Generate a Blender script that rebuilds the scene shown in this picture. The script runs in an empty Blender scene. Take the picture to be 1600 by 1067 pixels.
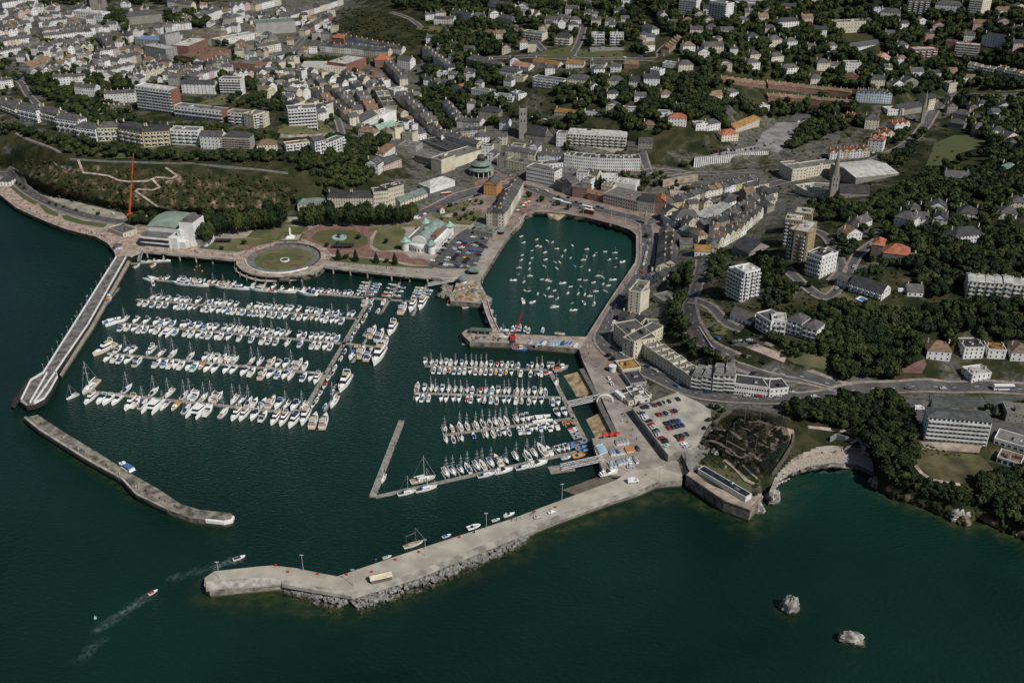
import bpy, math, random
import numpy as np
from mathutils import Vector, Matrix, noise
from mathutils.geometry import delaunay_2d_cdt, tessellate_polygon
random.seed(7); np.random.seed(7)
SC = bpy.context.scene
COL = SC.collection
R = math.radians
# ---------------------------------------------------------------- camera, sky, sun, exposure
F, TH, H, CX, CY = 1600.0, R(27.7), 340.0, 800.0, 533.5      # focal length in photo pixels, pitch below level, flying height (m)
cd = bpy.data.cameras.new('camera'); cam = bpy.data.objects.new('camera', cd); COL.objects.link(cam)
cd.sensor_width = 36; cd.lens = 36*F/1600; cd.clip_start = 5; cd.clip_end = 12000
cam.location = (0, 0, H); cam.rotation_euler = (math.pi/2-TH, 0, 0)
SC.camera = cam
SUN_EL, SUN_V = R(46), Vector((0.72, -0.69, 0)).normalized()
world = bpy.data.worlds.new('World'); SC.world = world; world.use_nodes = True
nt = world.node_tree; sky = nt.nodes.new('ShaderNodeTexSky'); sky.sky_type = 'NISHITA'; sky.sun_disc = False
sky.sun_elevation = SUN_EL; sky.sun_rotation = math.atan2(SUN_V.x, SUN_V.y); sky.altitude = 100
bg = nt.nodes['Background']; bg.inputs[1].default_value = 0.05; nt.links.new(sky.outputs[0], bg.inputs[0])
sl = bpy.data.lights.new('sun', 'SUN'); sl.energy = 4.0; sl.angle = R(0.5); sl.color = (1, 0.962, 0.905)
so = bpy.data.objects.new('sun', sl); COL.objects.link(so)
so.rotation_euler = (-(SUN_V*math.cos(SUN_EL)+Vector((0, 0, math.sin(SUN_EL))))).to_track_quat('-Z', 'Y').to_euler()
SC.view_settings.view_transform = 'Standard'; SC.view_settings.look = 'None'
SC.view_settings.exposure = 0.0; SC.view_settings.gamma = 1.0
SC.render.engine = 'CYCLES'; SC.cycles.max_bounces = 5; SC.cycles.diffuse_bounces = 2; SC.cycles.glossy_bounces = 2
SC.cycles.transparent_max_bounces = 6; SC.cycles.transmission_bounces = 2
# ---------------------------------------------------------------- photo pixel -> point on the ground
CT, ST = math.cos(TH), math.sin(TH)
def ray(px, py):
    x = (px-CX)/F; y = (py-CY)/F
    return Vector((x, CT-y*ST, -ST-y*CT))
def P(px, py, z=0.0):
    d = ray(px, py); t = (z-H)/d.z
    return Vector((d.x*t, d.y*t, z))
def proj(x, y, z):
    dz = z-H; dep = y*CT-dz*ST
    return CX+F*x/dep, CY-F*(y*ST+dz*CT)/dep, dep
def pxm(px, py, z):          # photo pixels per metre at that point, and the foreshortening of a vertical there
    d = ray(px, py); dep = (z-H)/d.z
    return F/dep, math.cos(math.atan2(-d.z, d.y))
# terrain control: photo x, photo y, height (m), how built-up (0 green .. 1 paved)
CTRL = [(-60,280,6,.5),(0,262,8,.5),(40,262,18,.1),(80,285,22,.1),(100,310,8,.1),(150,325,7,.3),(200,336,7,.3),(300,345,7,.3),(400,335,7,.1),(460,325,8,.3),
(520,320,9,.2),(590,322,9,.3),(640,312,8,.7),(660,330,6,.7),(700,300,8,.7),(740,275,9,1),(790,268,8,1),(-60,200,38,.4),(60,235,38,.2),(100,245,42,.1),(200,253,42,.1),(300,262,42,.1),(400,268,41,.1),(470,270,38,0),(520,262,34,0),
(560,270,24,0),(600,250,26,.3),(640,258,14,.5),(500,240,42,.2),(450,225,48,.4),(350,232,48,.4),(250,230,48,.4),(160,222,48,.4),(60,195,46,.5),(0,180,46,.5),
(100,150,50,.3),(200,175,52,.3),(250,150,54,.4),(350,170,54,.3),(400,150,50,.4),(470,200,52,.2),(430,140,45,.6),(500,160,40,.6),(540,190,34,.6),(560,225,32,.4),
(0,120,48,.6),(100,90,48,.8),(200,80,42,.8),(250,100,38,.9),(300,70,40,.9),(400,90,34,1),(480,130,30,1),(560,150,24,1),(620,170,18,1),(660,210,13,1),(700,240,11,1),
(0,40,60,.7),(100,30,58,.7),(200,30,54,.6),(300,20,56,.5),(380,40,46,.7),(460,40,40,1),(540,10,46,.7),(500,75,36,1),(560,90,32,.9),(640,110,28,.8),(600,60,52,0),(560,40,56,0),(640,30,64,0),(700,45,64,.3),(760,60,64,.4),
(660,85,42,.3),(700,130,32,.4),(680,150,24,.7),(740,150,38,.3),(760,190,26,.5),(720,200,17,.8),(780,225,16,.9),(800,250,11,1),(850,225,18,.8),(850,255,11,1),
(840,130,56,.4),(840,90,68,.4),(900,80,76,.4),(900,40,84,.4),(820,30,82,.4),(760,10,78,.2),(900,170,44,.2),(960,190,40,.1),(1000,215,32,.1),(960,150,56,.3),(960,100,74,.4),(1000,60,84,.3),
(900,240,16,.9),(960,240,14,.9),(1000,262,12,.9),(1010,300,8,1),(1010,335,6,1),(920,285,9,1),(1060,255,13,.2),(1060,225,26,.1),(1100,195,40,.2),(1100,150,58,.2),(1050,120,70,.2),(1100,90,84,.1),(1100,40,100,.1),(1000,10,98,.1),
(1200,240,17,.6),(1200,200,22,.7),(1250,190,26,.4),(1150,285,10,.9),(1090,264,9,.6),(1140,258,10,.5),(1195,253,12,.5),(1150,268,10,.5),(1200,263,12,.6),(1092,246,18,.8),(1150,243,19,.9),(1200,235,21,.9),(1240,205,22,.9),(1110,238,21,.3),(1220,290,12,.8),(1300,300,17,.7),(1340,255,20,.5),(1400,235,23,.4),(1250,160,36,.3),(1300,130,50,.2),(1200,130,54,.2),(1200,90,78,.1),(1300,80,78,.1),(1200,30,106,.1),(1320,40,96,.1),(1400,10,112,.1),
(1400,100,66,.1),(1400,150,46,.2),(1450,190,28,.5),(1470,165,32,.5),(1510,145,40,.3),(1600,148,46,.3),(1700,160,50,.2),(1500,90,68,.1),(1560,110,62,.1),(1500,30,104,.1),(1600,10,116,.1),(1700,0,120,.1),(1600,80,84,.1),
(1500,200,30,.1),(1450,250,28,0),(1500,280,36,.1),(1600,230,38,.1),(1600,300,46,.1),(1400,300,30,.1),(1360,320,34,.2),(1700,250,44,.1),
(1060,340,9,.9),(1100,330,10,.9),(1150,330,13,.9),(1200,330,16,.8),(1040,400,10,.7),(1090,400,20,.5),(1150,380,20,.7),(1200,370,28,.4),(1250,345,30,.4),(1310,330,34,.3),
(1040,460,9,.8),(1080,440,24,.3),(1090,480,26,.4),(1120,430,28,.3),(1180,420,34,.3),(1160,475,34,.4),(1230,410,42,.3),(1290,390,42,.4),(1280,440,42,.4),(1340,400,44,.3),(1400,420,46,.3),(1350,470,44,.3),(1420,360,42,.2),(1500,385,48,.2),(1580,370,48,.1),(1500,440,48,.1),(1580,480,46,.3),(1700,450,50,.1),(1420,470,44,.1),
(1010,500,8,.8),(1050,530,10,.4),(1085,520,21,.4),(1150,520,28,.3),(1200,540,30,.3),(1260,545,33,.2),(1300,500,36,0),(1400,530,33,0),(1480,550,27,.3),(1560,550,27,.3),(1460,575,21.5,.3),(1540,575,22,.3),(1460,535,31,.1),(1700,550,30,.1),
(1110,560,20,.4),(1160,580,17,.6),(1210,590,16,.6),(1080,580,10,.6),(1010,575,6,.9),(1050,610,7,1),(1120,628,9,1),(1200,630,11,.9),(1280,622,14,.8),(1330,610,15,.8),(1400,606,16,.7),(1480,604,17,.7),(1600,608,18,.7),(1700,615,18,.5),
(1380,570,23,0),(1450,590,20,.1),(1540,595,20,.3),(1440,640,16,.6),(1520,640,16,.6),(1600,660,16,.6),(1480,700,14,.3),(1560,720,13,.3),(1650,700,14,.3),(1420,700,14,0),(1450,755,12,0),(1520,770,11,0),(1600,780,10,0),(1700,790,10,0),(1380,740,12,0),
(1080,640,8,1),(1120,650,8,.9),(1060,700,8,1),(1090,690,8,.8),(1180,650,11,.4),(1260,660,12,0),(1330,650,14,0),(1250,690,9,0),(1180,700,11,.3),(1150,740,10,.2),(1200,750,9,.2),(1230,715,8,.1),(1300,690,6,0),(1350,700,9,0),(1110,730,9,.5),
(1400,-60,150,.1),(1000,-60,130,.1),(600,-60,85,.1),(200,-60,75,.2),(-60,-60,75,.3),(1700,-60,160,.1),(-60,60,55,.6),(-100,150,48,.5)]
SEA = [(-400,262),(0,306),(25,326),(50,338),(75,349),(100,359),(125,366),(150,372),(168,382),(177,393),(181,403),(200,404),(220,395),(370,410),(375,420),(395,432),(445,440),(495,430),(510,420),(600,431),(717,442),(712,452),(702,470),(755,478),(760,470),(749,444),
(790,380),(800,367),(821,341),(835,335),(885,338),(925,346),(985,364),(994,372),(994,405),(992,415),(975,440),(930,510),(905,548),(910,570),(940,628),(965,682),(925,690),(944,745),(980,750),(1000,757),(1027,749),(1066,745),(1079,745),(1130,777),(1171,791),(1187,773),(1204,766),(1215,756),(1235,746),(1262,738),(1300,732),(1340,736),(1362,752),(1372,768),(1400,781),(1450,796),(1480,811),(1512,824),(1522,812),(1535,812),(1560,828),(1600,842),(1800,900),(1800,1300),(-400,1300)]
# low quays and gardens: one flat level at 5 m
PLAIN = [(-400,255),(0,303),(25,323),(50,335),(75,346),(100,356),(125,363),(150,369),(168,379),(177,390),(181,401),(200,400),(220,391),(250,393),(370,405),(375,415),(392,425),(415,430),(445,432),(475,430),(498,424),(508,415),(600,426),(717,436),(713,440),(710,452),(702,462),(704,470),(755,474),(767,471),(769,466),(760,461),(749,440),(790,375),(800,362),(814,350),(821,336),(835,331),(854,331),(885,334),(925,341),(962,351),(985,359),(994,367),(994,400),(992,410),(975,435),(950,472),(916,526),(905,545),(910,562),(932,611),(940,622),(965,677),(925,685),(930,705),(944,741),(975,744),(1000,762),(1030,752),(1066,742),(1060,722),(1040,702),(1010,668),(985,632),(985,605),(975,575),(955,545),(945,528),(958,508),(985,470),(1012,430),(1022,400),(1028,370),(1040,345),(1020,333),(960,322),(880,300),(820,283),(800,292),(700,318),(650,335),(400,340),(200,335),(75,305),(0,270),(-400,235)]
GX0, GX1, GY0, GY1, GS = -400, 2000, -70, 1104, 4
gx = np.arange(GX0, GX1+1, GS, dtype=float); gy = np.arange(GY0, GY1+1, GS, dtype=float)
c = np.array(CTRL, float); cp = c[:, :2]*[1, 2.0]
K = np.sqrt(((cp[:, None]-cp[None])**2).sum(-1)+25)
A_ = np.block([[K, np.ones((len(c), 1))], [np.ones((1, len(c))), np.zeros((1, 1))]])
W_ = np.linalg.solve(A_+np.eye(len(c)+1)*1e-6, np.vstack([c[:, 2:4], [[0, 0]]]))
XX, YY = np.meshgrid(gx, gy)
def rbf(x, y):
    q = np.stack([x.ravel(), y.ravel()*2.0], 1); out = np.zeros((len(q), 2))
    for i in range(0, len(q), 4000):
        k = np.sqrt(((q[i:i+4000, None]-cp[None])**2).sum(-1)+25)
        out[i:i+4000] = k@W_[:-1]+W_[-1]
    return out
def inside(poly, x, y):
    r = np.zeros(x.shape, bool); n = len(poly)
    for i in range(n):
        x1, y1 = poly[i]; x2, y2 = poly[(i+1) % n]
        if y1 != y2:
            r ^= ((y1 > y) != (y2 > y)) & (x < (x2-x1)*(y-y1)/(y2-y1)+x1)
    return r
def dist_line(pts, x, y, closed=True):
    d = np.full(x.shape, 1e9); n = len(pts)
    for i in range(n if closed else n-1):
        x1, y1 = pts[i]; x2, y2 = pts[(i+1) % n]
        t = np.clip(((x-x1)*(x2-x1)+(y-y1)*(y2-y1))/((x2-x1)**2+(y2-y1)**2+1e-9), 0, 1)
        d = np.minimum(d, np.hypot(x-x1-t*(x2-x1), y-y1-t*(y2-y1)))
    return d
o_ = rbf(XX, YY); ZF = o_[:, 0].reshape(XX.shape); UF = np.clip(o_[:, 1].reshape(XX.shape), 0, 1)
ZF = np.maximum(ZF, 5.3)
inp = inside(PLAIN, XX, YY); ins = inside(SEA, XX, YY); dpl = dist_line(PLAIN, XX, YY); dse = dist_line(SEA, XX, YY)
sm = np.clip(dpl/14, 0, 1); sm = sm*sm*(3-2*sm)
ZF = np.where(inp, 4.4, 4.4+(ZF-4.4)*sm)
INL = PLAIN[PLAIN.index((1066,742)):]
nat = (XX > 1190) & (YY > 690)                                 # natural shore: the ground runs down into the sea
smn = np.where(XX > 1365, np.clip(dse/34, 0, 1)**.8, np.clip(dse/16, 0, 1)**.55)
ZF = np.where(nat & ~ins, 0.2+(ZF-0.2)*smn, ZF)
BZ = [(1206,766),(1215,735),(1240,712),(1275,698),(1310,694),(1350,696),(1368,720),(1372,760)]
bz = inside(BZ, XX, YY); ZF = np.where(bz & ~ins, np.minimum(ZF, .25+dse*.085), ZF)
ZG = np.where(ins, np.where(nat, -1.0-dse*.1, -5), ZF)                # what objects stand on is ZF / 5.0, the mesh dips under the quays
dinl = dist_line(INL, XX, YY, False)
ZG = np.where(inp & (dinl > 10), -5, ZG)
def zf(px, py, arr=None):
    a = ZF if arr is None else arr
    u = min(max((px-GX0)/GS, 0), len(gx)-1.001); v = min(max((py-GY0)/GS, 0), len(gy)-1.001)
    i, j = int(u), int(v); u -= i; v -= j
    return float((a[j, i]*(1-u)+a[j, i+1]*u)*(1-v)+(a[j+1, i]*(1-u)+a[j+1, i+1]*u)*v)
def gz(px, py): 
    z = zf(px, py)
    return max(z, 5.0) if not (px > 1190 and py > 690) else z
def G(px, py): return P(px, py, gz(px, py))
def zw(x, y):                # ground height under a point of the plan
    z = 10.0
    for _ in range(12):
        a, b, _d = proj(x, y, z); z = z*.4+gz(a, b)*.6
    return z
# ---------------------------------------------------------------- materials
MATS = {}
def mat(name, col, rough=.8, var=.12, scale=.3, bump=0, metal=0, col2=None, rnd=0.0, spec=.3, stretch=None, detail=4, tide=False):
    if name in MATS: return MATS[name]
    m = bpy.data.materials.new(name); m.use_nodes = True; n = m.node_tree.nodes; L = m.node_tree.links
    b = n['Principled BSDF']; b.inputs['Roughness'].default_value = rough; b.inputs['Metallic'].default_value = metal
    b.inputs['Specular IOR Level'].default_value = spec
    tc = n.new('ShaderNodeNewGeometry'); nz = n.new('ShaderNodeTexNoise'); nz.inputs['Scale'].default_value = scale; nz.inputs['Detail'].default_value = detail
    src = tc.outputs['Position']
    if stretch:
        mp = n.new('ShaderNodeMapping'); mp.inputs['Scale'].default_value = stretch; L.new(src, mp.inputs[0]); src = mp.outputs[0]
    L.new(src, nz.inputs['Vector'])
    rp = n.new('ShaderNodeValToRGB'); e = rp.color_ramp.elements
    c2 = col2 or tuple(x*(1-var*2.2) for x in col); c1 = tuple(min(1, x*(1+var)) for x in col) if not col2 else col
    e[0].position = .36; e[1].position = .64
    e[0].color = (*c2, 1); e[1].color = (*c1, 1); L.new(nz.outputs['Fac'], rp.inputs[0])
    out = rp.outputs[0]
    if rnd:
        oi = n.new('ShaderNodeObjectInfo'); mr = n.new('ShaderNodeMapRange'); mr.inputs[3].default_value = 1-rnd; mr.inputs[4].default_value = 1+rnd
        hs = n.new('ShaderNodeHueSaturation'); L.new(oi.outputs['Random'], mr.inputs[0]); L.new(mr.outputs[0], hs.inputs['Value']); L.new(out, hs.inputs['Color']); out = hs.outputs[0]
    if tide:                                                        # weed and wet stone below the high-water mark
        sx = n.new('ShaderNodeSeparateXYZ'); L.new(tc.outputs['Position'], sx.inputs[0]); ma = n.new('ShaderNodeMath'); ma.operation = 'MULTIPLY_ADD'; ma.inputs[1].default_value = -1.6; L.new(nz.outputs['Fac'], ma.inputs[0]); L.new(sx.outputs['Z'], ma.inputs[2])
        mr2 = n.new('ShaderNodeMapRange'); mr2.inputs[1].default_value = 0.0; mr2.inputs[2].default_value = .9; L.new(ma.outputs[0], mr2.inputs[0]); mx = n.new('ShaderNodeMix'); mx.data_type = 'RGBA'; mx.inputs[6].default_value = (.032,.034,.017,1); L.new(mr2.outputs[0], mx.inputs[0]); L.new(out, mx.inputs[7]); out = mx.outputs[2]
    L.new(out, b.inputs['Base Color'])
    if bump:
        bp = n.new('ShaderNodeBump'); bp.inputs['Strength'].default_value = 1; bp.inputs['Distance'].default_value = bump; L.new(nz.outputs['Fac'], bp.inputs['Height']); L.new(bp.outputs[0], b.inputs['Normal'])
    MATS[name] = m; return m
# ---------------------------------------------------------------- mesh builder
class MB:
    def __init__(s): s.v = []; s.f = []; s.m = []
    def add(s, vs, fs, m=0):
        o = len(s.v); s.v += [tuple(v) for v in vs]
        for f in fs: s.f.append(tuple(i+o for i in f)); s.m.append(m)
        return s
    def box(s, x0, x1, y0, y1, z0, z1, m=0, top=None):
        s.add([(x0,y0,z0),(x1,y0,z0),(x1,y1,z0),(x0,y1,z0),(x0,y0,z1),(x1,y0,z1),(x1,y1,z1),(x0,y1,z1)],
              [(0,3,2,1),(0,1,5,4),(1,2,6,5),(2,3,7,6),(3,0,4,7)], m)
        s.add([(x0,y0,z1),(x1,y0,z1),(x1,y1,z1),(x0,y1,z1)], [(0,1,2,3)], m if top is None else top); return s
    def loft(s, rings, m=0, cap0=False, cap1=True, closed=True):
        n = len(rings[0]); o = len(s.v)
        for r in rings: s.v += [tuple(p) for p in r]
        for k in range(len(rings)-1):
            for i in range(n if closed else n-1):
                j = (i+1) % n; s.f.append((o+k*n+i, o+k*n+j, o+(k+1)*n+j, o+(k+1)*n+i)); s.m.append(m)
        if cap0: s.f.append(tuple(o+i for i in range(n))[::-1]); s.m.append(m)
        if cap1: s.f.append(tuple(o+(len(rings)-1)*n+i for i in range(n))); s.m.append(m)
        return s
    def ring(s, cx, cy, z, r, n=16, ry=None, a0=0): return [(cx+r*math.cos(a0+2*math.pi*i/n), cy+(ry or r)*math.sin(a0+2*math.pi*i/n), z) for i in range(n)]
    def cyl(s, cx, cy, z0, z1, r0, r1=None, n=12, m=0): return s.loft([s.ring(cx, cy, z0, r0, n), s.ring(cx, cy, z1, r1 if r1 is not None else r0, n)], m)
    def tube(s, a, b, r, n=5, m=0, r2=None):
        a = Vector(a); b = Vector(b); d = (b-a).normalized(); u = d.orthogonal().normalized(); w = d.cross(u); r2 = r if r2 is None else r2
        return s.loft([[a+u*math.cos(t)*r+w*math.sin(t)*r for t in [2*math.pi*i/n for i in range(n)]], [b+u*math.cos(t)*r2+w*math.sin(t)*r2 for t in [2*math.pi*i/n for i in range(n)]]], m, True, True)
    def prism(s, poly, z0, z1, m=0, top=None, capb=False):
        n = len(poly); ar = sum(poly[i][0]*poly[(i+1) % n][1]-poly[(i+1) % n][0]*poly[i][1] for i in range(n))
        if ar < 0: poly = poly[::-1]
        s.loft([[(p[0], p[1], z0) for p in poly], [(p[0], p[1], z1) for p in poly]], m, capb, False)
        tri = tessellate_polygon([[Vector((p[0], p[1], 0)) for p in poly]])
        fs = []
        for t in tri:
            a, b, c_ = [poly[i] for i in t]
            fs.append(t if (b[0]-a[0])*(c_[1]-a[1])-(b[1]-a[1])*(c_[0]-a[0]) > 0 else t[::-1])
        s.add([(p[0], p[1], z1) for p in poly], fs, m if top is None else top); return s
    def mesh(s, name, mats, smooth=False):
        me = bpy.data.meshes.new(name); me.from_pydata(s.v, [], s.f)
        for m in (mats if isinstance(mats, (list, tuple)) else [mats]): me.materials.append(m)
        if len(me.materials) > 1: me.polygons.foreach_set('material_index', s.m)
        if smooth: me.polygons.foreach_set('use_smooth', [True]*len(me.polygons))
        return me
    def build(s, name, mats, parent=None, smooth=False, loc=None):
        return link(name, s.mesh(name, mats, smooth), parent, loc)
def link(name, me, parent=None, loc=None, rz=0, sc=None):
    o = bpy.data.objects.new(name, me); COL.objects.link(o)
    if parent: o.parent = parent
    if loc is not None: o.location = loc
    if rz: o.rotation_euler.z = rz
    if sc is not None: o.scale = sc if hasattr(sc, '__len__') else (sc,)*3
    return o
def tag(o, label=None, cat=None, group=None, kind=None):
    for k, v in (('label', label), ('category', cat), ('group', group), ('kind', kind)):
        if v: o[k] = v
    return o
def thing(name, label, cat, loc=(0,0,0), rz=0, group=None, sc=None):
    return tag(link(name, None, None, loc, rz, sc), label, cat, group)
def struct(o): o['kind'] = 'structure'; return o
ORD = 'first second third fourth fifth sixth seventh eighth ninth tenth eleventh twelfth thirteenth fourteenth fifteenth sixteenth seventeenth eighteenth nineteenth twentieth'.split()
def ordw(n):
    if n <= 20: return ORD[n-1]
    t = ['twenty', 'thirty', 'forty', 'fifty', 'sixty', 'seventy'][n//10-2]
    return t+'-'+ORD[n % 10-1] if n % 10 else t[:-1]+'ieth'
# draped sheets
def ribbon(name, pts, w, m, off=.2, kind='structure', lat=0.0, z=None, step=4.0, ww=None):
    q = [Vector((p.x, p.y)) for p in [(G(*p) if z is None else P(*p, z)) for p in pts]]
    s = []
    for i in range(len(q)-1):                                       # Catmull-Rom, resampled
        p0 = q[max(i-1, 0)]; p1 = q[i]; p2 = q[i+1]; p3 = q[min(i+2, len(q)-1)]
        n = max(1, int((p2-p1).length/step))
        for k in range(n):
            t = k/n; s.append(.5*((2*p1)+(p2-p0)*t+(2*p0-5*p1+4*p2-p3)*t*t+(3*p1-p0-3*p2+p3)*t**3))
    s.append(q[-1]); b = MB(); n = len(s); nl = max(2, int(w/3)+1)
    for i, p in enumerate(s):
        d = (s[min(i+1, n-1)]-s[max(i-1, 0)]).normalized(); nn = Vector((-d.y, d.x))
        for k in range(nl):
            a = p+nn*(lat+w*(k/(nl-1)-.5)); b.v.append((a.x, a.y, (zw(a.x, a.y) if z is None else z)+off))
    for i in range(n-1):
        for k in range(nl-1):
            j = i*nl+k; b.f.append((j, j+nl, j+nl+1, j+1)); b.m.append(0)
    b.f = [f[::-1] for f in b.f]
    o = b.build(name, m); o['kind'] = kind; return o, s
def patch(name, pts, m, off=.15, kind='structure', z=None, step=7):
    px = [p for p in pts]; ring = []
    for i in range(len(px)):
        a, b = px[i], px[(i+1) % len(px)]; k = max(1, int(math.hypot(b[0]-a[0], (b[1]-a[1])*2)/step))
        ring += [(a[0]+(b[0]-a[0])*t/k, a[1]+(b[1]-a[1])*t/k) for t in range(k)]
    n = len(ring); xs = [p[0] for p in px]; ys = [p[1] for p in px]
    I, J = np.meshgrid(np.arange(min(xs)+step/2, max(xs), step), np.arange(min(ys)+step/4, max(ys), step/2))
    ok = inside(px, I, J) & (dist_line(px, I, J) > step*.3)
    allp = ring+list(zip(I[ok].tolist(), J[ok].tolist()))
    r = delaunay_2d_cdt([Vector(p) for p in allp], [], [list(range(n))], 1, 1e-4)
    b = MB(); b.v = [tuple((G(*p) if z is None else P(*p, z))+Vector((0, 0, off))) for p in r[0]]
    for f in r[2]:
        A, B_, C = [Vector(b.v[i]) for i in f[:3]]
        b.f.append(tuple(f) if (B_-A).cross(C-A).z > 0 else tuple(f)[::-1]); b.m.append(0)
    o = b.build(name, m); o['kind'] = kind; return o
# ---------------------------------------------------------------- ground
mq = mat('quay_stone', (.30,.265,.225), .85, .13, .12)
mcon = mat('concrete', (.36,.335,.29), .85, .2, .15)
mwall = mat('sea_wall_stone', (.19,.172,.145), .9, .3, .25, tide=True)
masph = mat('asphalt', (.085,.083,.082), .9, .15, .2)
mprom = mat('pink_paving', (.36,.275,.22), .85, .2, .2)
mred = mat('red_path', (.20,.115,.09), .9, .15, .2)
mlawn = mat('dry_lawn', (.135,.12,.058), .95, .2, .08, col2=(.07,.08,.03))
mgreen = mat('green_lawn', (.06,.08,.028), .95, .2, .08, col2=(.09,.09,.035))
msand = mat('sand', (.40,.31,.22), .95, .2, .3)
mwhite = mat('white_paint', (.78,.77,.74), .6, .06, .5)
mgrav = mat('beige_gravel', (.34,.28,.22), .95, .18, .2)
mscrub = mat('dark_scrub_ground', (.04,.045,.02), .95, .3, .1, col2=(.09,.07,.04))
def ground_mat():
    m = bpy.data.materials.new('ground'); m.use_nodes = True; n = m.node_tree.nodes; L = m.node_tree.links; b = n['Principled BSDF']
    b.inputs['Roughness'].default_value = .95; b.inputs['Specular IOR Level'].default_value = .1
    at = n.new('ShaderNodeAttribute'); at.attribute_name = 'urban'; ck = n.new('ShaderNodeAttribute'); ck.attribute_name = 'cliff'
    g = n.new('ShaderNodeNewGeometry')
    def nz(sc, det=5):
        x = n.new('ShaderNodeTexNoise'); x.inputs['Scale'].default_value = sc; x.inputs['Detail'].default_value = det; L.new(g.outputs['Position'], x.inputs['Vector']); return x
    def ramp(src, cols):
        r = n.new('ShaderNodeValToRGB'); e = r.color_ramp.elements
        while len(e) < len(cols): e.new(.5)
        for k, (p, c_) in enumerate(cols): e[k].position = p; e[k].color = (*c_, 1)
        L.new(src, r.inputs[0]); return r
    def mix(f, a, b_):
        x = n.new('ShaderNodeMix'); x.data_type = 'RGBA'; L.new(f, x.inputs[0]); L.new(a, x.inputs[6]); L.new(b_, x.inputs[7]); return x
    veg = ramp(nz(.05).outputs['Fac'], [(.3,(.012,.017,.008)),(.48,(.022,.028,.011)),(.58,(.05,.047,.022)),(.7,(.024,.029,.013))])
    urb = ramp(nz(.09, 2).outputs['Fac'], [(.32,(.05,.05,.045)),(.45,(.13,.12,.11)),(.52,(.05,.055,.03)),(.62,(.145,.135,.12)),(.72,(.075,.072,.068))])
    n3 = nz(.06); mt = n.new('ShaderNodeMath'); mt.operation = 'ADD'; mt.use_clamp = True; L.new(at.outputs['Fac'], mt.inputs[0])
    m2 = n.new('ShaderNodeMapRange'); m2.inputs[1].default_value = .3; m2.inputs[2].default_value = .7; m2.inputs[3].default_value = -.32; m2.inputs[4].default_value = .32
    L.new(n3.outputs['Fac'], m2.inputs[0]); L.new(m2.outputs[0], mt.inputs[1])
    m4 = n.new('ShaderNodeMapRange'); m4.inputs[1].default_value = .35; m4.inputs[2].default_value = .6; L.new(mt.outputs[0], m4.inputs[0])
    c1 = mix(m4.outputs[0], veg.outputs[0], urb.outputs[0])
    clf = ramp(nz(.12, 8).outputs['Fac'], [(.36,(.020,.028,.011)),(.50,(.038,.042,.018)),(.58,(.075,.062,.034)),(.66,(.19,.135,.10)),(.74,(.28,.25,.22))])
    c2 = mix(ck.outputs['Fac'], c1.outputs[2], clf.outputs[0])
    L.new(c2.outputs[2], b.inputs['Base Color'])
    bp = n.new('ShaderNodeBump'); bp.inputs['Distance'].default_value = 1.2; bp.inputs['Strength'].default_value = .7; L.new(nz(.35, 6).outputs['Fac'], bp.inputs['Height']); L.new(bp.outputs[0], b.inputs['Normal'])
    return m
CLIFFS = [[(30,250),(100,250),(200,262),(420,274),(470,290),(455,322),(380,332),(250,332),(160,320),(95,318),(45,285)],
          [(470,50),(520,60),(545,70),(600,75),(700,65),(690,85),(620,80),(540,66),(480,62)],[(1185,765),(1210,745),(1222,760),(1195,815),(1170,815)],
          [(1360,745),(1400,765),(1450,778),(1500,790),(1620,800),(1640,880),(1500,840),(1350,780)],[(1060,645),(1200,640),(1240,680),(1225,700),(1180,760),(1090,740)]]
ckm = np.zeros(XX.shape)
for p in CLIFFS: ckm = np.maximum(ckm, np.where(inside(p, XX, YY), np.clip(dist_line(p, XX, YY)/8, 0, 1), 0))
ny, nx = XX.shape
rg = np.random.RandomState(3)
ZGS = [[(122,250),(130,270),(150,272),(170,275),(185,282),(200,284),(230,283),(238,280),(250,293),(238,297),(215,296),(212,299),(228,310),(245,322),(270,328),(288,334)],[(238,280),(245,277),(268,279),(277,275),(262,264),(258,262)]]
ckm_n = ckm*np.clip(np.minimum(dist_line(ZGS[0], XX, YY, False), dist_line(ZGS[1], XX, YY, False))/8-.4, 0, 1)
zz = ZG+np.where(ckm > 0, ckm_n*(rg.rand(ny, nx)-.5)*2.2, 0)
xr = (XX-CX)/F; yr = (YY-CY)/F; dyv = CT-yr*ST; dzv = -ST-yr*CT; t_ = (zz-H)/dzv
V = np.stack([xr*t_, dyv*t_, zz], -1).reshape(-1, 3)
keep = ~((ins & (dse > 9) & ~nat) | (inp & (dinl > 22)) | (ins & nat & (dse > 40)))
kq = (keep[:-1, :-1] & keep[1:, :-1] & keep[:-1, 1:] & keep[1:, 1:])
idx = np.arange(ny*nx).reshape(ny, nx)
Fq = np.stack([idx[1:, :-1][kq], idx[1:, 1:][kq], idx[:-1, 1:][kq], idx[:-1, :-1][kq]], 1)
def np_mesh(name, V, Fc, mats, attrs={}, smooth=False):
    me = bpy.data.meshes.new(name); k = Fc.shape[1]; n = len(Fc)
    me.vertices.add(len(V)); me.vertices.foreach_set('co', np.ascontiguousarray(V, dtype=np.float32).ravel())
    me.loops.add(n*k); me.loops.foreach_set('vertex_index', np.ascontiguousarray(Fc, dtype=np.int32).ravel())
    me.polygons.add(n); me.polygons.foreach_set('loop_start', np.arange(0, n*k, k, dtype=np.int32))
    me.update(calc_edges=True)
    for a, d in attrs.items():
        at = me.attributes.new(a, 'FLOAT', 'POINT'); at.data.foreach_set('value', np.ascontiguousarray(d, dtype=np.float32).ravel())
    for m in mats: me.materials.append(m)
    if smooth: me.polygons.foreach_set('use_smooth', np.ones(n, bool))
    me.validate(); return me
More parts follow.
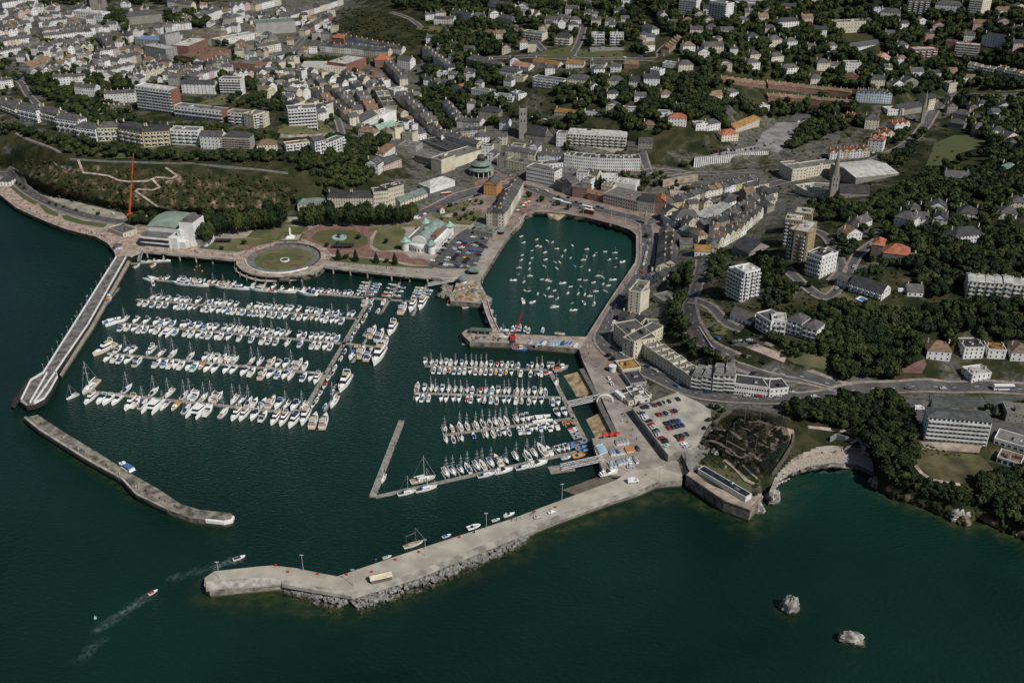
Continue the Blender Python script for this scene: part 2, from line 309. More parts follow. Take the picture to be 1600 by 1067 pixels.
used = np.unique(Fq); rm = np.full(ny*nx, -1); rm[used] = np.arange(len(used))
GM = ground_mat()
struct(link('ground', np_mesh('ground', V[used], rm[Fq], [GM], {'urban': UF.ravel()[used], 'cliff': ckm.ravel()[used]}, True)))
# ---------------------------------------------------------------- water
def water_mat():
    m = bpy.data.materials.new('sea_water'); m.use_nodes = True; n = m.node_tree.nodes; L = m.node_tree.links; b = n['Principled BSDF']
    b.inputs['Roughness'].default_value = .12; b.inputs['IOR'].default_value = 1.33; b.inputs['Specular IOR Level'].default_value = .5
    at = n.new('ShaderNodeAttribute'); at.attribute_name = 'shallow'; fo = n.new('ShaderNodeAttribute'); fo.attribute_name = 'foam'; tl = n.new('ShaderNodeAttribute'); tl.attribute_name = 'clear'
    g = n.new('ShaderNodeNewGeometry')
    def nz(sc, det=4):
        x = n.new('ShaderNodeTexNoise'); x.inputs['Scale'].default_value = sc; x.inputs['Detail'].default_value = det; L.new(g.outputs['Position'], x.inputs['Vector']); return x
    def ramp(src, cols):
        r = n.new('ShaderNodeValToRGB'); e = r.color_ramp.elements
        while len(e) < len(cols): e.new(.5)
        for k, (p, c_) in enumerate(cols): e[k].position = p; e[k].color = (*c_, 1)
        L.new(src, r.inputs[0]); return r
    def mix(f, a, b_):
        x = n.new('ShaderNodeMix'); x.data_type = 'RGBA'; L.new(f, x.inputs[0]); L.new(a, x.inputs[6]); L.new(b_, x.inputs[7]); return x
    def mul(a, b_, ad='MULTIPLY'):
        x = n.new('ShaderNodeMath'); x.operation = ad; x.use_clamp = True; L.new(a, x.inputs[0]); L.new(b_, x.inputs[1]); return x
    deep = ramp(nz(.007, 7).outputs['Fac'], [(.33,(.0020,.0112,.0078)),(.67,(.0042,.0232,.0154))])
    weed = ramp(nz(.16, 7).outputs['Fac'], [(.35,(.010,.020,.008)),(.5,(.024,.040,.016)),(.62,(.05,.055,.024)),(.72,(.02,.028,.010))])
    nf = ramp(nz(.12, 6).outputs['Fac'], [(.3,(0,0,0)),(.55,(1,1,1))])
    sh = mul(at.outputs['Fac'], nf.outputs[0]); sh2 = mul(at.outputs['Fac'], at.outputs['Fac']); shm = mul(sh.outputs[0], sh2.outputs[0], 'MAXIMUM')
    c1 = mix(shm.outputs[0], deep.outputs[0], weed.outputs[0])
    tc = n.new('ShaderNodeRGB'); tc.outputs[0].default_value = (.0075,.040,.0305,1)
    c15 = mix(tl.outputs['Fac'], c1.outputs[2], tc.outputs[0])
    fm = ramp(nz(.5, 6).outputs['Fac'], [(.36,(0,0,0)),(.70,(1,1,1))]); fz = mul(fo.outputs['Fac'], fm.outputs[0])
    wc = n.new('ShaderNodeRGB'); wc.outputs[0].default_value = (.30,.38,.36,1)
    c2 = mix(fz.outputs[0], c15.outputs[2], wc.outputs[0]); L.new(c2.outputs[2], b.inputs['Base Color'])
    mp = n.new('ShaderNodeMapping'); mp.inputs['Scale'].default_value = (1, 1.8, 1); mp.inputs['Rotation'].default_value = (0, 0, .5); L.new(g.outputs['Position'], mp.inputs[0])
    w = n.new('ShaderNodeTexNoise'); w.inputs['Scale'].default_value = .35; w.inputs['Detail'].default_value = 5; L.new(mp.outputs[0], w.inputs['Vector'])
    bp = n.new('ShaderNodeBump'); bp.inputs['Distance'].default_value = .8; bp.inputs['Strength'].default_value = 1; L.new(w.outputs['Fac'], bp.inputs['Height']); L.new(bp.outputs[0], b.inputs['Normal'])
    return m
wx = np.concatenate([[-6000,-2500,-1200,-800], np.arange(-640, 641, 4.0), [800,1200,2500,6000]]); wy = np.concatenate([[-3000,-800,0,120], np.arange(200, 1241, 4.0), [1500,2500]])
WX, WY = np.meshgrid(wx, wy)
def shal(pts, r, k=1.0, closed=False):
    w = [tuple(P(a, b, 0).xy) for a, b in pts]; return k*np.clip(1-dist_line(w, WX, WY, closed)/r, 0, 1)
S_ = np.zeros(WX.shape)
def wpoly(pts): return inside([tuple(P(a, b, 0).xy) for a, b in pts], WX, WY)
for a in [([(345,922),(450,930),(530,945)],18,.95),([(530,945),(560,948),(660,912),(815,855)],14,.75),([(815,850),(900,820),(960,800),(1040,775)],9,.85),([(1060,775),(1130,800),(1175,812)],9,.9),([(1170,815),(1205,790),(1240,752)],17,.85),
          ([(1365,760),(1400,781),(1450,796),(1512,824)],10,1.2),([(1530,815),(1600,845)],10,1.2),([(1233,950)],9,1.0),([(1331,998)],8,.6),([(330,922),(322,905)],6,1.0),([(40,655),(135,722),(212,776),(320,817),(355,820)],5,.9)]:
    S_ = np.maximum(S_, shal(*a) if len(a[0]) > 1 else shal([a[0][0], (a[0][0][0]+1, a[0][0][1])], *a[1:]))
Cl = np.maximum(shal([(1255,745),(1300,742),(1345,750)], 34, .6), np.maximum(shal([(890,600),(905,600)], 16, .9), shal([(905,672),(920,678)], 16, .9)))
Cl = np.maximum(Cl, shal([(1215,780),(1240,760)], 26, .6))
hb_ = [(180,405),(720,440),(760,475),(775,520),(905,545),(935,620),(925,690),(944,745),(800,815),(527,905),(420,885),(365,808),(205,738),(60,648),(100,580)]; ih_ = [(750,440),(800,362),(835,332),(985,360),(994,400),(975,440),(916,530),(775,520),(765,475)]
Cl = np.maximum(Cl, np.where(wpoly(hb_), .28*np.clip(dist_line([tuple(P(a, b, 0).xy) for a, b in hb_], WX, WY)/45, 0, 1), 0)); Cl = np.maximum(Cl, np.where(wpoly(ih_), .75, 0))
FO = np.maximum(shal([(367,875),(340,884)], 2.4, .75), shal([(340,884),(300,895),(270,902)], 2.4, .3))
FO = np.maximum(FO, np.maximum(shal([(235,930),(225,935),(205,948)], 1.9, .8), shal([(205,948),(185,962),(165,975),(150,984)], 2.6, .4))); FO = np.maximum(FO, shal([(158,998),(140,1015),(125,1030)], 2.5, .3))
FO = np.maximum(FO, shal([(1250,738),(1300,734),(1340,740)], 2.0, .5))
nyw, nxw = WX.shape; iw = np.arange(nyw*nxw).reshape(nyw, nxw)
Fw = np.stack([iw[:-1, :-1].ravel(), iw[:-1, 1:].ravel(), iw[1:, 1:].ravel(), iw[1:, :-1].ravel()], 1)
struct(link('water', np_mesh('water', np.stack([WX, WY, np.zeros(WX.shape)], -1).reshape(-1, 3), Fw, [water_mat()], {'shallow': S_, 'foam': FO, 'clear': Cl})))
xs_ = [P(p[0], p[1], 5).xy for p in PLAIN]
# ---------------------------------------------------------------- quays and gardens level
b = MB(); b.prism([tuple(p) for p in xs_], -4, 5, 0, 1); struct(b.build('quay', [mwall, mq]))
def slab(name, pts, z0, z1, ms, mt, kind='structure'):
    b = MB(); b.prism([tuple(P(p[0], p[1], z1).xy) for p in pts], z0, z1, 0, 1); o = b.build(name, [ms, mt])
    if kind: o['kind'] = kind
    return o
L5 = dict(z=5.0, step=14)
patch('promenade', [(-300,262),(0,304.5),(25,324.5),(50,336.5),(75,347.5),(100,357),(125,364),(150,370),(168,380),(177,391),(182,400),(200,399),(220,390),(250,392),(372,404.5),(372,397),(300,391),(215,385),(205,372),(180,362),(160,362),(150,357),(120,350),(100,343),(60,322),(15,293),(-300,245)], mprom, .02, **L5)
patch('terrace_paving', [(165,360),(215,384),(310,392),(330,380),(310,360),(250,345),(200,350)], mprom, .012, **L5)
patch('paved_road', [(640,345),(700,318),(820,285),(1000,330),(1038,345),(1026,370),(1020,400),(1012,430),(985,470),(945,528),(975,575),(1000,610),(1060,640),(960,600),(912,565),(905,547),(930,508),(975,437),(995,412),(997,367),(985,357),(885,332),(835,329),(818,335),(800,360),(790,373),(770,378),(740,350),(700,330),(660,352)], mat('strand_paving', (.22,.175,.15), .9, .15, .1), .010, **L5)
for i, (pts, m) in enumerate([([(310,388),(372,394),(395,388),(430,380),(425,376),(385,372),(330,376)], mlawn),([(385,371),(430,377),(470,366),(485,356),(440,352),(400,356)], mlawn),([(370,365),(400,352),(470,345),(482,352),(430,352),(395,360)], mlawn),
    ([(512,404),(530,399),(580,404),(625,412),(640,416),(680,416),(675,420),(600,416),(515,408)], mgreen),([(486,372),(495,362),(520,358),(555,360),(574,370),(575,380),(560,388),(530,386),(500,380)], mgreen),
    ([(584,372),(590,360),(625,355),(634,360),(632,375),(625,390),(595,392),(582,384)], mlawn),([(575,358),(600,353),(640,350),(650,346),(680,352),(660,356),(640,354),(600,358),(580,362)], mlawn),
    ([(675,335),(685,328),(700,322),(718,316),(735,314),(730,325),(705,333),(690,338),(700,341),(735,330),(752,327),(752,338),(735,352),(700,349),(680,344)], mlawn),
    ([(15,292),(25,289),(60,316),(55,321),(35,310)], mgreen),([(60,320),(66,320),(92,334),(90,339),(72,333)], mgreen),([(96,337),(104,336),(130,345),(168,350),(162,356),(120,349),(100,343)], mgreen),([(480,343),(580,352),(650,345),(650,336),(560,338),(480,334)], mgreen)]):
    patch('lawn', pts, m, .03, **L5)
patch('red_path', [(470,372),(478,360),(500,352),(590,352),(585,362),(578,372),(578,386),(585,393),(628,394),(640,402),(700,410),(690,418),(640,412),(600,404),(520,398),(510,392),(490,380)], mred, .02, **L5)
patch('red_path', [(370,383),(390,384),(410,391),(405,398),(395,393),(370,388)], mred, .042, **L5)
patch('car_park', [(668,415),(698,384),(715,366),(730,357),(745,362),(765,365),(764,374),(742,420),(690,420)], masph, .03, **L5)
patch('rubble_yard', [(705,464),(712,448),(735,438),(745,440),(757,465),(752,472),(715,470)], mat('yard_ground', (.34,.27,.2), .95, .25, .2), .03, **L5)
# ---- sunken ring garden
cr = P(443,404,5); rr = (P(516,404,5)-P(372,404,5)).length/2
def disc(name, r0, r1, z, m, a0=0, a1=2*math.pi, n=64, h=.0):
    b = MB()
    for i in range(n):
        a = a0+(a1-a0)*i/n; c_ = a0+(a1-a0)*(i+1)/n
        q = [(cr.x+r*math.cos(t), cr.y+r*math.sin(t)) for r, t in ((r0, a), (r1, a), (r1, c_), (r0, c_))]
        if h: b.prism(q, z, z+h)
        else: b.add([(x, y, z) for x, y in q], [(0, 1, 2, 3)])
    return b.build(name, m)
struct(disc('ring_promenade', rr*.80, rr, 5.05, mprom)); struct(disc('ring_path', rr*.6, rr*.80, 5.03, mat('grey_setts', (.15,.15,.15), .9, .15, .3)))
struct(disc('ring_lawn', .1, rr*.62, 5.07, mlawn))
tag(disc('curved_wall', rr*.79, rr*.805, 5.0, mat('dark_wall', (.10,.09,.08)), -.5, 2.0, 40, 1.6), 'dark low curved retaining wall round the inland side of the ring garden', 'wall')
tag(disc('curved_wall', rr*.79, rr*.805, 5.0, mwhite, 3.3, 5.6, 40, 1.0), 'pale low curved wall on the seaward side of the ring garden', 'wall')
tag(disc('balustrade', rr*.985, rr*1.0, 5.0, mcon, 3.15, 5.95, 50, 1.1), 'pale curved balustrade along the seaward rim of the ring promenade', 'balustrade')
b = MB()
for i in range(48):
    a = 3.15+2.8*i/48; c_ = 3.15+2.8*(i+1)/48
    q = [(cr.x+r*math.cos(t), cr.y+r*math.sin(t)) for r, t in ((rr*.98, a), (rr*1.05, a), (rr*1.05, c_), (rr*.98, c_))]; b.prism(q, 1.6, 2.3, 0, 0, True)
    if i % 4 == 0: x, y = q[1]; b.tube((x, y, -2), (x, y, 2), .5, 6); b.tube((cr.x+rr*1.03*math.cos(a), cr.y+rr*1.03*math.sin(a), 2.2), (cr.x+rr*1.03*math.cos(a), cr.y+rr*1.03*math.sin(a), 4.4), .3, 6)
tag(b.build('boardwalk', mcon), 'lower curved concrete walkway on posts round the ring promenade', 'walkway')
# ---- long promenade deck lip on piles
def deck_lip(name, pts, label, w=3.2, pile=4):
    r = thing(name, label, 'deck', P(*pts[0], 5)); b = MB(); q = [P(*p, 5)-P(*pts[0], 5) for p in pts]
    pm = MB(); pm.tube((0,0,-9), (0,0,-.9), .65, 8); pme = pm.mesh('pile', mcon)
    for i in range(len(q)-1):
        d = (q[i+1]-q[i]).normalized(); nn = Vector((d.y, -d.x, 0)); a, c_ = q[i], q[i+1]
        b.prism([tuple((a+nn*w).xy), tuple((c_+nn*w).xy), tuple((c_-nn*.5).xy), tuple((a-nn*.5).xy)], -.9, .06, 0, 0, True)
        b.prism([tuple((a+nn*w).xy), tuple((c_+nn*w).xy), tuple((c_+nn*(w-.35)).xy), tuple((a+nn*(w-.35)).xy)], .06, .95)
        for k in range(int((c_-a).length/15)):
            p = a+d*(7+15*k)+nn*(w-.7); link('pile', pme, r, p)
    b.build('deck', mcon, r); return r
deck_lip('promenade_deck', [(200,400),(220,391),(370,405)], 'pale promenade edge on piles below the white theatre')
deck_lip('promenade_deck', [(510,415.5),(600,426),(717,436)], 'pale promenade edge on piles in front of the pavilion gardens')
# ---- piers
def walls(name, label, pts, z, h, w=.6, m=None, cat='wall'):
    b = MB(); q = [P(*p, z) for p in pts]
    for i in range(len(q)-1):
        d = (q[i+1]-q[i]).normalized(); nn = Vector((d.y, -d.x, 0))*w/2
        b.prism([tuple((q[i]+nn).xy), tuple((q[i+1]+nn).xy), tuple((q[i+1]-nn).xy), tuple((q[i]-nn).xy)], z-.5, z+h)
    return tag(b.build(name, m or mcon), label, cat)
mpier = mat('pier_timber', (.155,.145,.135), .9, .25, .25)
pier = thing('pier', 'long grey pier with pale railings running out past the marina to a wider timber head', 'pier', P(181,402,5))
def part_slab(name, par, pts, z0, z1, ms, mt):
    b = MB(); o = par.location; b.prism([tuple((P(p[0], p[1], z1)-o).xy) for p in pts], z0-o.z, z1-o.z, 0, 1); return b.build(name, [ms, mt], par)
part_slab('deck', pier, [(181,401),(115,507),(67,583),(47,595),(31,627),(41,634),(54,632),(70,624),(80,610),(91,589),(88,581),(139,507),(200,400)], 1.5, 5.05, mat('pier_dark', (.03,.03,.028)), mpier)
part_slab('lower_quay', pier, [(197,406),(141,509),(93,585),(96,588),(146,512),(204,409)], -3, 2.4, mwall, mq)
def rail(par, pts, z, name='railing', m=None, h=1.3):
    b = MB(); o = par.location; q = [P(*p, z)-o for p in pts]
    for i in range(len(q)-1):
        n = max(1, int((q[i+1]-q[i]).length/5))
        for k in range(n+1):
            p = q[i].lerp(q[i+1], k/n); b.tube(p, p+Vector((0,0,h)), .1, 4)
        for hh in (h, h*.55): b.tube(q[i]+Vector((0,0,hh)), q[i+1]+Vector((0,0,hh)), .16, 4)
        d = (q[i+1]-q[i]).normalized(); nn = Vector((d.y, -d.x, 0))*.28
        b.prism([tuple((q[i]+nn).xy), tuple((q[i+1]+nn).xy), tuple((q[i+1]-nn).xy), tuple((q[i]-nn).xy)], q[i].z, q[i].z+.35)
    return b.build(name, m or mwhite, par)
rail(pier, [(182,402),(116,507),(68,583),(48,595),(33,626),(42,633)], 5.05); rail(pier, [(197,402),(138,507),(87,581),(90,589),(79,609),(69,623),(54,631)], 5.05)
rail(pier, [(74,583),(47,630)], 5.05); rail(pier, [(86,583),(53,630)], 5.05)
b = MB(); o = pier.location
for k in range(12):
    p = P(47-k*2.4, 596+k*3.2, 0)-o; b.tube(p+Vector((0,0,-3)), p+Vector((0,0,3.2)), .5, 6)
q = [P(x, y, 3)-o for x, y in ((45,592),(17,634),(22,638),(48,600))]; b.prism([tuple(v.xy) for v in q], -2.6, -1.6); b.build('timber_fender', mat('dark_timber', (.035,.03,.026)), pier)
gr = [(37,652),(60,671),(135,718),(190,748),(212,772),(262,796),(295,808),(322,812),(350,815),(362,812),(365,806),(360,801),(312,796),(282,787),(250,765),(202,738),(150,705),(100,675),(59,648)]
br = thing('breakwater', 'narrow weathered stone breakwater bending away from the pier head', 'breakwater', P(59,650,4.2)); part_slab('wall', br, gr, -4, 4.2, mwall, mat('weathered_deck', (.21,.19,.155), .9, .3, .2))
part_slab('parapet', br, [(37,652),(60,671),(135,718),(190,748),(212,772),(262,796),(263,794),(213,769),(191,745),(136,715),(61,668),(40,650)], 4, 5.4, mwall, mcon)
part_slab('white_end', br, [(321,812.6),(350,815.6),(363,812.6),(366,806),(364,805),(361,810.5),(350,813),(322,810)], 2.7, 4.5, mwhite, mwhite)
# southern breakwater pier (wide concrete)
HB = [(962,750),(920,765),(877,781),(800,810),(710,839),(615,870),(527,900),(500,895),(462,887),(425,883),(400,885),(335,892),(320,902),(319,915),(327,922),(400,915),(445,911),(490,920),(525,926),(550,930),(650,899),(800,838),(875,808),(950,781),(1000,765),(1026,753),(1066,750),(1066,742),(1030,730),(985,735)]
hp = thing('harbour_pier', 'broad pale concrete breakwater pier angled across the harbour mouth', 'pier', P(700,850,5)); part_slab('deck', hp, HB, -4, 5.03, mat('pier_side', (.27,.245,.2), .9, .25, .3, tide=True), mat('pier_concrete', (.385,.35,.29), .88, .1, .12))
part_slab('wall', hp, [(525,921),(550,925),(650,893),(800,832),(875,803),(950,777),(1000,762),(1000,766),(950,782),(875,809),(800,839),(650,900),(550,931),(525,927)], 4, 6.0, mcon, mcon)
part_slab('wall', hp, [(440,905),(490,914),(525,921),(525,927),(490,921),(440,912)], 4, 6.0, mcon, mcon)
for k in range(4): part_slab('step', hp, [(322,908+k*3.2),(400,902+k*3.2),(440,903.5+k*2.2),(440,905.7+k*2.2),(400,905.2+k*3.2),(322,911.2+k*3.2)], 4.2, 5.75-k*.12, mcon, mat('pale_step', (.42,.40,.35), .85, .2, .3))
mrock = mat('breakwater_rock', (.30,.29,.27), .9, .35, .6, col2=(.13,.125,.12), tide=True)
def rock_field(name, line, rows, size, kind='stuff', m=None, slope=None):
    b = MB(); rnd = random.Random(5)
    for i in range(len(line)-1):
        a, c_ = P(*line[i][:2], 0), P(*line[i+1][:2], 0); wa, wb = line[i][2], line[i+1][2]; d = (c_-a).normalized(); nn = Vector((d.y, -d.x, 0)); Lh = (c_-a).length
        for k in range(int(Lh/size*1.25)):
            t = k/(Lh/size*1.25); w = wa+(wb-wa)*t
            for j in range(rows):
                f = (j+rnd.random())/rows; p = a+d*(t*Lh+rnd.uniform(-.6, .6)*size)+nn*(w*f); z = (3.9*(1-f)-.4+rnd.uniform(-.5, .5)) if slope is None else abs(w*f)*slope-.2; s = size*rnd.uniform(.42, .8)
                vs = [Vector((rnd.uniform(.6, 1.1)*sx, rnd.uniform(.6, 1.1)*sy, rnd.uniform(.5, 1)*sz))*s for sx in (-1, 1) for sy in (-1, 1) for sz in (-1, 1)]
                Mr = Matrix.Rotation(rnd.uniform(0, 6.3), 3, 'Z')@Matrix.Rotation(rnd.uniform(-.6, .6), 3, 'X')
                b.add([Mr@v+p+Vector((0,0,z)) for v in vs], [(0,1,3,2),(4,6,7,5),(0,4,5,1),(2,3,7,6),(0,2,6,4),(1,5,7,3)])
    o = b.build(name, m or mrock); o['kind'] = kind; return o
rock_field('rubble', [(440,914,5),(490,922,8),(525,929,11),(550,934,12),(650,903,11),(800,843,9),(830,831,3)], 6, 1.65)
# cross pier, fishing quay bridge, fish quay
fp = thing('cross_pier', 'working quay between the two basins with a red crane and laid-up dinghies', 'pier', P(800,528,5)); part_slab('deck', fp, [(722,520),(727,515.5),(737,514),(777,517),(800,521),(860,525),(916,526),(905,545),(860,541),(800,536),(734,534),(727,527)], -3, 5.02, mwall, mq)
part_slab('paving', fp, [(722,521),(727,516),(737,514.5),(777,517.5),(800,521.5),(914,527),(912,531),(800,526),(762,524),(742,523),(735,531),(726,527)], 5, 5.08, mprom, mprom)
fb = thing('footbridge', 'curved pink-decked footbridge with white sides spanning the inner harbour entrance', 'bridge', P(760,490,5.5)); part_slab('deck', fb, [(754,472),(756,480),(760,492),(770,517),(780,518),(768,492),(764,478),(762,470)], 4.4, 5.3, mwhite, mprom)
rail(fb, [(754,472),(756,480),(760,492),(770,517)], 5.3, h=1.1); rail(fb, [(762,470),(764,478),(768,492),(780,518)], 5.3, h=1.1)
for x, y in ((757,490),(768,489),(761,503),(772,502)):
    p = P(x, y, 0)-fb.location; MB().cyl(0, 0, -9, -3.2, 1.6, n=10).build('pile', mcon, fb, loc=(p.x, p.y, 0))
# slipways
for i, pts in enumerate([[(912,578),(931,612),(890,622),(870,590)],[(946,641),(964,677),(925,700),(905,660)]]):
    q = [P(pts[0][0], pts[0][1], 4.6), P(pts[1][0], pts[1][1], 4.6), P(pts[2][0], pts[2][1], -1.6), P(pts[3][0], pts[3][1], -1.6)]
    b = MB(); b.add(q, [(0, 3, 2, 1)]); b.add([Vector((v.x, v.y, -5)) for v in q]+q, [(0,1,5,4),(2,3,7,6),(3,0,4,7),(1,2,6,5)])
    tag(b.build('slipway', mat('slip_sand', (.40,.29,.17), .9, .25, .25)), ['sandy slipway sloping into green water, the one by the cross pier', 'sandy slipway sloping into green water, the one by the red parasols'][i], 'slipway')
q = [P(944,741,5.01), P(962,750,5.01), P(884,781,-1.4), P(860,772,-1.4)]; b = MB(); b.add(q, [(0,3,2,1)]); tag(b.build('slipway', mat('wet_slip', (.13,.11,.085))), 'dark wet ramp beside the root of the concrete pier', 'slipway')
q = [P(854,333.5,4.6), P(884,336,4.6), P(872,346,-.8), P(858,343,-.8)]; b = MB(); b.add(q, [(0,3,2,1)]); tag(b.build('slipway', msand), 'small pale slipway at the head of the inner harbour', 'slipway')
# ---- roads
ROADS = [([(-40,268),(0,272),(15,277),(45,300),(75,317),(112,331),(150,341),(200,348),(300,352)],9), ([(400,345),(450,344)],8), ([(640,343),(660,334),(690,320),(720,308),(770,295),(815,289)],11),
 ([(780,290),(820,292),(887,317),(950,332),(990,341),(1009,350)],11), ([(1009,350),(1011,370),(1010,410),(995,437),(962,485),(947,512),(940,530),(950,547),(975,564),(1025,588),(1075,611),(1125,620),(1200,624),(1275,621),(1330,611),(1375,607),(1450,604),(1600,609),(1720,615)],9),
 ([(1097,405),(1095,420),(1087,452),(1077,475),(1080,495),(1087,512),(1107,540),(1150,562),(1200,578),(1250,588),(1300,602),(1330,610)],7), ([(1009,350),(1040,337),(1107,322),(1157,302),(1200,291),(1225,284),(1270,276),(1330,264),(1390,240),(1425,220),(1445,197),(1462,170),(1482,155),(1512,147),(1600,149),(1720,155)],9),
 ([(20,212),(75,235),(107,252),(175,256),(250,258),(330,262),(400,268),(440,272)],5), ([(912,42),(905,66),(892,92)],6), ([(760,92),(892,92),(970,92),(1027,92),(1032,80),(1050,65),(1062,62)],6), ([(520,170),(530,195),(538,216),(560,222)],5), ([(785,250),(840,262),(900,268),(1000,271),(1017,267),(1060,270),(1100,272),(1180,268)],7),
 ([(1012,266),(1005,245),(1003,238)],6), ([(530,5),(510,28),(480,55),(440,92),(400,108)],6), ([(606,140),(625,165),(645,190),(668,215),(700,240),(740,256),(775,272)],6), ([(1228,420),(1255,445),(1290,465),(1318,440),(1340,400),(1372,375)],5), ([(0,125),(30,128),(45,150),(70,175)],5), ([(150,185),(170,160),(180,145)],4), ([(1040,280),(1085,272)],6),
 ([(1300,440),(1315,420),(1305,395),(1290,370),(1262,358)],5), ([(1080,470),(1110,480),(1135,505),(1160,515)],4), ([(610,20),(640,30),(660,45)],4), ([(1200,578),(1215,560),(1190,540)],4), ([(1290,27),(1330,18),(1380,8)],5), ([(800,40),(830,60),(850,80)],5)]
mpave = mat('pavement', (.24,.20,.175), .9, .15, .3); mmark = mat('road_marking', (.7,.7,.66), .8, .1, .5)
dash = MB()
ZIG = []
for i, (pts, w) in enumerate(ROADS):
    o, s = ribbon('road', pts, w, masph, .33+.005*i)
    for sd in (-1, 1): ribbon('pavement', pts, 1.9, mpave, .45+.005*i, lat=sd*(w/2+.95))
    if w >= 7:
        for k in range(0, len(s)-1, 3):
            a, c_ = s[k], s[k+1]; d = (c_-a).normalized(); nn = Vector((-d.y, d.x))*.12; v = [a-nn, a+d*2.6-nn, a+d*2.6+nn, a+nn]
            dash.add([(p.x, p.y, zw(p.x, p.y)+.47) for p in v], [(0,1,2,3)])
struct(dash.build('road_marking', mmark))
def cliff_path(pts, w):                                            # stepped footpath cut across the cliff, standing a little proud of it
    s = []; b = MB()
    for i in range(len(pts)-1):
        k = max(2, int(math.hypot(pts[i+1][0]-pts[i][0], pts[i+1][1]-pts[i][1])/2.0)); s += [(pts[i][0]+(pts[i+1][0]-pts[i][0])*t/k, pts[i][1]+(pts[i+1][1]-pts[i][1])*t/k) for t in range(k)]
    s.append(pts[-1]); n = len(s); wp = w*.5*1.55
    for i, p in enumerate(s):
        q0, q1 = s[max(i-1, 0)], s[min(i+1, n-1)]; dx, dy = q1[0]-q0[0], q1[1]-q0[1]; l = math.hypot(dx, dy) or 1; nx_, ny_ = -dy/l*wp, dx/l*wp*.62
        c0 = G(*p); out = Vector((-c0.x, -c0.y, H-c0.z)).normalized()*1.1
        for f in (-1, 1): b.v.append(tuple(G(p[0]+nx_*f, p[1]+ny_*f)+out))
        for f in (-1, 1): b.v.append(tuple(G(p[0]+nx_*f*1.2, p[1]+ny_*f*1.2)-out*2))
    for i in range(n-1):
        j = i*4
        for q in ((j, j+1, j+5, j+4), (j+2, j, j+4, j+6), (j+1, j+3, j+7, j+5)): b.f.append(q); b.m.append(0)
    struct(b.build('path', mat('pale_path', (.40,.32,.27), .9, .2, .3)))
for pts, w, m in [([(122,250),(130,270),(150,272),(170,275),(185,282),(200,284),(230,283),(238,280),(250,293),(238,297),(215,296),(212,299),(228,310),(245,322),(270,328),(288,334)],2.6,'zig'),([(238,280),(245,277),(268,279),(277,275),(262,264),(258,262)],2.6,'zig'),([(1300,716),(1330,695),(1352,685),(1365,700)],2,'zig'),([(1262,668),(1300,672),(1330,678),(1352,698)],2,'zig'),([(1420,700),(1425,720),(1440,740),(1455,750),(1500,758)],2.2,'zig')]:
    if m == 'zig' and pts[0][0] < 600: cliff_path(pts, w)
    else: ribbon('path', pts, w, mat('pale_path', (.40,.32,.27), .9, .2, .3), .5)
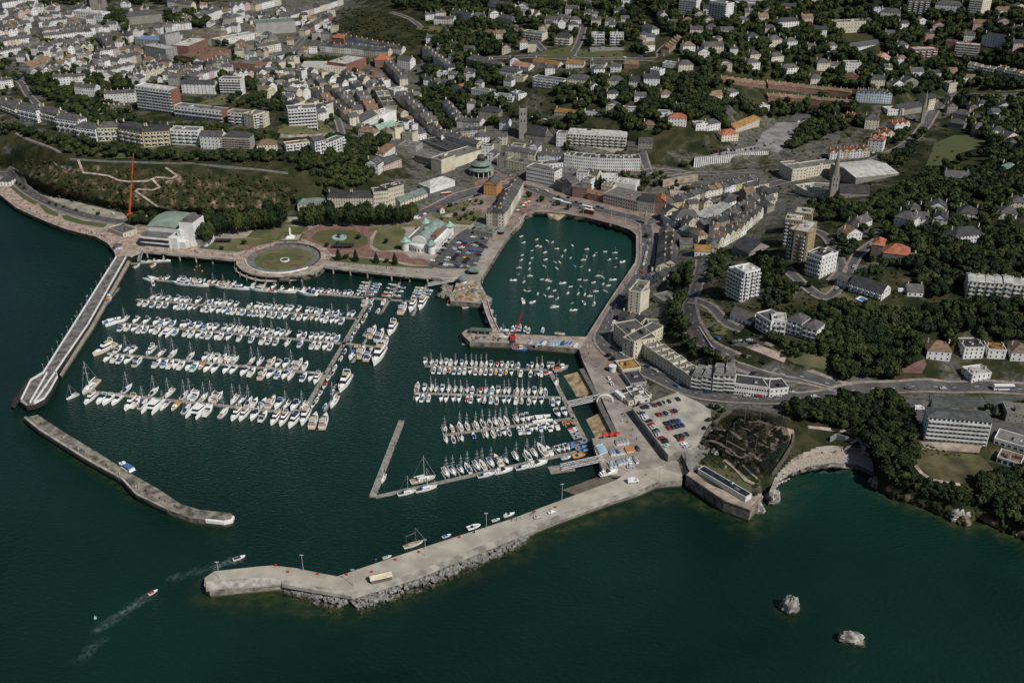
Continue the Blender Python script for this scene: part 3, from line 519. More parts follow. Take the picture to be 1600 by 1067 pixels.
# ---- patches on the hills
for nm, pts, m in [('lawn',[(429,214),(445,190),(455,182),(500,185),(522,205),(522,210),(480,214)],mlawn),('lawn',[(1444,265),(1460,225),(1490,212),(1520,212),(1540,222),(1530,232),(1500,240),(1470,268)],mgreen),('lawn',[(1585,180),(1610,178),(1610,200),(1588,195)],mgreen),('lawn',[(845,82),(895,72),(893,90),(850,92)],mgreen),('lawn',[(903,78),(970,80),(975,90),(900,90)],mgreen),
 ('lawn',[(1420,705),(1440,700),(1530,712),(1560,740),(1500,757),(1455,748),(1435,730)],mat('hotel_lawn',(.085,.075,.035),.95,.25,.1)),('lawn',[(1280,452),(1300,447),(1340,470),(1330,480),(1290,462)],mlawn),('lawn',[(1368,478),(1405,478),(1410,488),(1375,488)],mlawn),('lawn',[(1205,545),(1225,535),(1290,560),(1300,580),(1240,568)],mlawn),('lawn',[(1092,500),(1112,498),(1140,510),(1135,525),(1105,520)],mlawn),('lawn',[(1090,465),(1105,460),(1125,480),(1110,490),(1090,485)],mlawn),
 ('lawn',[(1145,8),(1210,10),(1205,22),(1140,20)],mgreen),('lawn',[(1530,135),(1600,130),(1610,142),(1560,145)],mlawn),('lawn',[(640,45),(690,40),(755,45),(740,58),(690,52)],mlawn),('lawn',[(1000,60),(1018,62),(1012,78),(1000,76)],mgreen),('lawn',[(300,165),(350,148),(380,152),(350,165)],mlawn),('lawn',[(85,160),(110,152),(118,160),(100,166)],mgreen),('lawn',[(300,240),(330,240),(325,250),(298,250)],mlawn),('lawn',[(150,240),(200,240),(210,248),(160,248)],mgreen),
 ('car_park',[(1085,250),(1120,240),(1180,228),(1190,210),(1215,192),(1262,192),(1245,212),(1215,240),(1205,237),(1140,247),(1088,257)],mat('grey_deck',(.22,.21,.2),.9,.15,.1)),('car_park',[(1230,190),(1240,180),(1275,178),(1262,192)],masph),('car_park',[(1390,625),(1440,622),(1445,660),(1430,668),(1400,645)],masph),('tennis_court',[(1452,618),(1530,620),(1540,634),(1455,638)],mat('court',(.075,.085,.075),.9,.15,.2)),('tennis_court',[(1535,618),(1610,622),(1612,633),(1545,634)],mat('court',(.1,.1,.1))),
 ('car_park',[(1140,540),(1175,528),(1190,538),(1180,545)],masph),('car_park',[(1055,512),(1075,508),(1090,530),(1085,538)],mat('red_tarmac',(.24,.11,.1),.9,.12,.2)),('terrace_paving',[(1165,543),(1182,538),(1230,556),(1225,567)],mat('pink_court',(.42,.32,.27),.9,.12,.2)),('drive',[(1408,577),(1444,561),(1448,570),(1440,584),(1412,583)],mat('red_drive',(.14,.075,.065),.9,.12,.2)),('terrace_paving',[(1435,690),(1535,694),(1530,708),(1440,702)],mgrav),
 ('car_park',[(1535,655),(1600,660),(1610,700),(1552,690)],masph),('car_park',[(1140,440),(1190,470),(1195,450),(1150,430)],masph),('terrace_paving',[(1110,295),(1135,288),(1150,292),(1120,300)],mgrav),('car_park',[(1045,292),(1080,288),(1075,304),(1048,308)],mgrav),('yard',[(800,280),(780,270),(740,285),(745,295),(790,290)],mat('yard_paving',(.19,.13,.11),.9,.15,.2)),('car_park',[(1340,360),(1370,358),(1395,365),(1370,370),(1345,372)],masph),('road',[(1400,450),(1440,455),(1440,462),(1400,458)],masph)]:
    patch(nm, pts, m, .3)
# beach
q = patch('beach', [(1213,748),(1222,735),(1245,718),(1270,708),(1310,704),(1345,708),(1362,722),(1366,745),(1340,734),(1300,731),(1262,737),(1237,745)], mat('pebble_beach', (.33,.295,.255), .95, .22, 1.6), .6, step=8)
patch('beach', [(1225,733),(1245,716),(1270,706),(1310,702),(1345,706),(1362,720),(1364,730),(1340,719),(1300,715),(1270,719),(1250,727),(1235,738)], mat('beach_apron', (.34,.28,.23), .95, .12, .4), .78, step=6)
patch('wet_sand', [(1237,746),(1262,737.5),(1300,731.5),(1340,734.5),(1366,746),(1364,739),(1340,727.5),(1300,724.5),(1262,730.5),(1236,741)], mat('wet_sand', (.115,.105,.095), .5, .25, 1.2), .74, step=6)
def curb(name, label, pts, h, w, m, cat='wall', base=1.5):
    b = MB(); q = [G(*p) for p in pts]
    for i in range(len(q)-1):
        d = (q[i+1]-q[i]); d.z = 0; d.normalize(); nn = Vector((d.y, -d.x, 0))*w/2; a, c_ = q[i], q[i+1]
        vs = [a+nn, c_+nn, c_-nn, a-nn]; b.add([v-Vector((0,0,base)) for v in vs]+[v+Vector((0,0,h)) for v in vs], [(0,1,5,4),(1,2,6,5),(2,3,7,6),(3,0,4,7),(4,5,6,7)][::1])
    return tag(b.build(name, m), label, cat)
curb('sea_wall', 'pale curved wall with a walkway behind the pebble beach', [(1205,772),(1215,745),(1228,730),(1250,713),(1275,703),(1310,699),(1345,702),(1360,712)], 1.4, 2.2, mcon)
curb('retaining_wall', 'grey curved retaining wall above the head of the pebble beach', [(1296,690),(1306,684),(1320,688),(1345,697),(1360,700)], 3, .8, mat('grey_wall', (.22,.22,.21)))
curb('roadside_wall', 'pale stone wall along the downhill side of the bending hill road', [(1092,512),(1112,543),(1152,567),(1202,583),(1252,594),(1300,607)], 1.0, .7, mcon)
curb('retaining_wall', 'long stone wall holding up the lawn below the stepped white flats', [(420,213),(450,216),(490,215),(523,211)], 3, 1, mcon)
curb('retaining_wall', 'stone wall along the top of the wooded cliff', [(110,250),(175,254),(250,256),(330,260),(400,266),(450,272)], 1.5, .8, mat('grey_wall', (.22,.22,.21)))
curb('retaining_wall', 'tall banded stone wall behind the small gravel car park', [(1035,292),(1060,287),(1090,283)], 7, 1, mgrav)
# ---------------------------------------------------------------- buildings
WALL = {k: mat('wall_'+k, c, .85, .07, .15, rnd=.10) for k, c in dict(W=(.66,.655,.63), C=(.55,.505,.39), S=(.25,.23,.19), B=(.21,.10,.07), Y=(.52,.45,.24), P=(.50,.36,.33), L=(.48,.54,.60), N=(.30,.225,.13), D=(.13,.115,.10), G=(.30,.29,.275), O=(.46,.22,.07), M=(.18,.012,.02)).items()}
WN = dict(W='white', C='cream', S='grey stone', B='red brick', Y='yellow', P='pink', L='pale blue', N='tan brick', D='dark brick', G='grey', O='orange', M='maroon')
def roofmat(k, c, **kw): return mat('roof_'+k, c, .8, .16, .25, rnd=.16, stretch=(1, 1, 3), **kw)
ROOF = {k: roofmat(k, c) for k, c in dict(g=(.088,.085,.081), d=(.050,.049,.051), r=(.33,.115,.06), b=(.19,.125,.08), t=(.24,.36,.29), l=(.42,.41,.38), f=(.145,.138,.128), p=(.42,.22,.16), T=(.15,.19,.165), u=(.16,.24,.40), o=(.27,.155,.05), k=(.045,.045,.05), h=(.075,.08,.078), m=(.19,.185,.175)).items()}
RN = dict(g='slate', d='dark slate', r='red tiled', b='brown tiled', t='copper green', l='pale flat', f='grey flat', p='pink tiled', T='green copper', u='blue', o='rust brown', k='black', h='grey-green', m='grey')
mglass = mat('window_glass', (.025,.030,.035), .12, .2, .4, spec=.5); mframe = mat('window_frame', (.6,.6,.58), .6); mdark = mat('dark_recess', (.03,.03,.03)); mbal = mat('balcony_white', (.6,.6,.58), .7); mmetal = mat('grey_metal', (.3,.3,.31), .5)
def win_mesh(name, mf):
    b = MB(); t = .1
    b.add([(-.5,-.04,0),(.5,-.04,0),(.5,-.04,1),(-.5,-.04,1),(-.5+t,-.04,t*.6),(.5-t,-.04,t*.6),(.5-t,-.04,1-t*.6),(-.5+t,-.04,1-t*.6)], [(0,1,5,4),(1,2,6,5),(2,3,7,6),(3,0,4,7)], 0)
    b.add([(-.5,0,0),(.5,0,0),(.5,0,1),(-.5,0,1),(-.5,-.04,0),(.5,-.04,0),(.5,-.04,1),(-.5,-.04,1)], [(0,1,5,4),(1,2,6,5),(2,3,7,6),(3,0,4,7)], 0)
    b.add([(-.5+t,-.02,t*.6),(.5-t,-.02,t*.6),(.5-t,-.02,1-t*.6),(-.5+t,-.02,1-t*.6)], [(0,1,2,3)], 1)
    return b.mesh(name, [mf, mglass])
WIN = win_mesh('window', mframe)
bc = MB(); bc.box(-.5,.5,-.95,0,0,.22); bc.box(-.5,.5,-1.0,-.87,.22,1.15); bc.box(-.5,-.495,-.87,0,.22,1.15); bc.box(.495,.5,-.87,0,.22,1.15); BALC = bc.mesh('balcony', mbal)
db = MB(); db.box(-.5,.5,-.35,.6,0,.75,0,0); db.add([(-.6,-.4,.75),(.6,-.4,.75),(.6,.7,.75),(-.6,.7,.75),(0,-.4,1.2),(0,.7,1.2)], [(0,1,4),(1,2,5,4),(2,3,5),(3,0,4,5)], 1); db.add([(-.35,-.36,.12),(.35,-.36,.12),(.35,-.36,.66),(-.35,-.36,.66)], [(0,1,2,3)], 2); DORM = db.mesh('dormer', [WALL['W'], ROOF['g'], mglass])
chm = MB(); chm.box(-.7,.7,-.35,.35,-1.5,1.3); [chm.cyl(-.45+.3*i,0,1.3,1.75,.12,.1,6,1) for i in range(4)]; CHIM = chm.mesh('chimney', [WALL['C'], ROOF['p']])
OCC = []          # footprints (centre, radius) so that scattered houses and trees keep clear
AUTO = []         # houses whose label is written at the end, once all of them stand
NWIN = [0]
def roof_mesh(rt, w, d, h, wm, rm, ov=.35, pitch=None):
    b = MB(); x, y0, y1 = w/2+ov, -ov, d+ov; rh = pitch or min(w, d)*.30+.6; eg = h-.05
    if rt == 'flat':
        b.box(-w/2+.3, w/2-.3, .3, d-.3, h, h+.06, 0)
        for q in ((-w/2-.1,w/2+.1,-.1,.3),(-w/2-.1,w/2+.1,d-.3,d+.1),(-w/2-.1,-w/2+.3,.3,d-.3),(w/2-.3,w/2+.1,.3,d-.3)): b.box(*q, h-.3, h+.75, 1)
        rn = random.Random(int(w*97+d*13))
        for _ in range(rn.randint(1, 3) if w*d > 90 else 0):
            cx, cy = rn.uniform(-w*.3, w*.3), rn.uniform(d*.25, d*.75); sx, sy = rn.uniform(.6, min(2.6, w*.12+.5)), rn.uniform(.6, min(2.2, d*.12+.5)); b.box(cx-sx, cx+sx, cy-sy, cy+sy, h+.06, h+rn.uniform(1, 2.6), rn.randint(0, 1), 0)
    elif rt == 'gable':
        ym = d/2; b.add([(-x,y0,eg),(x,y0,eg),(x,ym,eg+rh),(-x,ym,eg+rh),(-x,y1,eg),(x,y1,eg)], [(0,1,2,3),(3,2,5,4),(0,4,5,1)], 0)
        b.add([(-w/2,0,eg),(-w/2,d,eg),(-w/2,ym,eg+rh-.15),(w/2,0,eg),(w/2,d,eg),(w/2,ym,eg+rh-.15)], [(0,2,1),(3,4,5)], 1)
    elif rt == 'gablef':
        b.add([(-x,y0,eg),(0,y0,eg+rh),(x,y0,eg),(-x,y1,eg),(0,y1,eg+rh),(x,y1,eg)], [(0,1,4,3),(1,2,5,4),(0,3,5,2)], 0)
        b.add([(-w/2,-.02,eg),(w/2,-.02,eg),(0,-.02,eg+rh-.2),(-w/2,d+.02,eg),(w/2,d+.02,eg),(0,d+.02,eg+rh-.2)], [(0,1,2),(3,5,4)], 1)
    elif rt == 'hip':
        ov = .5; k = min(w, d)/2
        if w >= d: r0, r1 = (-w/2+k*.95, d/2), (w/2-k*.95, d/2)
        else: r0, r1 = (0, k*.95), (0, d-k*.95)
        b.add([(-x,y0,eg),(x,y0,eg),(x,y1,eg),(-x,y1,eg),(*r0,eg+rh),(*r1,eg+rh)], ([(0,1,5,4),(1,2,5),(2,3,4,5),(3,0,4)] if w >= d else [(0,1,4),(1,2,5,4),(2,3,5),(3,0,4,5)])+[(0,3,2,1)], 0)
    elif rt == 'mansard':
        i = 1.3; b.loft([[(-x,y0,eg),(x,y0,eg),(x,y1,eg),(-x,y1,eg)], [(-x+i,y0+i,eg+2.8),(x-i,y0+i,eg+2.8),(x-i,y1-i,eg+2.8),(-x+i,y1-i,eg+2.8)]], 0, False, True)
    elif rt == 'saw':
        n = max(2, int(w/7)); sw = w/n
        for i in range(n):
            a = -w/2+i*sw; b.add([(a,0,eg),(a+sw,0,eg),(a+sw*.8,0,eg+2.4),(a,d,eg),(a+sw,d,eg),(a+sw*.8,d,eg+2.4)], [(0,1,2),(3,5,4),(0,2,5,3),(1,4,5,2)], 0)
    return b.mesh('roof', [rm, wm])
def bld(name, label, cat, A, Bp, d, h, wall='W', roof='g', rt='flat', fl=None, bay=None, group=None, win=True, balc=0, chim=0, dorm=0, side=True, ends=None, ww=1.15, wh=1.5, pitch=None, sink=7, z0=None, nofront=False):
    A = A if isinstance(A, Vector) else G(*A); Bp = Bp if isinstance(Bp, Vector) else G(*Bp)
    zz = z0 if z0 is not None else min(A.z, Bp.z)
    v = Bp-A; v.z = 0; w = v.length; rz = math.atan2(v.y, v.x); mid = (A+Bp)/2; mid.z = zz
    root = thing(name, label, cat, mid, rz, group); wm, rm = WALL[wall], ROOF[roof]
    b = MB(); b.box(-w/2, w/2, 0, d, -sink, h)
    if ends: b.box(w/2-.05, w/2+.12, -.3, d+.3, -2, h+1.0, 1)
    b.build('wall', [wm]+([WALL[ends]] if ends else []), root)
    link('roof', roof_mesh(rt, w, d, h, wm, rm, pitch=pitch), root)
    fl = fl or max(1, round(h/3.1)); bay = bay if bay is not None else max(1, round(w/3.4)); fh = h/fl; nrm = Vector((math.sin(rz), -math.cos(rz), 0)); tocam = Vector((-mid.x, -mid.y, 0)); xd = Vector((math.cos(rz), math.sin(rz), 0))
    if win:
        for j in range(fl):
            for i in range(bay if not nofront else 0):
                x = -w/2+w*(i+.5)/bay; NWIN[0] += 1
                link('window', WIN, root, (x, -.01, j*fh+fh*.28), 0, (ww if not balc else min(w/bay*.72, 3), 1, min(wh, fh*.62)))
            if side and d > 3:
                nb = max(1, round(d/4.5))
                for sx in (-1, 1):
                    if (xd*sx).dot(tocam-xd*sx*w/2) > 0 and not (ends and sx > 0):
                        for i in range(nb): link('window', WIN, root, (sx*(w/2+.01), d*(i+.5)/nb, j*fh+fh*.28), sx*math.pi/2, (ww, 1, min(wh, fh*.62))); NWIN[0] += 1
    if balc:
        for j in range(1, fl):
            if balc == 1: link('balcony', BALC, root, (0, 0, j*fh-.1), 0, (w*.98, 1.5, 1))
            else:
                for i in range(0, bay, 2): link('balcony', BALC, root, (-w/2+w*(i+1)/bay if i+1 < bay else w/2-w/bay*.5, 0, j*fh-.1), 0, (w/bay*1.1, 1.5, 1))
    rh = 0 if rt == 'flat' else min(w, d)*.3
    for i in range(chim): link('chimney', CHIM, root, ((-w/2+.9 if i % 2 == 0 else w/2-.9)*(1 if i < 2 else .3), d/2, h+rh+.6 if rt != 'flat' else h+1.2), math.pi/2)
    for i in range(dorm): link('dormer', DORM, root, (-w/2+w*(i+.5)/dorm, .9, h-.1), 0, 1.6)
    c_ = mid+Vector((-nrm.x, -nrm.y, 0))*(d/2); OCC.append((c_.x, c_.y, math.hypot(w, d)/2*.86))
    return root
def hm(px, py, hpx):                               # wall height in metres from its height in the photo
    z = gz(px, py); s, c_ = pxm(px, py, z); return max(2.6, hpx/(s*c_))
def H1(x1, y1, x2, y2, hpx, d, wall, roof, rt, name=None, label=None, cat=None, **k):
    h = hm((x1+x2)/2, (y1+y2)/2, hpx)
    r = bld(name or 'house', label or '', cat or 'house', (x1, y1), (x2, y2), d, h, wall, roof, rt, **k)
    if not label: AUTO.append((r, (x1+x2)/2, (y1+y2)/2, wall, roof, rt, name or 'house'))
    return r
RW = []
def row(x1, y1, x2, y2, n, hpx, d, walls, roofs, rt, where, name=None, end='seaward end', jit=.06, **k):
    if name is None: name = 'gabled_house' if rt == 'gablef' else 'townhouse' if rt in ('flat', 'mansard') or hpx > 15 else 'hipped_house' if rt == 'hip' else 'terraced_house'
    a, b_ = Vector((x1, y1)), Vector((x2, y2)); rn = random.Random(int(x1*7+y1)); cnt = {}
    for i in range(n):
        p, q = a.lerp(b_, i/n), a.lerp(b_, (i+1)/n-.01/n); wl = walls[i % len(walls)]; rf = roofs[(i*5+i//3) % len(roofs)]
        h = hm((p.x+q.x)/2, (p.y+q.y)/2, hpx)*(1+rn.uniform(-jit, jit)); cnt[wl] = cnt.get(wl, 0)+1; nth = cnt[wl]
        one = walls.count(wl) == 1
        lab = f"{'only' if one else ordw(nth)} {WN[wl]} house {'of' if where.endswith(('group','pair','villas','cottages')) or ' pair' in where else 'along'} the {where}"
        A = G(p.x, p.y); Bq = G(q.x, q.y); bld(name, lab.replace('  ', ' '), 'house', A, Bq, d*(1+rn.uniform(-.05, .1)), h, wl, rf, rt, group=f'houses of the {where}'[:60], chim=1, **k)
# --- landmark blocks: (x1,y1)-(x2,y2) foot of the front wall in the photo, height in photo pixels, depth in metres
apt = dict(cat='apartment block')
H1(217,172,272,178,36,13,'W','l','flat','apartment_block','tall white slab of flats with a red end wall and balcony rows',**apt,balc=1,fl=8,bay=12,ends='B')
H1(274,183,349,192,17,12,'W','f','flat','apartment_block','long low white flats with a red end wall beside the tall slab',**apt,balc=1,fl=3,bay=14,ends='B')
H1(357,194,413,200,19,12,'C','f','flat','apartment_block','beige three storey flats next to the long red-ended flats',**apt,balc=2,fl=4,bay=10)
H1(345,148,378,149,23,14,'W','f','flat','apartment_block','square white block of flats behind the clifftop lawn trees',**apt,balc=1,fl=6,bay=7)
H1(285,146,337,148,15,11,'W','d','gable','apartment_block','white flats with dark gabled roof between trees above the red-ended slab',**apt,fl=4,bay=9)
H1(188,222,226,231,24,15,'Y','d','mansard','hotel','yellow clifftop mansion block with grey mansard, the one further from the scaffolding','hotel',fl=4,bay=8,balc=2,dorm=4,chim=2)
H1(228,231,267,227,24,15,'Y','d','mansard','hotel','yellow clifftop mansion block with grey mansard, the one closer to the scaffolding','hotel',fl=4,bay=8,balc=2,dorm=4,chim=2)
H1(269,226,312,228,22,13,'W','f','flat','hotel','bright white clifftop hotel with balconies and a blue lower floor','hotel',fl=4,bay=8,balc=2,chim=2)
H1(314,232,349,235,20,12,'W','g','gable','villa','white bay-fronted gabled clifftop house between hotel and scaffolded block','villa',fl=4,bay=6,chim=2,dorm=3)
sc = H1(351,235,392,236,21,12,'G','d','hip','villa','grey clifftop building wrapped in scaffolding','villa',fl=4,bay=7)
b = MB(); sw = (G(392,236)-G(351,235)).length
for i in range(13):
    x = -sw/2-.8+(sw+1.6)*i/12; b.tube((x,-1.6,-1),(x,-1.6,13),.09,4)
for j in range(6): b.box(-sw/2-.8, sw/2+.8, -1.7, -.7, j*2.2+.9, j*2.2+1.05)
b.build('scaffolding', mat('scaffold', (.33,.28,.22)), sc)
for q in [(121,218,152,222,20,'W'),(155,222,186,220,22,'C'),(90,206,125,209,22,'W'),(64,190,92,196,18,'C'),(30,187,60,193,20,'W'),(4,174,26,183,12,'C')]: H1(*q[:5],12,q[5],'g','hip','villa',cat='villa',chim=2,fl=3,balc=2)
H1(116,27,162,36,13,16,'W','l','flat','office_building','white flat-roofed office block with dark glazing before the skyline church','office',fl=3,bay=12,ww=2.5)
H1(228,91,262,99,20,18,'G','l','flat','office_building','grey banded offices with pale roof below the blue-roofed block','office',fl=6,bay=8,ww=2.6,wh=1.3)
H1(212,74,262,82,16,22,'G','u','flat','office_building','long office block with a bright blue flat roof','office',fl=4,bay=10,ww=2.4)
H1(262,86,285,80,28,12,'G','f','flat','office_building','narrow grey stair tower block joined to the blue-roofed offices','office',fl=8,bay=4)
H1(296,88,326,75,14,26,'B','l','flat','shop_building','red brick shopping block with white roof beside the blue-roofed offices','shop')
H1(300,99,362,88,10,24,'B','b','flat','shop_building','low red brick shops with brown roof in the town centre','shop')
H1(305,62,345,66,11,22,'N','f','flat','office_building','tan concrete office block uphill of the town centre shops','office')
H1(344,72,402,61,8,18,'W','l','flat','shop_building','long white flat-roofed shop gallery below the department store','shop')
H1(362,112,400,116,14,20,'B','f','flat','shop_building','dark red brick precinct block near the long white gallery','shop')
H1(401,53,463,51,16,30,'G','T','flat','department_store','big pale windowless department store with plant on its roof','department store',win=False)
H1(198,40,254,34,12,18,'S','g','hip','town_hall','long grey stone town hall with a thin clock turret','town hall',fl=2,bay=16)
def spire(name, label, x, y, wm, hw, ht, hs, wall='S', rf='g', loc=None, n=4, cat='church'):
    r = thing(name, label, cat, loc or G(x, y)); b = MB(); b.box(-hw, hw, -hw, hw, -5, ht); b.build('tower', WALL[wall], r)
    b = MB(); rr_ = hw*1.25
    if hs: b.loft([b.ring(0,0,ht,rr_ if n == 4 else hw*1.05,n,a0=math.pi/4), b.ring(0,0,ht+hs,.12,n,a0=math.pi/4)], 0); b.build('spire', WALL[wall] if rf == 'S' else ROOF[rf], r)
    for sx in (-1, 1):
        for sy in (-1, 1): MB().loft([MB().ring(sx*hw*.9, sy*hw*.9, ht-.5, hw*.16, 4), MB().ring(sx*hw*.9, sy*hw*.9, ht+hw*.9, .05, 4)]).build('pinnacle', WALL[wall], r)
    for zt in (.55, .8):
        for dx in (-.4, .4): link('window', WIN, r, (dx*hw, -hw-.01, ht*zt), 0, (hw*.45, 1, ht*.13)); link('window', WIN, r, (hw+.01 if x < CX else -hw-.01, dx*hw, ht*zt), math.pi/2 if x < CX else -math.pi/2, (hw*.45, 1, ht*.13))
    OCC.append((r.location.x, r.location.y, hw*1.5)); return r
spire('clock_turret','slim pointed stone clock turret rising from the town hall',229,32,None,2.2,17,9,'S','d',cat='tower')
spire('church_tower','square grey church tower on the skyline behind white offices',148,14,None,4.5,24,0,'S','S',cat='tower')
H1(136,12,160,14,9,16,'S','g','gable','church','dark-roofed church nave on the skyline beside its square tower','church')
H1(48,115,84,104,10,14,'S','b','gable','church','brown-roofed stone church with a small bell spire among clifftop trees','church',fl=1)
spire('bell_spire','short dark bell spire at the gable of the brown-roofed church',45,113,None,1.8,13,9,'S','d',cat='tower')
# centre
H1(452,197,497,204,34,16,'W','f','flat','apartment_block','stepped white flats with wraparound balconies on the hilltop lawn',**apt,balc=1,fl=7,bay=9)
H1(398,202,416,196,20,14,'C','f','flat','apartment_block','tan flats at the edge of the hilltop lawn',**apt,balc=2,fl=5,bay=4)
H1(448,237,485,236,13,10,'W','o','flat','villa','long white house with rust brown roof perched on the cliff wall','villa',balc=2)
H1(402,237,434,236,10,12,'C','b','hip','villa','cream bungalow with brown hip roof on the clifftop','villa')
H1(494,249,511,249,30,10,'W','g','gable','apartment_block','narrow tall white gabled flats stepping down the wooded cliff',**apt,balc=2,fl=6,bay=4)
H1(509,242,540,237,22,10,'W','f','flat','apartment_block','white flats with arched balconies beside the narrow tall ones',**apt,balc=2,fl=5,bay=7)
H1(470,112,542,117,11,34,'C','l','flat','shopping_centre','large shopping centre with white roofs and cream front','shopping centre')
H1(541,117,573,104,15,30,'B','l','flat','shopping_centre','red brick end block of the shopping centre with white rooftop','shopping centre',win=False)
r = thing('cinema','low curved building with a maroon fascia by the red brick shopping centre','cinema',G(585,128)); b = MB(); b.cyl(0,10,-5,5,13,n=28); b.build('wall',WALL['M'],r); b = MB(); b.cyl(0,10,5,6.2,12.4,n=28); b.cyl(-2,12,6.2,11,4.5,n=20,m=1); b.build('roof',[ROOF['f'],WALL['B']],r); OCC.append((r.location.x,r.location.y+10,14))
H1(586,106,613,102,11,18,'B','r','hip','hall','brick hall with red hipped roof under the terraced hillside','hall')
H1(519,70,538,71,11,14,'B','r','hip','hall','square brick building with orange pyramid roof at the crescent end','hall')
row(537,69,628,86,11,9,9,'WWLWWWCWWPW','gd','gable','upper crescent terrace under the scrubby knoll')
row(500,81,607,91,11,10,10,'CWCCWCWCCWC','gd','gable','lower crescent terrace under the scrubby knoll')
row(455,34,537,8,9,9,11,'WCWPWCWWC','gd','gable','long shopping street climbing away past the department store')
row(478,57,521,32,6,9,11,'CBWCWB','gd','gable','street side facing the department store')
row(665,33,697,28,4,9,9,'WWWC','gd','hip','white group on the skyline ridge')
row(678,39,709,38,4,9,9,'WWCW','gd','gable','front group on the skyline ridge')
row(704,29,735,34,3,9,9,'WPL','d','gable','coloured group on the skyline ridge')
H1(737,36,756,34,11,10,'W','g','hip',chim=2)
row(400,120,478,121,9,10,10,'CWSCWCSCW','gd','gable','grey-roofed terrace behind the hilltop lawn')
row(400,131,490,138,9,10,10,'SCWSWCWCS','gdb','gablef','second grey-roofed terrace behind the hilltop lawn')
row(485,150,547,196,9,11,10,'CWYCWCSWC','gbd','gablef','narrow lane running down beside the hilltop lawn')
row(520,152,553,186,6,12,11,'CSCWCC','gd','gablef','second narrow lane below the shopping centre')
row(556,158,575,186,4,13,12,'SCNC','gbf','gablef','wider houses between the lanes and the shopping street')
row(584,150,600,182,4,14,14,'SCCS','gf','flat','sunlit side of the winding shopping street')
row(618,157,668,204,7,12,12,'WCSCWCY','gd','gablef','winding shopping street below the wooded rocks')
H1(616,154,637,149,11,13,'W','l','flat','shop_building','white shop with flat roof at the top of the winding street','shop')
H1(592,193,620,191,17,18,'W','l','flat','cinema','large plain white hall beside the winding shopping street','hall',win=False)
H1(567,198,591,193,14,16,'W','g','gable','hall','white hall with slate gable next to the plain white hall','hall')
H1(593,205,622,204,8,14,'G','t','gable','hall','small hall with a bright green copper roof','hall')
row(660,88,701,121,8,13,10,'WCWWLCWW','gd','gablef','stepped terrace climbing the rocky hillside')
H1(683,131,701,127,16,12,'W','f','flat','villa','castle-like white house on the rock above the shopping street','villa',chim=2)
H1(621,106,641,110,14,12,'W','g','gable','house',chim=2)
row(600,108,625,135,6,11,11,'SCCSWC','gd','gablef','curving street above the maroon cinema')
H1(705,146,728,144,11,12,'W','r','gablef',chim=1); H1(736,150,772,151,10,12,'W','f','flat'); H1(773,161,801,160,11,12,'W','T','flat','apartment_block','low white flats with a teal roof edge on the hillside',**apt,balc=1,fl=3)
H1(728,104,762,106,12,16,'S','g','hip','villa','large grey-roofed stone mansion among hillside trees','villa',chim=3,dorm=4)
H1(748,191,779,188,17,14,'S','d','hip','villa','tall grey stone house beside the white terrace above the arcade','villa',chim=3)
row(714,200,750,200,4,11,10,'WWWW','g','gable','white terrace under the wooded rock')
row(720,215,757,211,5,10,9,'PYLPY','gd','gable','coloured terrace above the long grey shopping arcade')
H1(744,226,765,222,11,12,'W','g','hip',chim=1); H1(758,108,780,110,10,12,'C','g','hip',chim=1); H1(780,122,808,120,13,12,'W','g','hip',chim=2); H1(755,60,771,62,10,10,'C','b','hip')
# shopping arcade, round domed building
H1(648,252,690,268,14,22,'D','f','flat','shopping_arcade','long dark glass-fronted shopping arcade with grey roof decks','arcade',fl=3,bay=16,ww=2.6)
H1(690,272,712,264,20,14,'C','f','flat','shopping_arcade','cream end block of the shopping arcade by the marquee','arcade',win=False)
H1(712,262,752,248,14,20,'C','f','flat','shopping_arcade','pale sloping-roofed wing of the arcade behind the round dome','arcade',win=False)
for i, (a, c_) in enumerate([((622,228),(650,238)),((640,238),(700,256)),((660,222),(705,245))]): H1(*a,*c_,7,18,'G','f' if i != 2 else 'd','flat','shopping_arcade',['grey roofed stepped arcade wing at the top of the lane','grey arcade roof deck with open light wells','arcade wing with dark glazed roof strips along the street'][i],'arcade',win=False)
H1(676,212,760,240,6,9,'C','k','gable','glass_arcade','long glazed ridge roof running along the shopping street','arcade',win=False)
dm = thing('domed_pavilion','round copper-roofed building with tiers and a central dome','pavilion',P(752,272,9)); Rr = 39/2/pxm(752,268,14)[0]
b = MB(); b.cyl(0,0,-5,6,Rr*.72,n=32); b.build('wall',mglass,dm)
for i in range(14):
    a = 2*math.pi*i/14; MB().cyl(Rr*.93*math.cos(a),Rr*.93*math.sin(a),-5,6.2,.35,n=6).build('column',WALL['W'],dm)
for zt, ra, rb, dz in ((6,1.02,.78,2.4),(11,.84,.5,3.4)): 
    b = MB(); b.loft([b.ring(0,0,zt-.4,Rr*ra,40),b.ring(0,0,zt,Rr*ra,40),b.ring(0,0,zt+dz,Rr*rb,40)],0,True,True); b.build('roof',ROOF['T'],dm)
b = MB(); b.cyl(0,0,8.3,11,Rr*.7,n=32); b.cyl(0,0,14,17,Rr*.34,n=24); b.build('drum',mglass,dm)
b = MB(); b.loft([b.ring(0,0,17+Rr*.3*math.sin(t),Rr*.32*math.cos(t)+.05,20) for t in [i*math.pi/16 for i in range(9)]]); b.build('dome',ROOF['g'],dm,True); OCC.append((dm.location.x,dm.location.y,Rr))
b = MB(); 
tent = H1(672,303,711,291,9,17,'W','l','hip','marquee','long white tent-roofed hall with a striped edge beside the road','marquee',win=False,pitch=4.5)
H1(626,325,668,308,8,12,'C','T','gable','shop_building','low green-roofed shop arcade between crescent and white tent','shop')
H1(756,305,776,307,17,18,'O','g','gablef','shop_building','bright orange brick gabled building by the domed pavilion','shop',fl=4,bay=4)
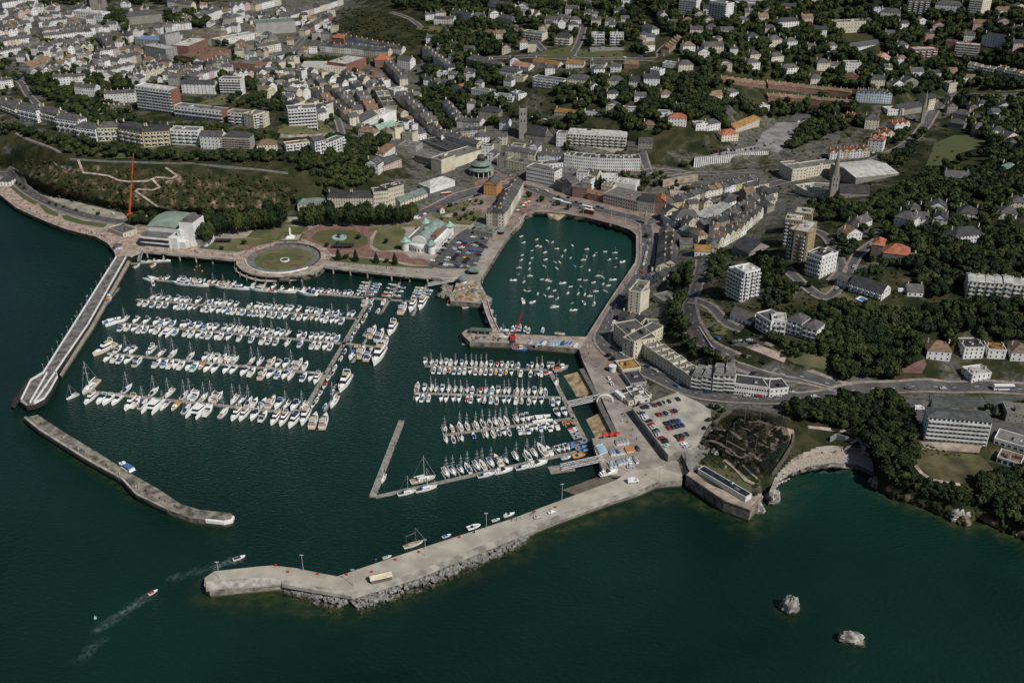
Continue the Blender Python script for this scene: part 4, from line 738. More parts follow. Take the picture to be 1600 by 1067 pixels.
row(760,352,788,355,3,21,11,'CSC','gd','mansard','pavilion end of the long quayside block',fl=4)
row(790,352,818,301,7,17,13,'CCWCCWC','g','gable','long quayside block facing the inner harbour basin',fl=4,end='basin')
H1(466,333,512,330,13,11,'C','T','hip','hotel','low cream wing at the far end of the cream crescent','hotel')
for i, q in enumerate([(513,326,549,326,17),(549,326,585,326,17),(585,327,608,324,25),(608,324,632,317,27)]): H1(*q,13,'C','d','mansard' if i < 2 else 'flat','hotel',['second cream crescent house counted from its low wing','third cream crescent house counted from its low wing','taller cream crescent house with flat parapet, not at the end','tall cream crescent end house beside the road'][i],'hotel',fl=4,bay=9,chim=2,ww=.9)
H1(571,262,592,274,16,12,'W','g','gablef',chim=1); H1(594,270,628,262,14,12,'P','g','hip',chim=2); H1(600,246,618,240,12,12,'W','b','hip',chim=1); H1(560,212,585,222,13,12,'W','b','hip',chim=1)
# harbour north side
H1(822,284,866,293,22,15,'W','f','flat','shop_building','curved white shop building above dark awnings at the harbour head','shop',fl=4,bay=14,ww=2)
H1(867,296,878,300,14,12,'S','g','flat','shop_building','narrow stone shop front with a yellow awning','shop',fl=3)
H1(878,302,893,306,18,12,'S','g','gablef','shop_building','stone gabled shop between yellow awning and brick block','shop',fl=4,bay=5)
H1(894,308,917,311,15,14,'B','f','flat','shop_building','square red brick block on the harbour road','shop',fl=4,bay=7)
H1(917,312,942,317,9,14,'B','b','flat','shop_building','low brick shops with dark roof left of the copper-fronted block','shop')
H1(942,318,996,331,15,24,'P','f','flat','shop_building','modern terracotta block with flat roofs behind the bus stops','shop',fl=3,bay=14,ww=2.4)
H1(960,300,992,304,14,16,'W','l','flat','shop_building','pale rooftop block behind the terracotta shops','shop',win=False)
H1(996,331,1021,334,18,14,'S','d','mansard','shop_building','ornate grey stone block on the clock tower corner','shop',fl=4,bay=8,dorm=3)
H1(1021,333,1040,331,18,14,'B','r','gablef','shop_building','red brick gabled corner building by the clock tower','shop',fl=4,bay=6)
row(1041,330,1068,325,2,11,13,'YY','gd','gable','yellow shops beside the red brick gable',name='shop_house')
row(1068,323,1110,308,5,11,13,'CWCSC','gd','gable','shop street uphill of the clock tower',name='shop_house'); row(1132,304,1184,290,6,11,12,'LWYCLY','gd','gable','colourful upper end of the shop street',name='shop_house'); row(1110,308,1132,303,2,10,12,'WC','b','gable','shop street bend',name='shop_house')
H1(838,268,880,262,9,12,'W','f','flat'); H1(790,262,838,272,12,13,'C','f','flat','shop_building','cream stucco shops facing the domed pavilion square','shop'); H1(865,280,900,284,12,14,'S','f','flat','shop_building','grey stone shop backs behind the curved white building','shop'); H1(940,290,965,290,12,12,'W','l','flat','villa','white cube-shaped house above the harbour shops','villa')
for i in range(9):
    a, c_ = Vector((881,262)).lerp(Vector((1000,268)), i/9), Vector((881,262)).lerp(Vector((1000,268)), (i+1)/9); bow = lambda t: 3*math.sin(t*math.pi)
    H1(a.x,a.y+bow(i/9),c_.x,c_.y+bow((i+1)/9),19,13,'W','g','flat','terraced_house',f'tall white house, {ordw(i+1)} of nine in the white crescent counted from the church end','house',fl=4,bay=4,chim=1,group='houses of the white crescent')
row(840,255,880,257,4,13,11,'LWLW','g','gable','pale blue and white terrace next to the white crescent'); row(790,250,836,255,4,14,12,'CCSC','g','gable','cream terrace between dome and white crescent')
H1(886,228,978,233,18,15,'C','l','mansard','hotel','long cream hotel with balconies and mansard under the wooded hill','hotel',fl=4,bay=20,dorm=9,balc=2)
H1(869,229,884,229,19,12,'W','f','flat','hotel','slim white building squeezed between church and cream hotel','hotel'); H1(979,236,997,236,8,10,'S','g','gable','hall','lower stone chapel hall next to the cream hotel','hall',win=False); H1(997,235,1019,233,12,12,'S','g','gable','hall','larger stone chapel hall with arched gable','hall')
spire('church_tower','square grey stone church tower at the foot of the wooded hill',817,214,None,4.2,30,0,'S','S',cat='tower')
H1(821,218,851,224,10,13,'S','d','gable','church','stone church nave with steep dark slate roof','church',fl=1,pitch=9); H1(851,224,868,224,11,11,'S','d','gablef','church','stone chancel gable at the end of the steep-roofed church','church',fl=1,pitch=7)
# multi-storey car park with fins
cpk = thing('multi_storey_car_park','long car park front of white vertical fins below the museum road','car park',G(1086,263)); b = MB(); o = cpk.location; tz = 19-o.z; q = [P(*p,19)-o for p in ((1085,248.5),(1140,243.5),(1202,237))]
for i in range(2): b.prism([tuple(q[i].xy),tuple(q[i+1].xy),(q[i+1].x+3,q[i+1].y+14),(q[i].x+3,q[i].y+14)], -14, tz-.2-.01*i)
b.build('deck',mat('grey_deck',(.22,.21,.2)),cpk); b = MB()
for i in range(2):
    n = int((q[i+1]-q[i]).length/2.2); d = (q[i+1]-q[i]).normalized()
    for k in range(n): p = q[i].lerp(q[i+1], k/n); b.prism([(p.x,p.y-.6),(p.x+d.x*1.25,p.y+d.y*1.25-.6),(p.x+d.x*1.25,p.y+d.y*1.25+.2),(p.x,p.y+.2)], tz-9, tz+.9)
b.build('fins',mat('fin_white',(.72,.72,.69)),cpk)
for m_ in range(0, 11): OCC.append((*G(1090+12*m_,258-2*m_).xy, 14))
# right side
hl = H1(1336,289,1404,274,11,44,'S','l','gable','hall','large warehouse-like hall with a broad white roof by the needle spire','hall',fl=2,bay=16,pitch=3)
H1(1216,272,1236,284,18,16,'C','f','flat','shop_building','cream shop corner with flat roof facing the road junction','shop',fl=4,bay=6); H1(1237,284,1303,269,18,16,'C','f','flat','shop_building','long cream parade of shops with flat roof and red shopfront','shop',fl=4,bay=16)
H1(1241,301,1270,309,11,22,'C','l','flat','shop_building','low supermarket with curved front near the needle spire','supermarket',fl=2); H1(1270,309,1298,308,13,18,'C','f','flat','shop_building','taller cream end of the curved supermarket','supermarket',fl=3)
spire('church_spire','tall needle-like stone church spire before the white-roofed hall',1300,310,None,3.3,22,27,'S','S',n=8,cat='spire')
H1(1311,311,1358,306,10,15,'S','d','gable','church','grey-roofed church nave lying behind the needle spire','church',fl=1,pitch=6)
spire('church_spire','very thin dark church spire beside the bending main road',1440,193,None,1.9,20,17,'S','S',n=8,cat='spire')
H1(1405,182,1440,176,9,14,'S','d','gable','church','grey church nave under the thin spire','church',fl=1); H1(1449,174,1459,172,18,14,'C','d','gable','house'); H1(1386,181,1411,181,9,14,'W','l','flat','hall','white flat-roofed hall behind the gabled shops','hall'); 
row(1296,250,1358,246,6,12,12,'WWCWWC','rb','gablef','red-roofed gabled shops on the main road, lower run',name='gabled_house',fl=3); row(1354,236,1378,238,2,17,13,'WW','r','gablef','big red-gabled pair on the main road',name='gabled_house'); row(1374,225,1396,222,2,14,12,'WC','r','gablef','middle red-gabled pair on the main road',name='gabled_house'); row(1396,212,1420,206,3,15,12,'WWC','r','gablef','upper red-gabled shops on the main road',name='gabled_house')
row(1303,192,1320,192,2,8,10,'WW','r','hip','twin orange-roofed cottages above the gabled shops',name='cottage'); row(1322,188,1338,188,2,7,10,'WC','r','hip','second orange-roofed cottages above the gabled shops',name='cottage'); H1(1350,202,1372,203,15,13,'C','g','hip',chim=2)
row(1200,139,1328,153,14,8,9,'BBBBBBBBBBBBBB','b','gable','upper long red brick terrace'); row(1200,159,1328,170,14,9,9,'BBBBBBBBBBBBBB','b','gable','lower long red brick terrace'); row(1128,130,1196,139,7,7,9,'BBBBBBB','b','gable','short red brick terrace below the villa')
row(1336,160,1392,163,7,16,12,'LLLLLLL','g','gablef','pale blue bay-fronted terrace')
H1(1060,25,1087,24,26,14,'W','f','flat','apartment_block','white skyline tower of flats, the one away from the white school',**apt,balc=1,fl=8,bay=6); H1(1106,31,1133,37,28,14,'W','f','flat','apartment_block','white skyline tower of flats, the one close to the white school',**apt,balc=1,fl=9,bay=6)
H1(1145,8,1201,9,13,12,'W','l','flat','school','long white building above a lawn on the skyline','school',fl=3,bay=18,ww=2); H1(1415,24,1450,26,23,14,'D','l','flat','apartment_block','dark tower of flats with white stair columns on the skyline',**apt,balc=2,fl=7,bay=8)
H1(1511,24,1531,28,27,12,'C','f','flat','apartment_block','cream tower of flats on the skyline, wing facing the sea',**apt,balc=1,fl=8,bay=5); H1(1531,28,1546,19,27,12,'C','f','flat','apartment_block','cream tower of flats on the skyline, wing turned inland',**apt,fl=8,bay=4)
H1(1426,90,1463,93,15,13,'B','l','flat','apartment_block','smaller red brick flats with white roof edge among trees',**apt,balc=2,fl=4,bay=8); H1(1489,91,1527,93,21,13,'B','l','flat','apartment_block','larger red brick flats with white balconies among trees',**apt,balc=1,fl=6,bay=8); H1(1475,80,1490,88,20,13,'B','f','flat','apartment_block','brick flats wing set back beside the larger brick block',**apt,fl=6,bay=4)
row(1510,113,1550,121,4,12,11,'CCCC','f','flat','stepping cream flats under the brick blocks',name='stepped_house',balc=1); row(1555,121,1602,133,4,15,11,'CWCC','of','flat','stepping flats above the road bend',name='stepped_house',balc=1)
H1(1305,52,1351,50,15,15,'C','f','flat','mansion','cream chateau-like mansion with turrets among trees','mansion',fl=3,bay=10,chim=3); ct = MB(); ct.cyl(0,0,0,17,2.6,n=14); ct.loft([ct.ring(0,0,17,3,14),ct.ring(0,0,21,.1,14)]); 
H1(1329,84,1379,67,8,13,'W','h','gable','school','long white hall with grey-green roof on the wooded hill','school',bay=16)
for q in [(1215,48,1247,48,14,12,'W','d','hip'),(1202,74,1221,74,12,12,'C','g','hip'),(1229,77,1245,77,12,11,'W','g','hip'),(1262,83,1275,83,9,10,'C','g','gable'),(1205,97,1224,97,9,11,'C','g','hip'),(1222,116,1247,115,9,11,'W','g','hip'),(1276,111,1296,111,12,12,'C','g','hip'),(1297,112,1311,110,8,11,'C','g','gable'),(1320,113,1344,112,13,12,'W','g','flat'),(1375,98,1390,97,8,11,'W','p','hip'),(1321,131,1342,130,10,12,'B','b','gablef'),(1266,132,1285,131,8,12,'C','g','hip'),(1359,141,1381,140,16,13,'C','g','mansard'),(1395,142,1411,141,10,12,'W','d','gablef'),(1412,138,1433,140,13,13,'S','d','gablef'),(1481,146,1494,144,14,10,'C','g','flat'),
 (1532,71,1570,76,14,12,'L','d','hip'),(1460,16,1501,22,12,12,'W','g','hip'),(1375,28,1405,33,12,12,'C','g','hip'),(1364,26,1382,22,10,11,'L','g','flat'),(1505,65,1522,65,10,10,'W','g','gable'),(1585,55,1600,50,9,10,'W','g','hip'),(1245,6,1285,8,9,12,'C','g','hip'),(1557,271,1582,274,10,13,'W','t','hip'),(1420,338,1443,336,9,12,'W','g','hip'),(1450,336,1478,336,13,12,'W','g','gablef'),(1396,353,1425,358,15,13,'W','g','hip'),(1427,352,1450,352,11,12,'W','g','gable'),(1455,356,1478,357,15,12,'W','d','gablef'),(1497,342,1528,342,9,14,'C','d','hip'),(1560,342,1588,343,10,13,'W','g','hip'),(1578,325,1600,325,9,13,'C','g','hip'),
 (1322,379,1346,375,12,12,'W','b','gablef'),(1324,362,1346,362,9,13,'W','d','hip'),(1345,358,1362,352,8,12,'W','g','gable'),(1420,410,1435,408,5,9,'G','g','gable'),(1447,560,1484,565,15,13,'W','b','hip'),(1504,561,1535,560,17,13,'W','k','flat'),(1542,560,1570,561,13,12,'W','o','flat'),(1578,564,1606,565,14,12,'W','b','hip'),(1517,599,1547,592,12,11,'W','l','flat'),(1417,463,1442,464,7,12,'W','g','gable'),(1474,290,1512,288,13,14,'S','g','gable'),(1484,165,1496,160,12,10,'C','g','gable'),(1487,185,1510,188,9,11,'C','g','hip'),(1480,200,1505,202,9,11,'S','g','hip'),(1545,165,1565,167,8,11,'C','g','hip'),(1570,228,1590,222,12,12,'C','d','gablef'),(1590,215,1610,215,9,12,'G','g','hip')]: H1(*q[:5],q[5],q[6],q[7],q[8],name='villa',cat='villa',chim=2)
cb = H1(1490,385,1535,379,14,14,'W','d','hip','villa','white hotel-like villa with dark hips and a corner turret roof in the wood','villa',fl=3,bay=9,chim=2)
H1(1227,405,1255,409,46,14,'N','l','flat','apartment_block','tan brick tower of flats, the front one of three',**apt,balc=2,fl=8,bay=6); H1(1257,409,1270,394,46,10,'N','l','flat','apartment_block','tan brick end slab of the front tower of flats',**apt,fl=8,bay=3)
H1(1221,386,1248,384,42,14,'N','l','flat','apartment_block','tan brick tower of flats, the middle one of three',**apt,balc=2,fl=8,bay=6); H1(1238,365,1265,363,32,14,'N','l','flat','apartment_block','tan brick tower of flats, the rearmost of three',**apt,fl=7,bay=6)
H1(1257,428,1279,436,33,14,'W','d','flat','apartment_block','white flats with dark roof beside the tan towers, glazed balcony side',**apt,balc=1,fl=5,bay=6); H1(1280,436,1305,424,32,10,'W','d','flat','apartment_block','white flats with dark roof beside the tan towers, plain wall side',**apt,fl=5,bay=5)
om = H1(1358,408,1376,410,26,14,'D','r','hip','mansion','dark stone mansion tower end with bright orange roof','mansion',fl=3); H1(1377,411,1419,414,16,16,'D','r','hip','mansion','long dark stone mansion with bright orange roof','mansion',fl=2,bay=9)
H1(1307,447,1325,452,12,11,'W','g','gable','villa','white wing of the long house above the swimming pool','villa'); H1(1325,455,1376,471,13,13,'W','d','gable','villa','long white house with dark roof behind the swimming pool','villa',fl=3,bay=12,balc=2)
row(1508,465,1604,472,7,26,13,'CCCCCCC','l','gable','modern cream terrace at the wood edge',name='modern_house',balc=2,fl=4); 
H1(1134,463,1158,472,44,13,'W','l','flat','apartment_block','tall white slab of flats above the harbour, face toward the sea',**apt,balc=1,fl=8,bay=6); H1(1159,472,1183,462,44,12,'W','l','flat','apartment_block','tall white slab of flats above the harbour, narrower wing',**apt,balc=2,fl=8,bay=5)
H1(1143,398,1170,401,14,24,'S','k','gable','hall','hall with dark slate roof behind the tall white flats','hall'); 
for i, q in enumerate([(1179,512,1202,526,22,'hotel wing turned to the road'),(1203,524,1226,523,23,'middle block with pale flat roof'),(1227,520,1250,527,22,'long arm stepping downhill'),(1251,528,1274,536,20,'lowest end by the wood')]): H1(*q[:5],12,'W','l' if i == 1 else 'g','flat' if i < 2 else 'hip','hotel','white angled hilltop hotel, '+q[5],'hotel',fl=3,balc=2)
H1(1140,500,1172,508,9,12,'W','g','gable','villa','low white annexe beside the angled white hotel','villa')
# seafront cream terrace
H1(958,531,989,560,25,17,'C','g','flat','hotel','cream corner hotel front on the harbour road, longer face','hotel',fl=4,bay=9); H1(990,560,1035,529,24,10,'C','g','flat','hotel','cream corner hotel, shorter return face toward the terrace','hotel',fl=4,bay=9)
row(1003,556,1078,607,8,18,11,'CCCCCCCC','fm','flat','long cream seafront terrace below the bending hill road',fl=4)
row(1079,608,1111,612,2,22,12,'CC','m','mansard','cream mansard pair closing the seafront terrace',dorm=4,fl=4,balc=1); row(1112,613,1146,614,2,26,13,'CC','m','mansard','further mansard pair closing the seafront terrace',dorm=4,fl=5,balc=1)
H1(1146,616,1200,621,16,12,'W','d','flat','hotel','long low white building at the seafront terrace end','hotel',fl=2,bay=14); H1(1201,622,1231,616,13,12,'W','d','flat','shop_building','white cafe with dark flat roof beside a terrace on the bending road','cafe')
H1(1170,600,1200,603,8,10,'G','d','hip','house'); spire('turret','small grey square turret behind the mansard pairs',1142,578,None,1.9,6,3,'G','g',cat='tower')
H1(980,485,998,490,32,11,'C','f','flat','apartment_block','cream tower block beside the harbour road, blank side','apartment block',win=False); H1(999,490,1013,471,31,9,'C','f','flat','apartment_block','cream tower block beside the harbour road, windowed side',**apt,fl=7,bay=4)
row(1030,368,1024,425,6,10,12,'SSCSSC','gd','gable','grey terrace facing the east quay road'); row(1040,375,1036,420,5,9,11,'SCSSC','gd','gable','back terrace behind the east quay road')
row(1007,441,1036,440,2,12,12,'WC','gd','gablef','pair behind the cream tower block'); H1(1020,470,1050,476,9,14,'G','f','flat','shop_building','long grey flat-roofed building behind the cream tower','shop'); row(966,503,1000,513,3,10,10,'GWC','dg','gable','slate-roofed houses behind the cream corner hotel'); H1(1012,520,1044,510,9,12,'C','f','flat')
H1(1036,353,1054,356,15,14,'W','b','flat','shop_building','white corner block near the clock tower, smaller face','shop',fl=4,bay=5); H1(1055,356,1091,351,16,14,'W','g','hip','hotel','white block with grey roof near the clock tower, longer face','hotel',fl=4,bay=9,balc=2)
H1(1108,352,1150,333,9,17,'W','l','saw','market_hall','white market hall with sawtooth roof lights','market hall',bay=0)
row(1060,368,1085,374,3,10,12,'GSW','Tgd','gable','jumbled roofs below the market hall'); row(1122,391,1166,366,5,13,11,'CWCCW','gb','gablef','cream houses stepping up below the market hall'); row(1152,374,1192,340,7,13,11,'CWCWCCW','gd','gablef','houses along the upper slope lane'); H1(1085,401,1110,398,8,11,'W','o','gable'); H1(1103,394,1120,394,9,13,'C','f','hip'); row(1148,345,1188,318,6,9,11,'WCSWCW','gd','gable','stepped roofs beyond the market hall'); row(1100,362,1130,352,3,9,11,'SCS','gd','gable','low roofs beside the market hall'); H1(1062,390,1082,386,8,11,'S','g','gable')
# harbourside restaurant blocks
H1(977,612,992,632,6,10,'W','f','flat','restaurant','low harbourside restaurant with terrace and round turret','restaurant',ww=2.2); H1(972,585,1001,580,6,13,'C','o','flat','restaurant','low kiosk block with brown roof beside the harbour road','restaurant'); H1(985,606,1010,602,4,16,'G','d','flat','restaurant','low grey-roofed harbourside building','restaurant'); H1(982,634,1018,622,5,10,'C','f','flat','restaurant','low flat-roofed block against the rooftop car park','restaurant')
# hilly north residences
for q in [(817,65,847,65,15,12,'C','T','flat'),(866,73,890,72,15,12,'C','d','hip'),(924,71,944,70,16,12,'W','f','flat'),(953,71,974,70,16,12,'W','f','flat'),(832,138,880,141,16,12,'W','g','flat')]: H1(*q[:5],*q[5:],name='apartment_block',cat='apartment block',balc=2,fl=4)
H1(922,82,975,79,4,9,'G','f','flat','garage','low grey garage row on the lawn below twin flats','garage')
for q in [(945,43,958,43,10,11,'W','g','hip'),(960,28,978,26,10,11,'W','d','hip'),(1000,53,1018,58,11,11,'W','g','hip'),(891,40,908,38,8,11,'W','g','hip'),(868,37,888,38,9,11,'C','g','hip'),(883,23,903,22,9,11,'W','g','gable'),(900,12,923,12,8,11,'G','g','hip'),(812,26,829,25,9,11,'W','f','flat'),(851,38,870,38,8,10,'W','g','gable'),(832,104,872,107,8,11,'W','o','gable'),(884,108,912,106,8,11,'W','o','gable'),(922,107,945,107,8,11,'W','g','hip'),(975,108,997,108,7,11,'B','b','gable'),(886,136,922,136,13,12,'C','g','hip'),(948,140,971,140,14,13,'C','g','hip'),(982,140,1004,142,13,12,'W','d','gable'),(1005,143,1030,141,19,13,'W','d','gable'),(1015,118,1030,122,10,12,'W','f','flat'),(1035,105,1056,108,6,12,'W','f','flat'),(1060,113,1083,110,11,12,'C','g','hip'),(1100,84,1130,85,12,13,'C','g','gable'),(1115,70,1128,70,8,11,'C','g','flat'),(1169,66,1186,65,8,11,'W','d','hip'),(1167,108,1187,110,12,12,'W','g','hip'),(1172,95,1188,95,10,11,'C','g','hip'),(1135,155,1153,156,12,11,'W','g','hip'),
 (971,178,1001,177,7,11,'W','f','flat'),(910,181,940,181,6,11,'W','f','flat'),(866,180,900,182,5,10,'C','o','gable'),(1027,186,1050,188,10,11,'W','f','flat'),(1043,196,1072,199,13,12,'W','r','hip'),(1087,205,1105,205,11,11,'W','f','flat'),(1105,206,1125,204,12,11,'W','g','hip'),(1006,204,1023,203,8,11,'D','b','hip'),(1127,222,1153,221,12,12,'C','r','hip'),(1148,209,1186,198,12,12,'C','o','gable'),(1184,172,1202,173,7,10,'W','l','flat'),(800,112,826,112,10,12,'W','p','gable'),(800,130,818,128,10,12,'C','g','flat'),(799,152,810,158,9,11,'W','f','flat'),(898,170,910,170,9,10,'B','g','gablef'),(1056,175,1070,175,7,10,'W','g','gable'),(1110,155,1130,156,8,11,'C','b','gable'),(778,36,800,38,9,11,'C','g','hip'),(762,12,800,14,8,11,'W','g','gable')]: H1(*q[:5],*q[5:],name='villa',cat='villa',chim=1)
row(1045,85,1066,66,6,8,10,'NNNNNN','b','gable','brown stepped terrace by the road fork')
# town, north-west: terraces on the slope
for i, (a, wn) in enumerate([((70,58,138,48,7,9),'skyline terrace by the white office block'),((62,44,112,38,5,8),'short terrace on the north-west skyline'),((70,63,140,47,0,9),''),((70,66,145,58,7,9),'second terrace below the white office block'),((103,54,148,50,5,9),'terrace beside the office block car park'),((100,62,150,54,5,10),'terrace under the square-towered church'),((75,85,104,74,3,10),'street below the north-west skyline'),((88,88,148,82,6,11),'long pale terrace above the wooded lane'),((0,62,48,54,6,10),'outer white terrace at the town edge'),((2,75,52,68,5,9),'outer slate terrace at the town edge'),((0,92,34,85,4,10),'terrace above the brown-roofed church'),((10,52,50,44,4,8),'uppermost terrace at the town edge'),((152,62,168,84,3,11),'steep lane by the grey banded offices'),((158,92,188,88,3,12),'cream villas beneath the brown offices'),((145,100,186,108,5,11),'pale row under the cream villas'),((190,105,222,97,4,12),'white row below the banded offices'),((175,122,212,112,5,12),'slate row above the clifftop wood'),((212,130,262,118,6,13),'white bay row above the tall red-ended slab'),((262,122,312,118,5,11),'slate row in front of the brick precinct'),((300,130,345,120,5,11),'row above the square white flats'),((330,108,362,110,4,10),'row beside the dark brick precinct'),((365,128,398,124,4,11),'row by the shopping precinct trees'),((0,140,22,136,3,12),'edge row above the bay'),((70,120,110,118,4,11),'villas behind the brown-roofed church'),((85,134,134,132,5,12),'villas above the clifftop drive'),((118,150,150,152,3,14),'white villa group on the clifftop drive'),((165,163,212,160,5,15),'white row beside the tall red-ended slab'),((158,175,198,177,5,7),'yellow low garages by the tall red-ended slab'),((120,20,135,24,2,9),'pair beside the skyline office'),((255,50,300,46,5,10),'row under the stone town hall'),((262,12,300,18,3,10),'houses beside the stone town hall'),((350,42,380,36,3,10),'white row on the far hillside'),((365,22,392,16,3,9),'upper white row on the far hillside'),((310,40,348,28,3,12),'cream tall row on the far hillside'),((400,18,440,8,4,10),'white row above the department store'),((404,86,440,80,4,11),'shop row below the department store'),((430,98,470,88,4,9),'shop row beside the long white gallery'),((5,14,60,6,5,9),'far edge houses under the skyline trees'),((30,30,60,24,3,9),'far houses by the pale blocks'),((556,205,576,212,2,9),'lane foot houses above the arcade'),((690,170,712,196,4,12),'street row under the white castle-like house'),((668,206,690,224,3,12),'street foot row by the glazed arcade'),((690,222,745,238,6,12),'stone street front beside the glazed arcade')]):
    if not wn: continue
    x1, y1, x2, y2, n, h = a; rn = random.Random(i*11+3); row(x1,y1,x2,y2,n,h,10,''.join(rn.choice('WWWCWCSWWP' if i != 27 else 'Y') for _ in range(n)),'ggdfb',rn.choice(['gable','gable','hip','gablef']),wn)
# hotel by the tennis courts
ht = H1(1443,688,1541,697,37,11,'W','h','hip','hotel','long many-balconied white hotel with grey roof below the tennis courts','hotel',fl=6,bay=14,balc=1,pitch=1.5,wh=2.0)
for x in (-14, 22): MB().loft([MB().ring(x,13,15,2.0,4),MB().ring(x,13,21,.1,4)]).build('turret',ROOF['k'],ht)
H1(1570,659,1612,663,14,12,'S','f','flat','house','grey stone block beside the hotel car park','house',fl=2)
H1(1556,722,1592,735,9,10,'W','b','flat','restaurant','sun lounge with timber roof deck beside the long white hotel','restaurant',ww=2.6,wh=2.4); H1(1552,692,1610,712,9,12,'W','f','flat','restaurant','glazed hall wing between hotel and sun lounge','restaurant',ww=2.4)
b = MB(); 
# swimming pool
ps = thing('swimming_pool','blue rectangular swimming pool with white surround on the lawn','pool',G(1351,473)); q = [G(1336,469)-ps.location,G(1344,463)-ps.location,G(1367,476)-ps.location,G(1361,484)-ps.location]; zmx = max(v.z for v in q)+.3; cq = sum(q, Vector())/4
b = MB(); b.prism([tuple((cq+(v-cq)*1.0).xy) for v in q], -3, zmx, 0, 0); b.build('surround',mwhite,ps); b = MB(); b.prism([tuple((cq+(v-cq)*.74).xy) for v in q], zmx-.5, zmx+.05, 0, 0); b.build('water',mat('pool_water',(.03,.17,.42),.15,.1,.5),ps)

rf_ = random.Random(33)
def fill(poly, n, ang0, hp, walls, roofs, rts, w0=9, w1=14, name='house', gap=.8):
    xs = [p[0] for p in poly]; ys = [p[1] for p in poly]; k = tr = 0
    while k < n and tr < n*40:
        tr += 1; x, y = rf_.uniform(min(xs), max(xs)), rf_.uniform(min(ys), max(ys))
        if not inside(poly, np.array([x]), np.array([y]))[0]: continue
        p = G(x, y); oc = np.array(OCC)
        w = rf_.uniform(w0, w1); d = rf_.uniform(8.5, 11.5); r_ = math.hypot(w, d)/2*gap; a = ang0+rf_.choice((0, 0, 0, math.pi/2))+rf_.uniform(-.25, .25)
        c_ = p+Vector((-math.sin(a), math.cos(a), 0))*d/2
        if (np.hypot(oc[:, 0]-c_.x, oc[:, 1]-c_.y)-oc[:, 2]).min() < r_: continue
        if min(math.hypot(q[0]-c_.x, q[1]-c_.y)-q[2] for q in RLW) < r_*.8: continue
        u = Vector((math.cos(a), math.sin(a), 0))*w/2; wl = rf_.choice(walls); rfc = rf_.choice(roofs); rt = rf_.choice(rts); h = rf_.uniform(*hp)
        r = bld(name, '', 'house', p-u, p+u, d, h, wl, rfc, rt, chim=rf_.choice((0, 1, 1)), side=False, bay=max(2, round(w/4))); AUTO.append((r, x, y, wl, rfc, rt, name)); k += 1
RLW = []
for pts, w in ROADS:
    for i in range(len(pts)-1):
        a, c_ = G(*pts[i]), G(*pts[i+1]); n = max(1, int((c_-a).length/8)); RLW += [(*(a.lerp(c_, k/n).xy), w/2) for k in range(n+1)]
fill([(0,20),(120,5),(300,15),(420,30),(420,110),(300,140),(150,130),(0,120)], 135, -.1, (6, 10), 'WWWCWSW', 'gggdbf', ('gable','gable','hip','gablef'), gap=.66)
fill([(385,25),(545,5),(525,55),(475,110),(385,115)], 34, .25, (6, 10), 'WCSWCW', 'ggdfb', ('gable','flat','gablef','hip'), gap=.66)
fill([(400,95),(540,120),(640,150),(700,240),(640,230),(520,200),(400,150)], 60, -.7, (6, 11), 'WCWCSW', 'ggdbf', ('gable','gablef','hip','flat'))
fill([(1040,340),(1110,325),(1200,300),(1215,330),(1160,360),(1060,400)], 34, .5, (6, 10), 'WCSCW', 'ggdb', ('gable','gablef','hip'))
fill([(760,200),(880,262),(1000,300),(940,320),(820,282),(740,240)], 22, -.3, (7, 11), 'CCSWW', 'ggdf', ('gable','flat','gablef'))
fill([(1020,20),(1600,20),(1600,130),(1380,145),(1100,110)], 42, 0, (6, 9), 'WWCWP', 'ggdb', ('hip','gable','gablef'), 11, 16, 'detached_house', 1.3)
fill([(760,5),(1000,0),(1050,120),(1040,200),(900,190),(780,110)], 34, 0, (6, 9), 'WWCW', 'ggdb', ('hip','gable','gablef'), 10, 15, 'detached_house', 1.1)
fill([(640,60),(800,100),(800,210),(690,190),(660,130)], 16, -.4, (6, 10), 'WWCS', 'ggd', ('hip','gable'), 9, 14, 'detached_house', 1.0)
fill([(1470,160),(1600,160),(1600,240),(1520,215)], 10, .1, (6, 9), 'CSWC', 'gd', ('hip','gablef'), 10, 14, 'detached_house', 1.2)
# ---------------------------------------------------------------- one-off structures
def frame2(name, label, cat, A, B_, group=None):
    a, b_ = G(*A), G(*B_); v = b_-a; return thing(name, label, cat, a, math.atan2(v.y, v.x), group), math.hypot(v.x, v.y)
th, w = frame2('theatre','white waterfront theatre with curved green copper roof and tall fly tower','theatre',(217,384.5),(267,389))
k = w/28
b = MB(); b.prism([(x*k,y*k) for x,y in ((0,4),(2,1),(6,0),(28,0),(28,14),(2,14),(0,11))],-3,9); b.box(3*k,33*k,12*k,38*k,-3,13.5); b.box(26*k,34*k,1*k,12*k,-3,9.5); b.box(34*k,40*k,2*k,8*k,-3,6); b.box(32*k,35*k,6*k,14*k,-3,15)
b.build('wall',WALL['W'],th); b = MB(); b.box(33*k,45*k,9*k,27*k,-3,21); b.build('fly_tower',mat('theatre_white',(.72,.71,.68),.8,.05,.2),th)
b = MB(); b.box(45*k,54*k,10*k,24*k,-3,6); b.build('annexe',WALL['W'],th); b = MB(); b.box(45.3*k,53.7*k,10.3*k,23.7*k,6,6.3); b.box(33.3*k,44.7*k,9.3*k,26.7*k,21,21.3); b.box(36*k,40*k,12*k,26*k,21.3,23.5); b.prism([(x*k,y*k) for x,y in ((.4,4.3),(2.3,1.4),(6,.4),(27.6,.4),(27.6,12),(2,12),(.4,10.5))],9,9.25); b.build('flat_roof',ROOF['f'],th)
b = MB(); rows_ = []
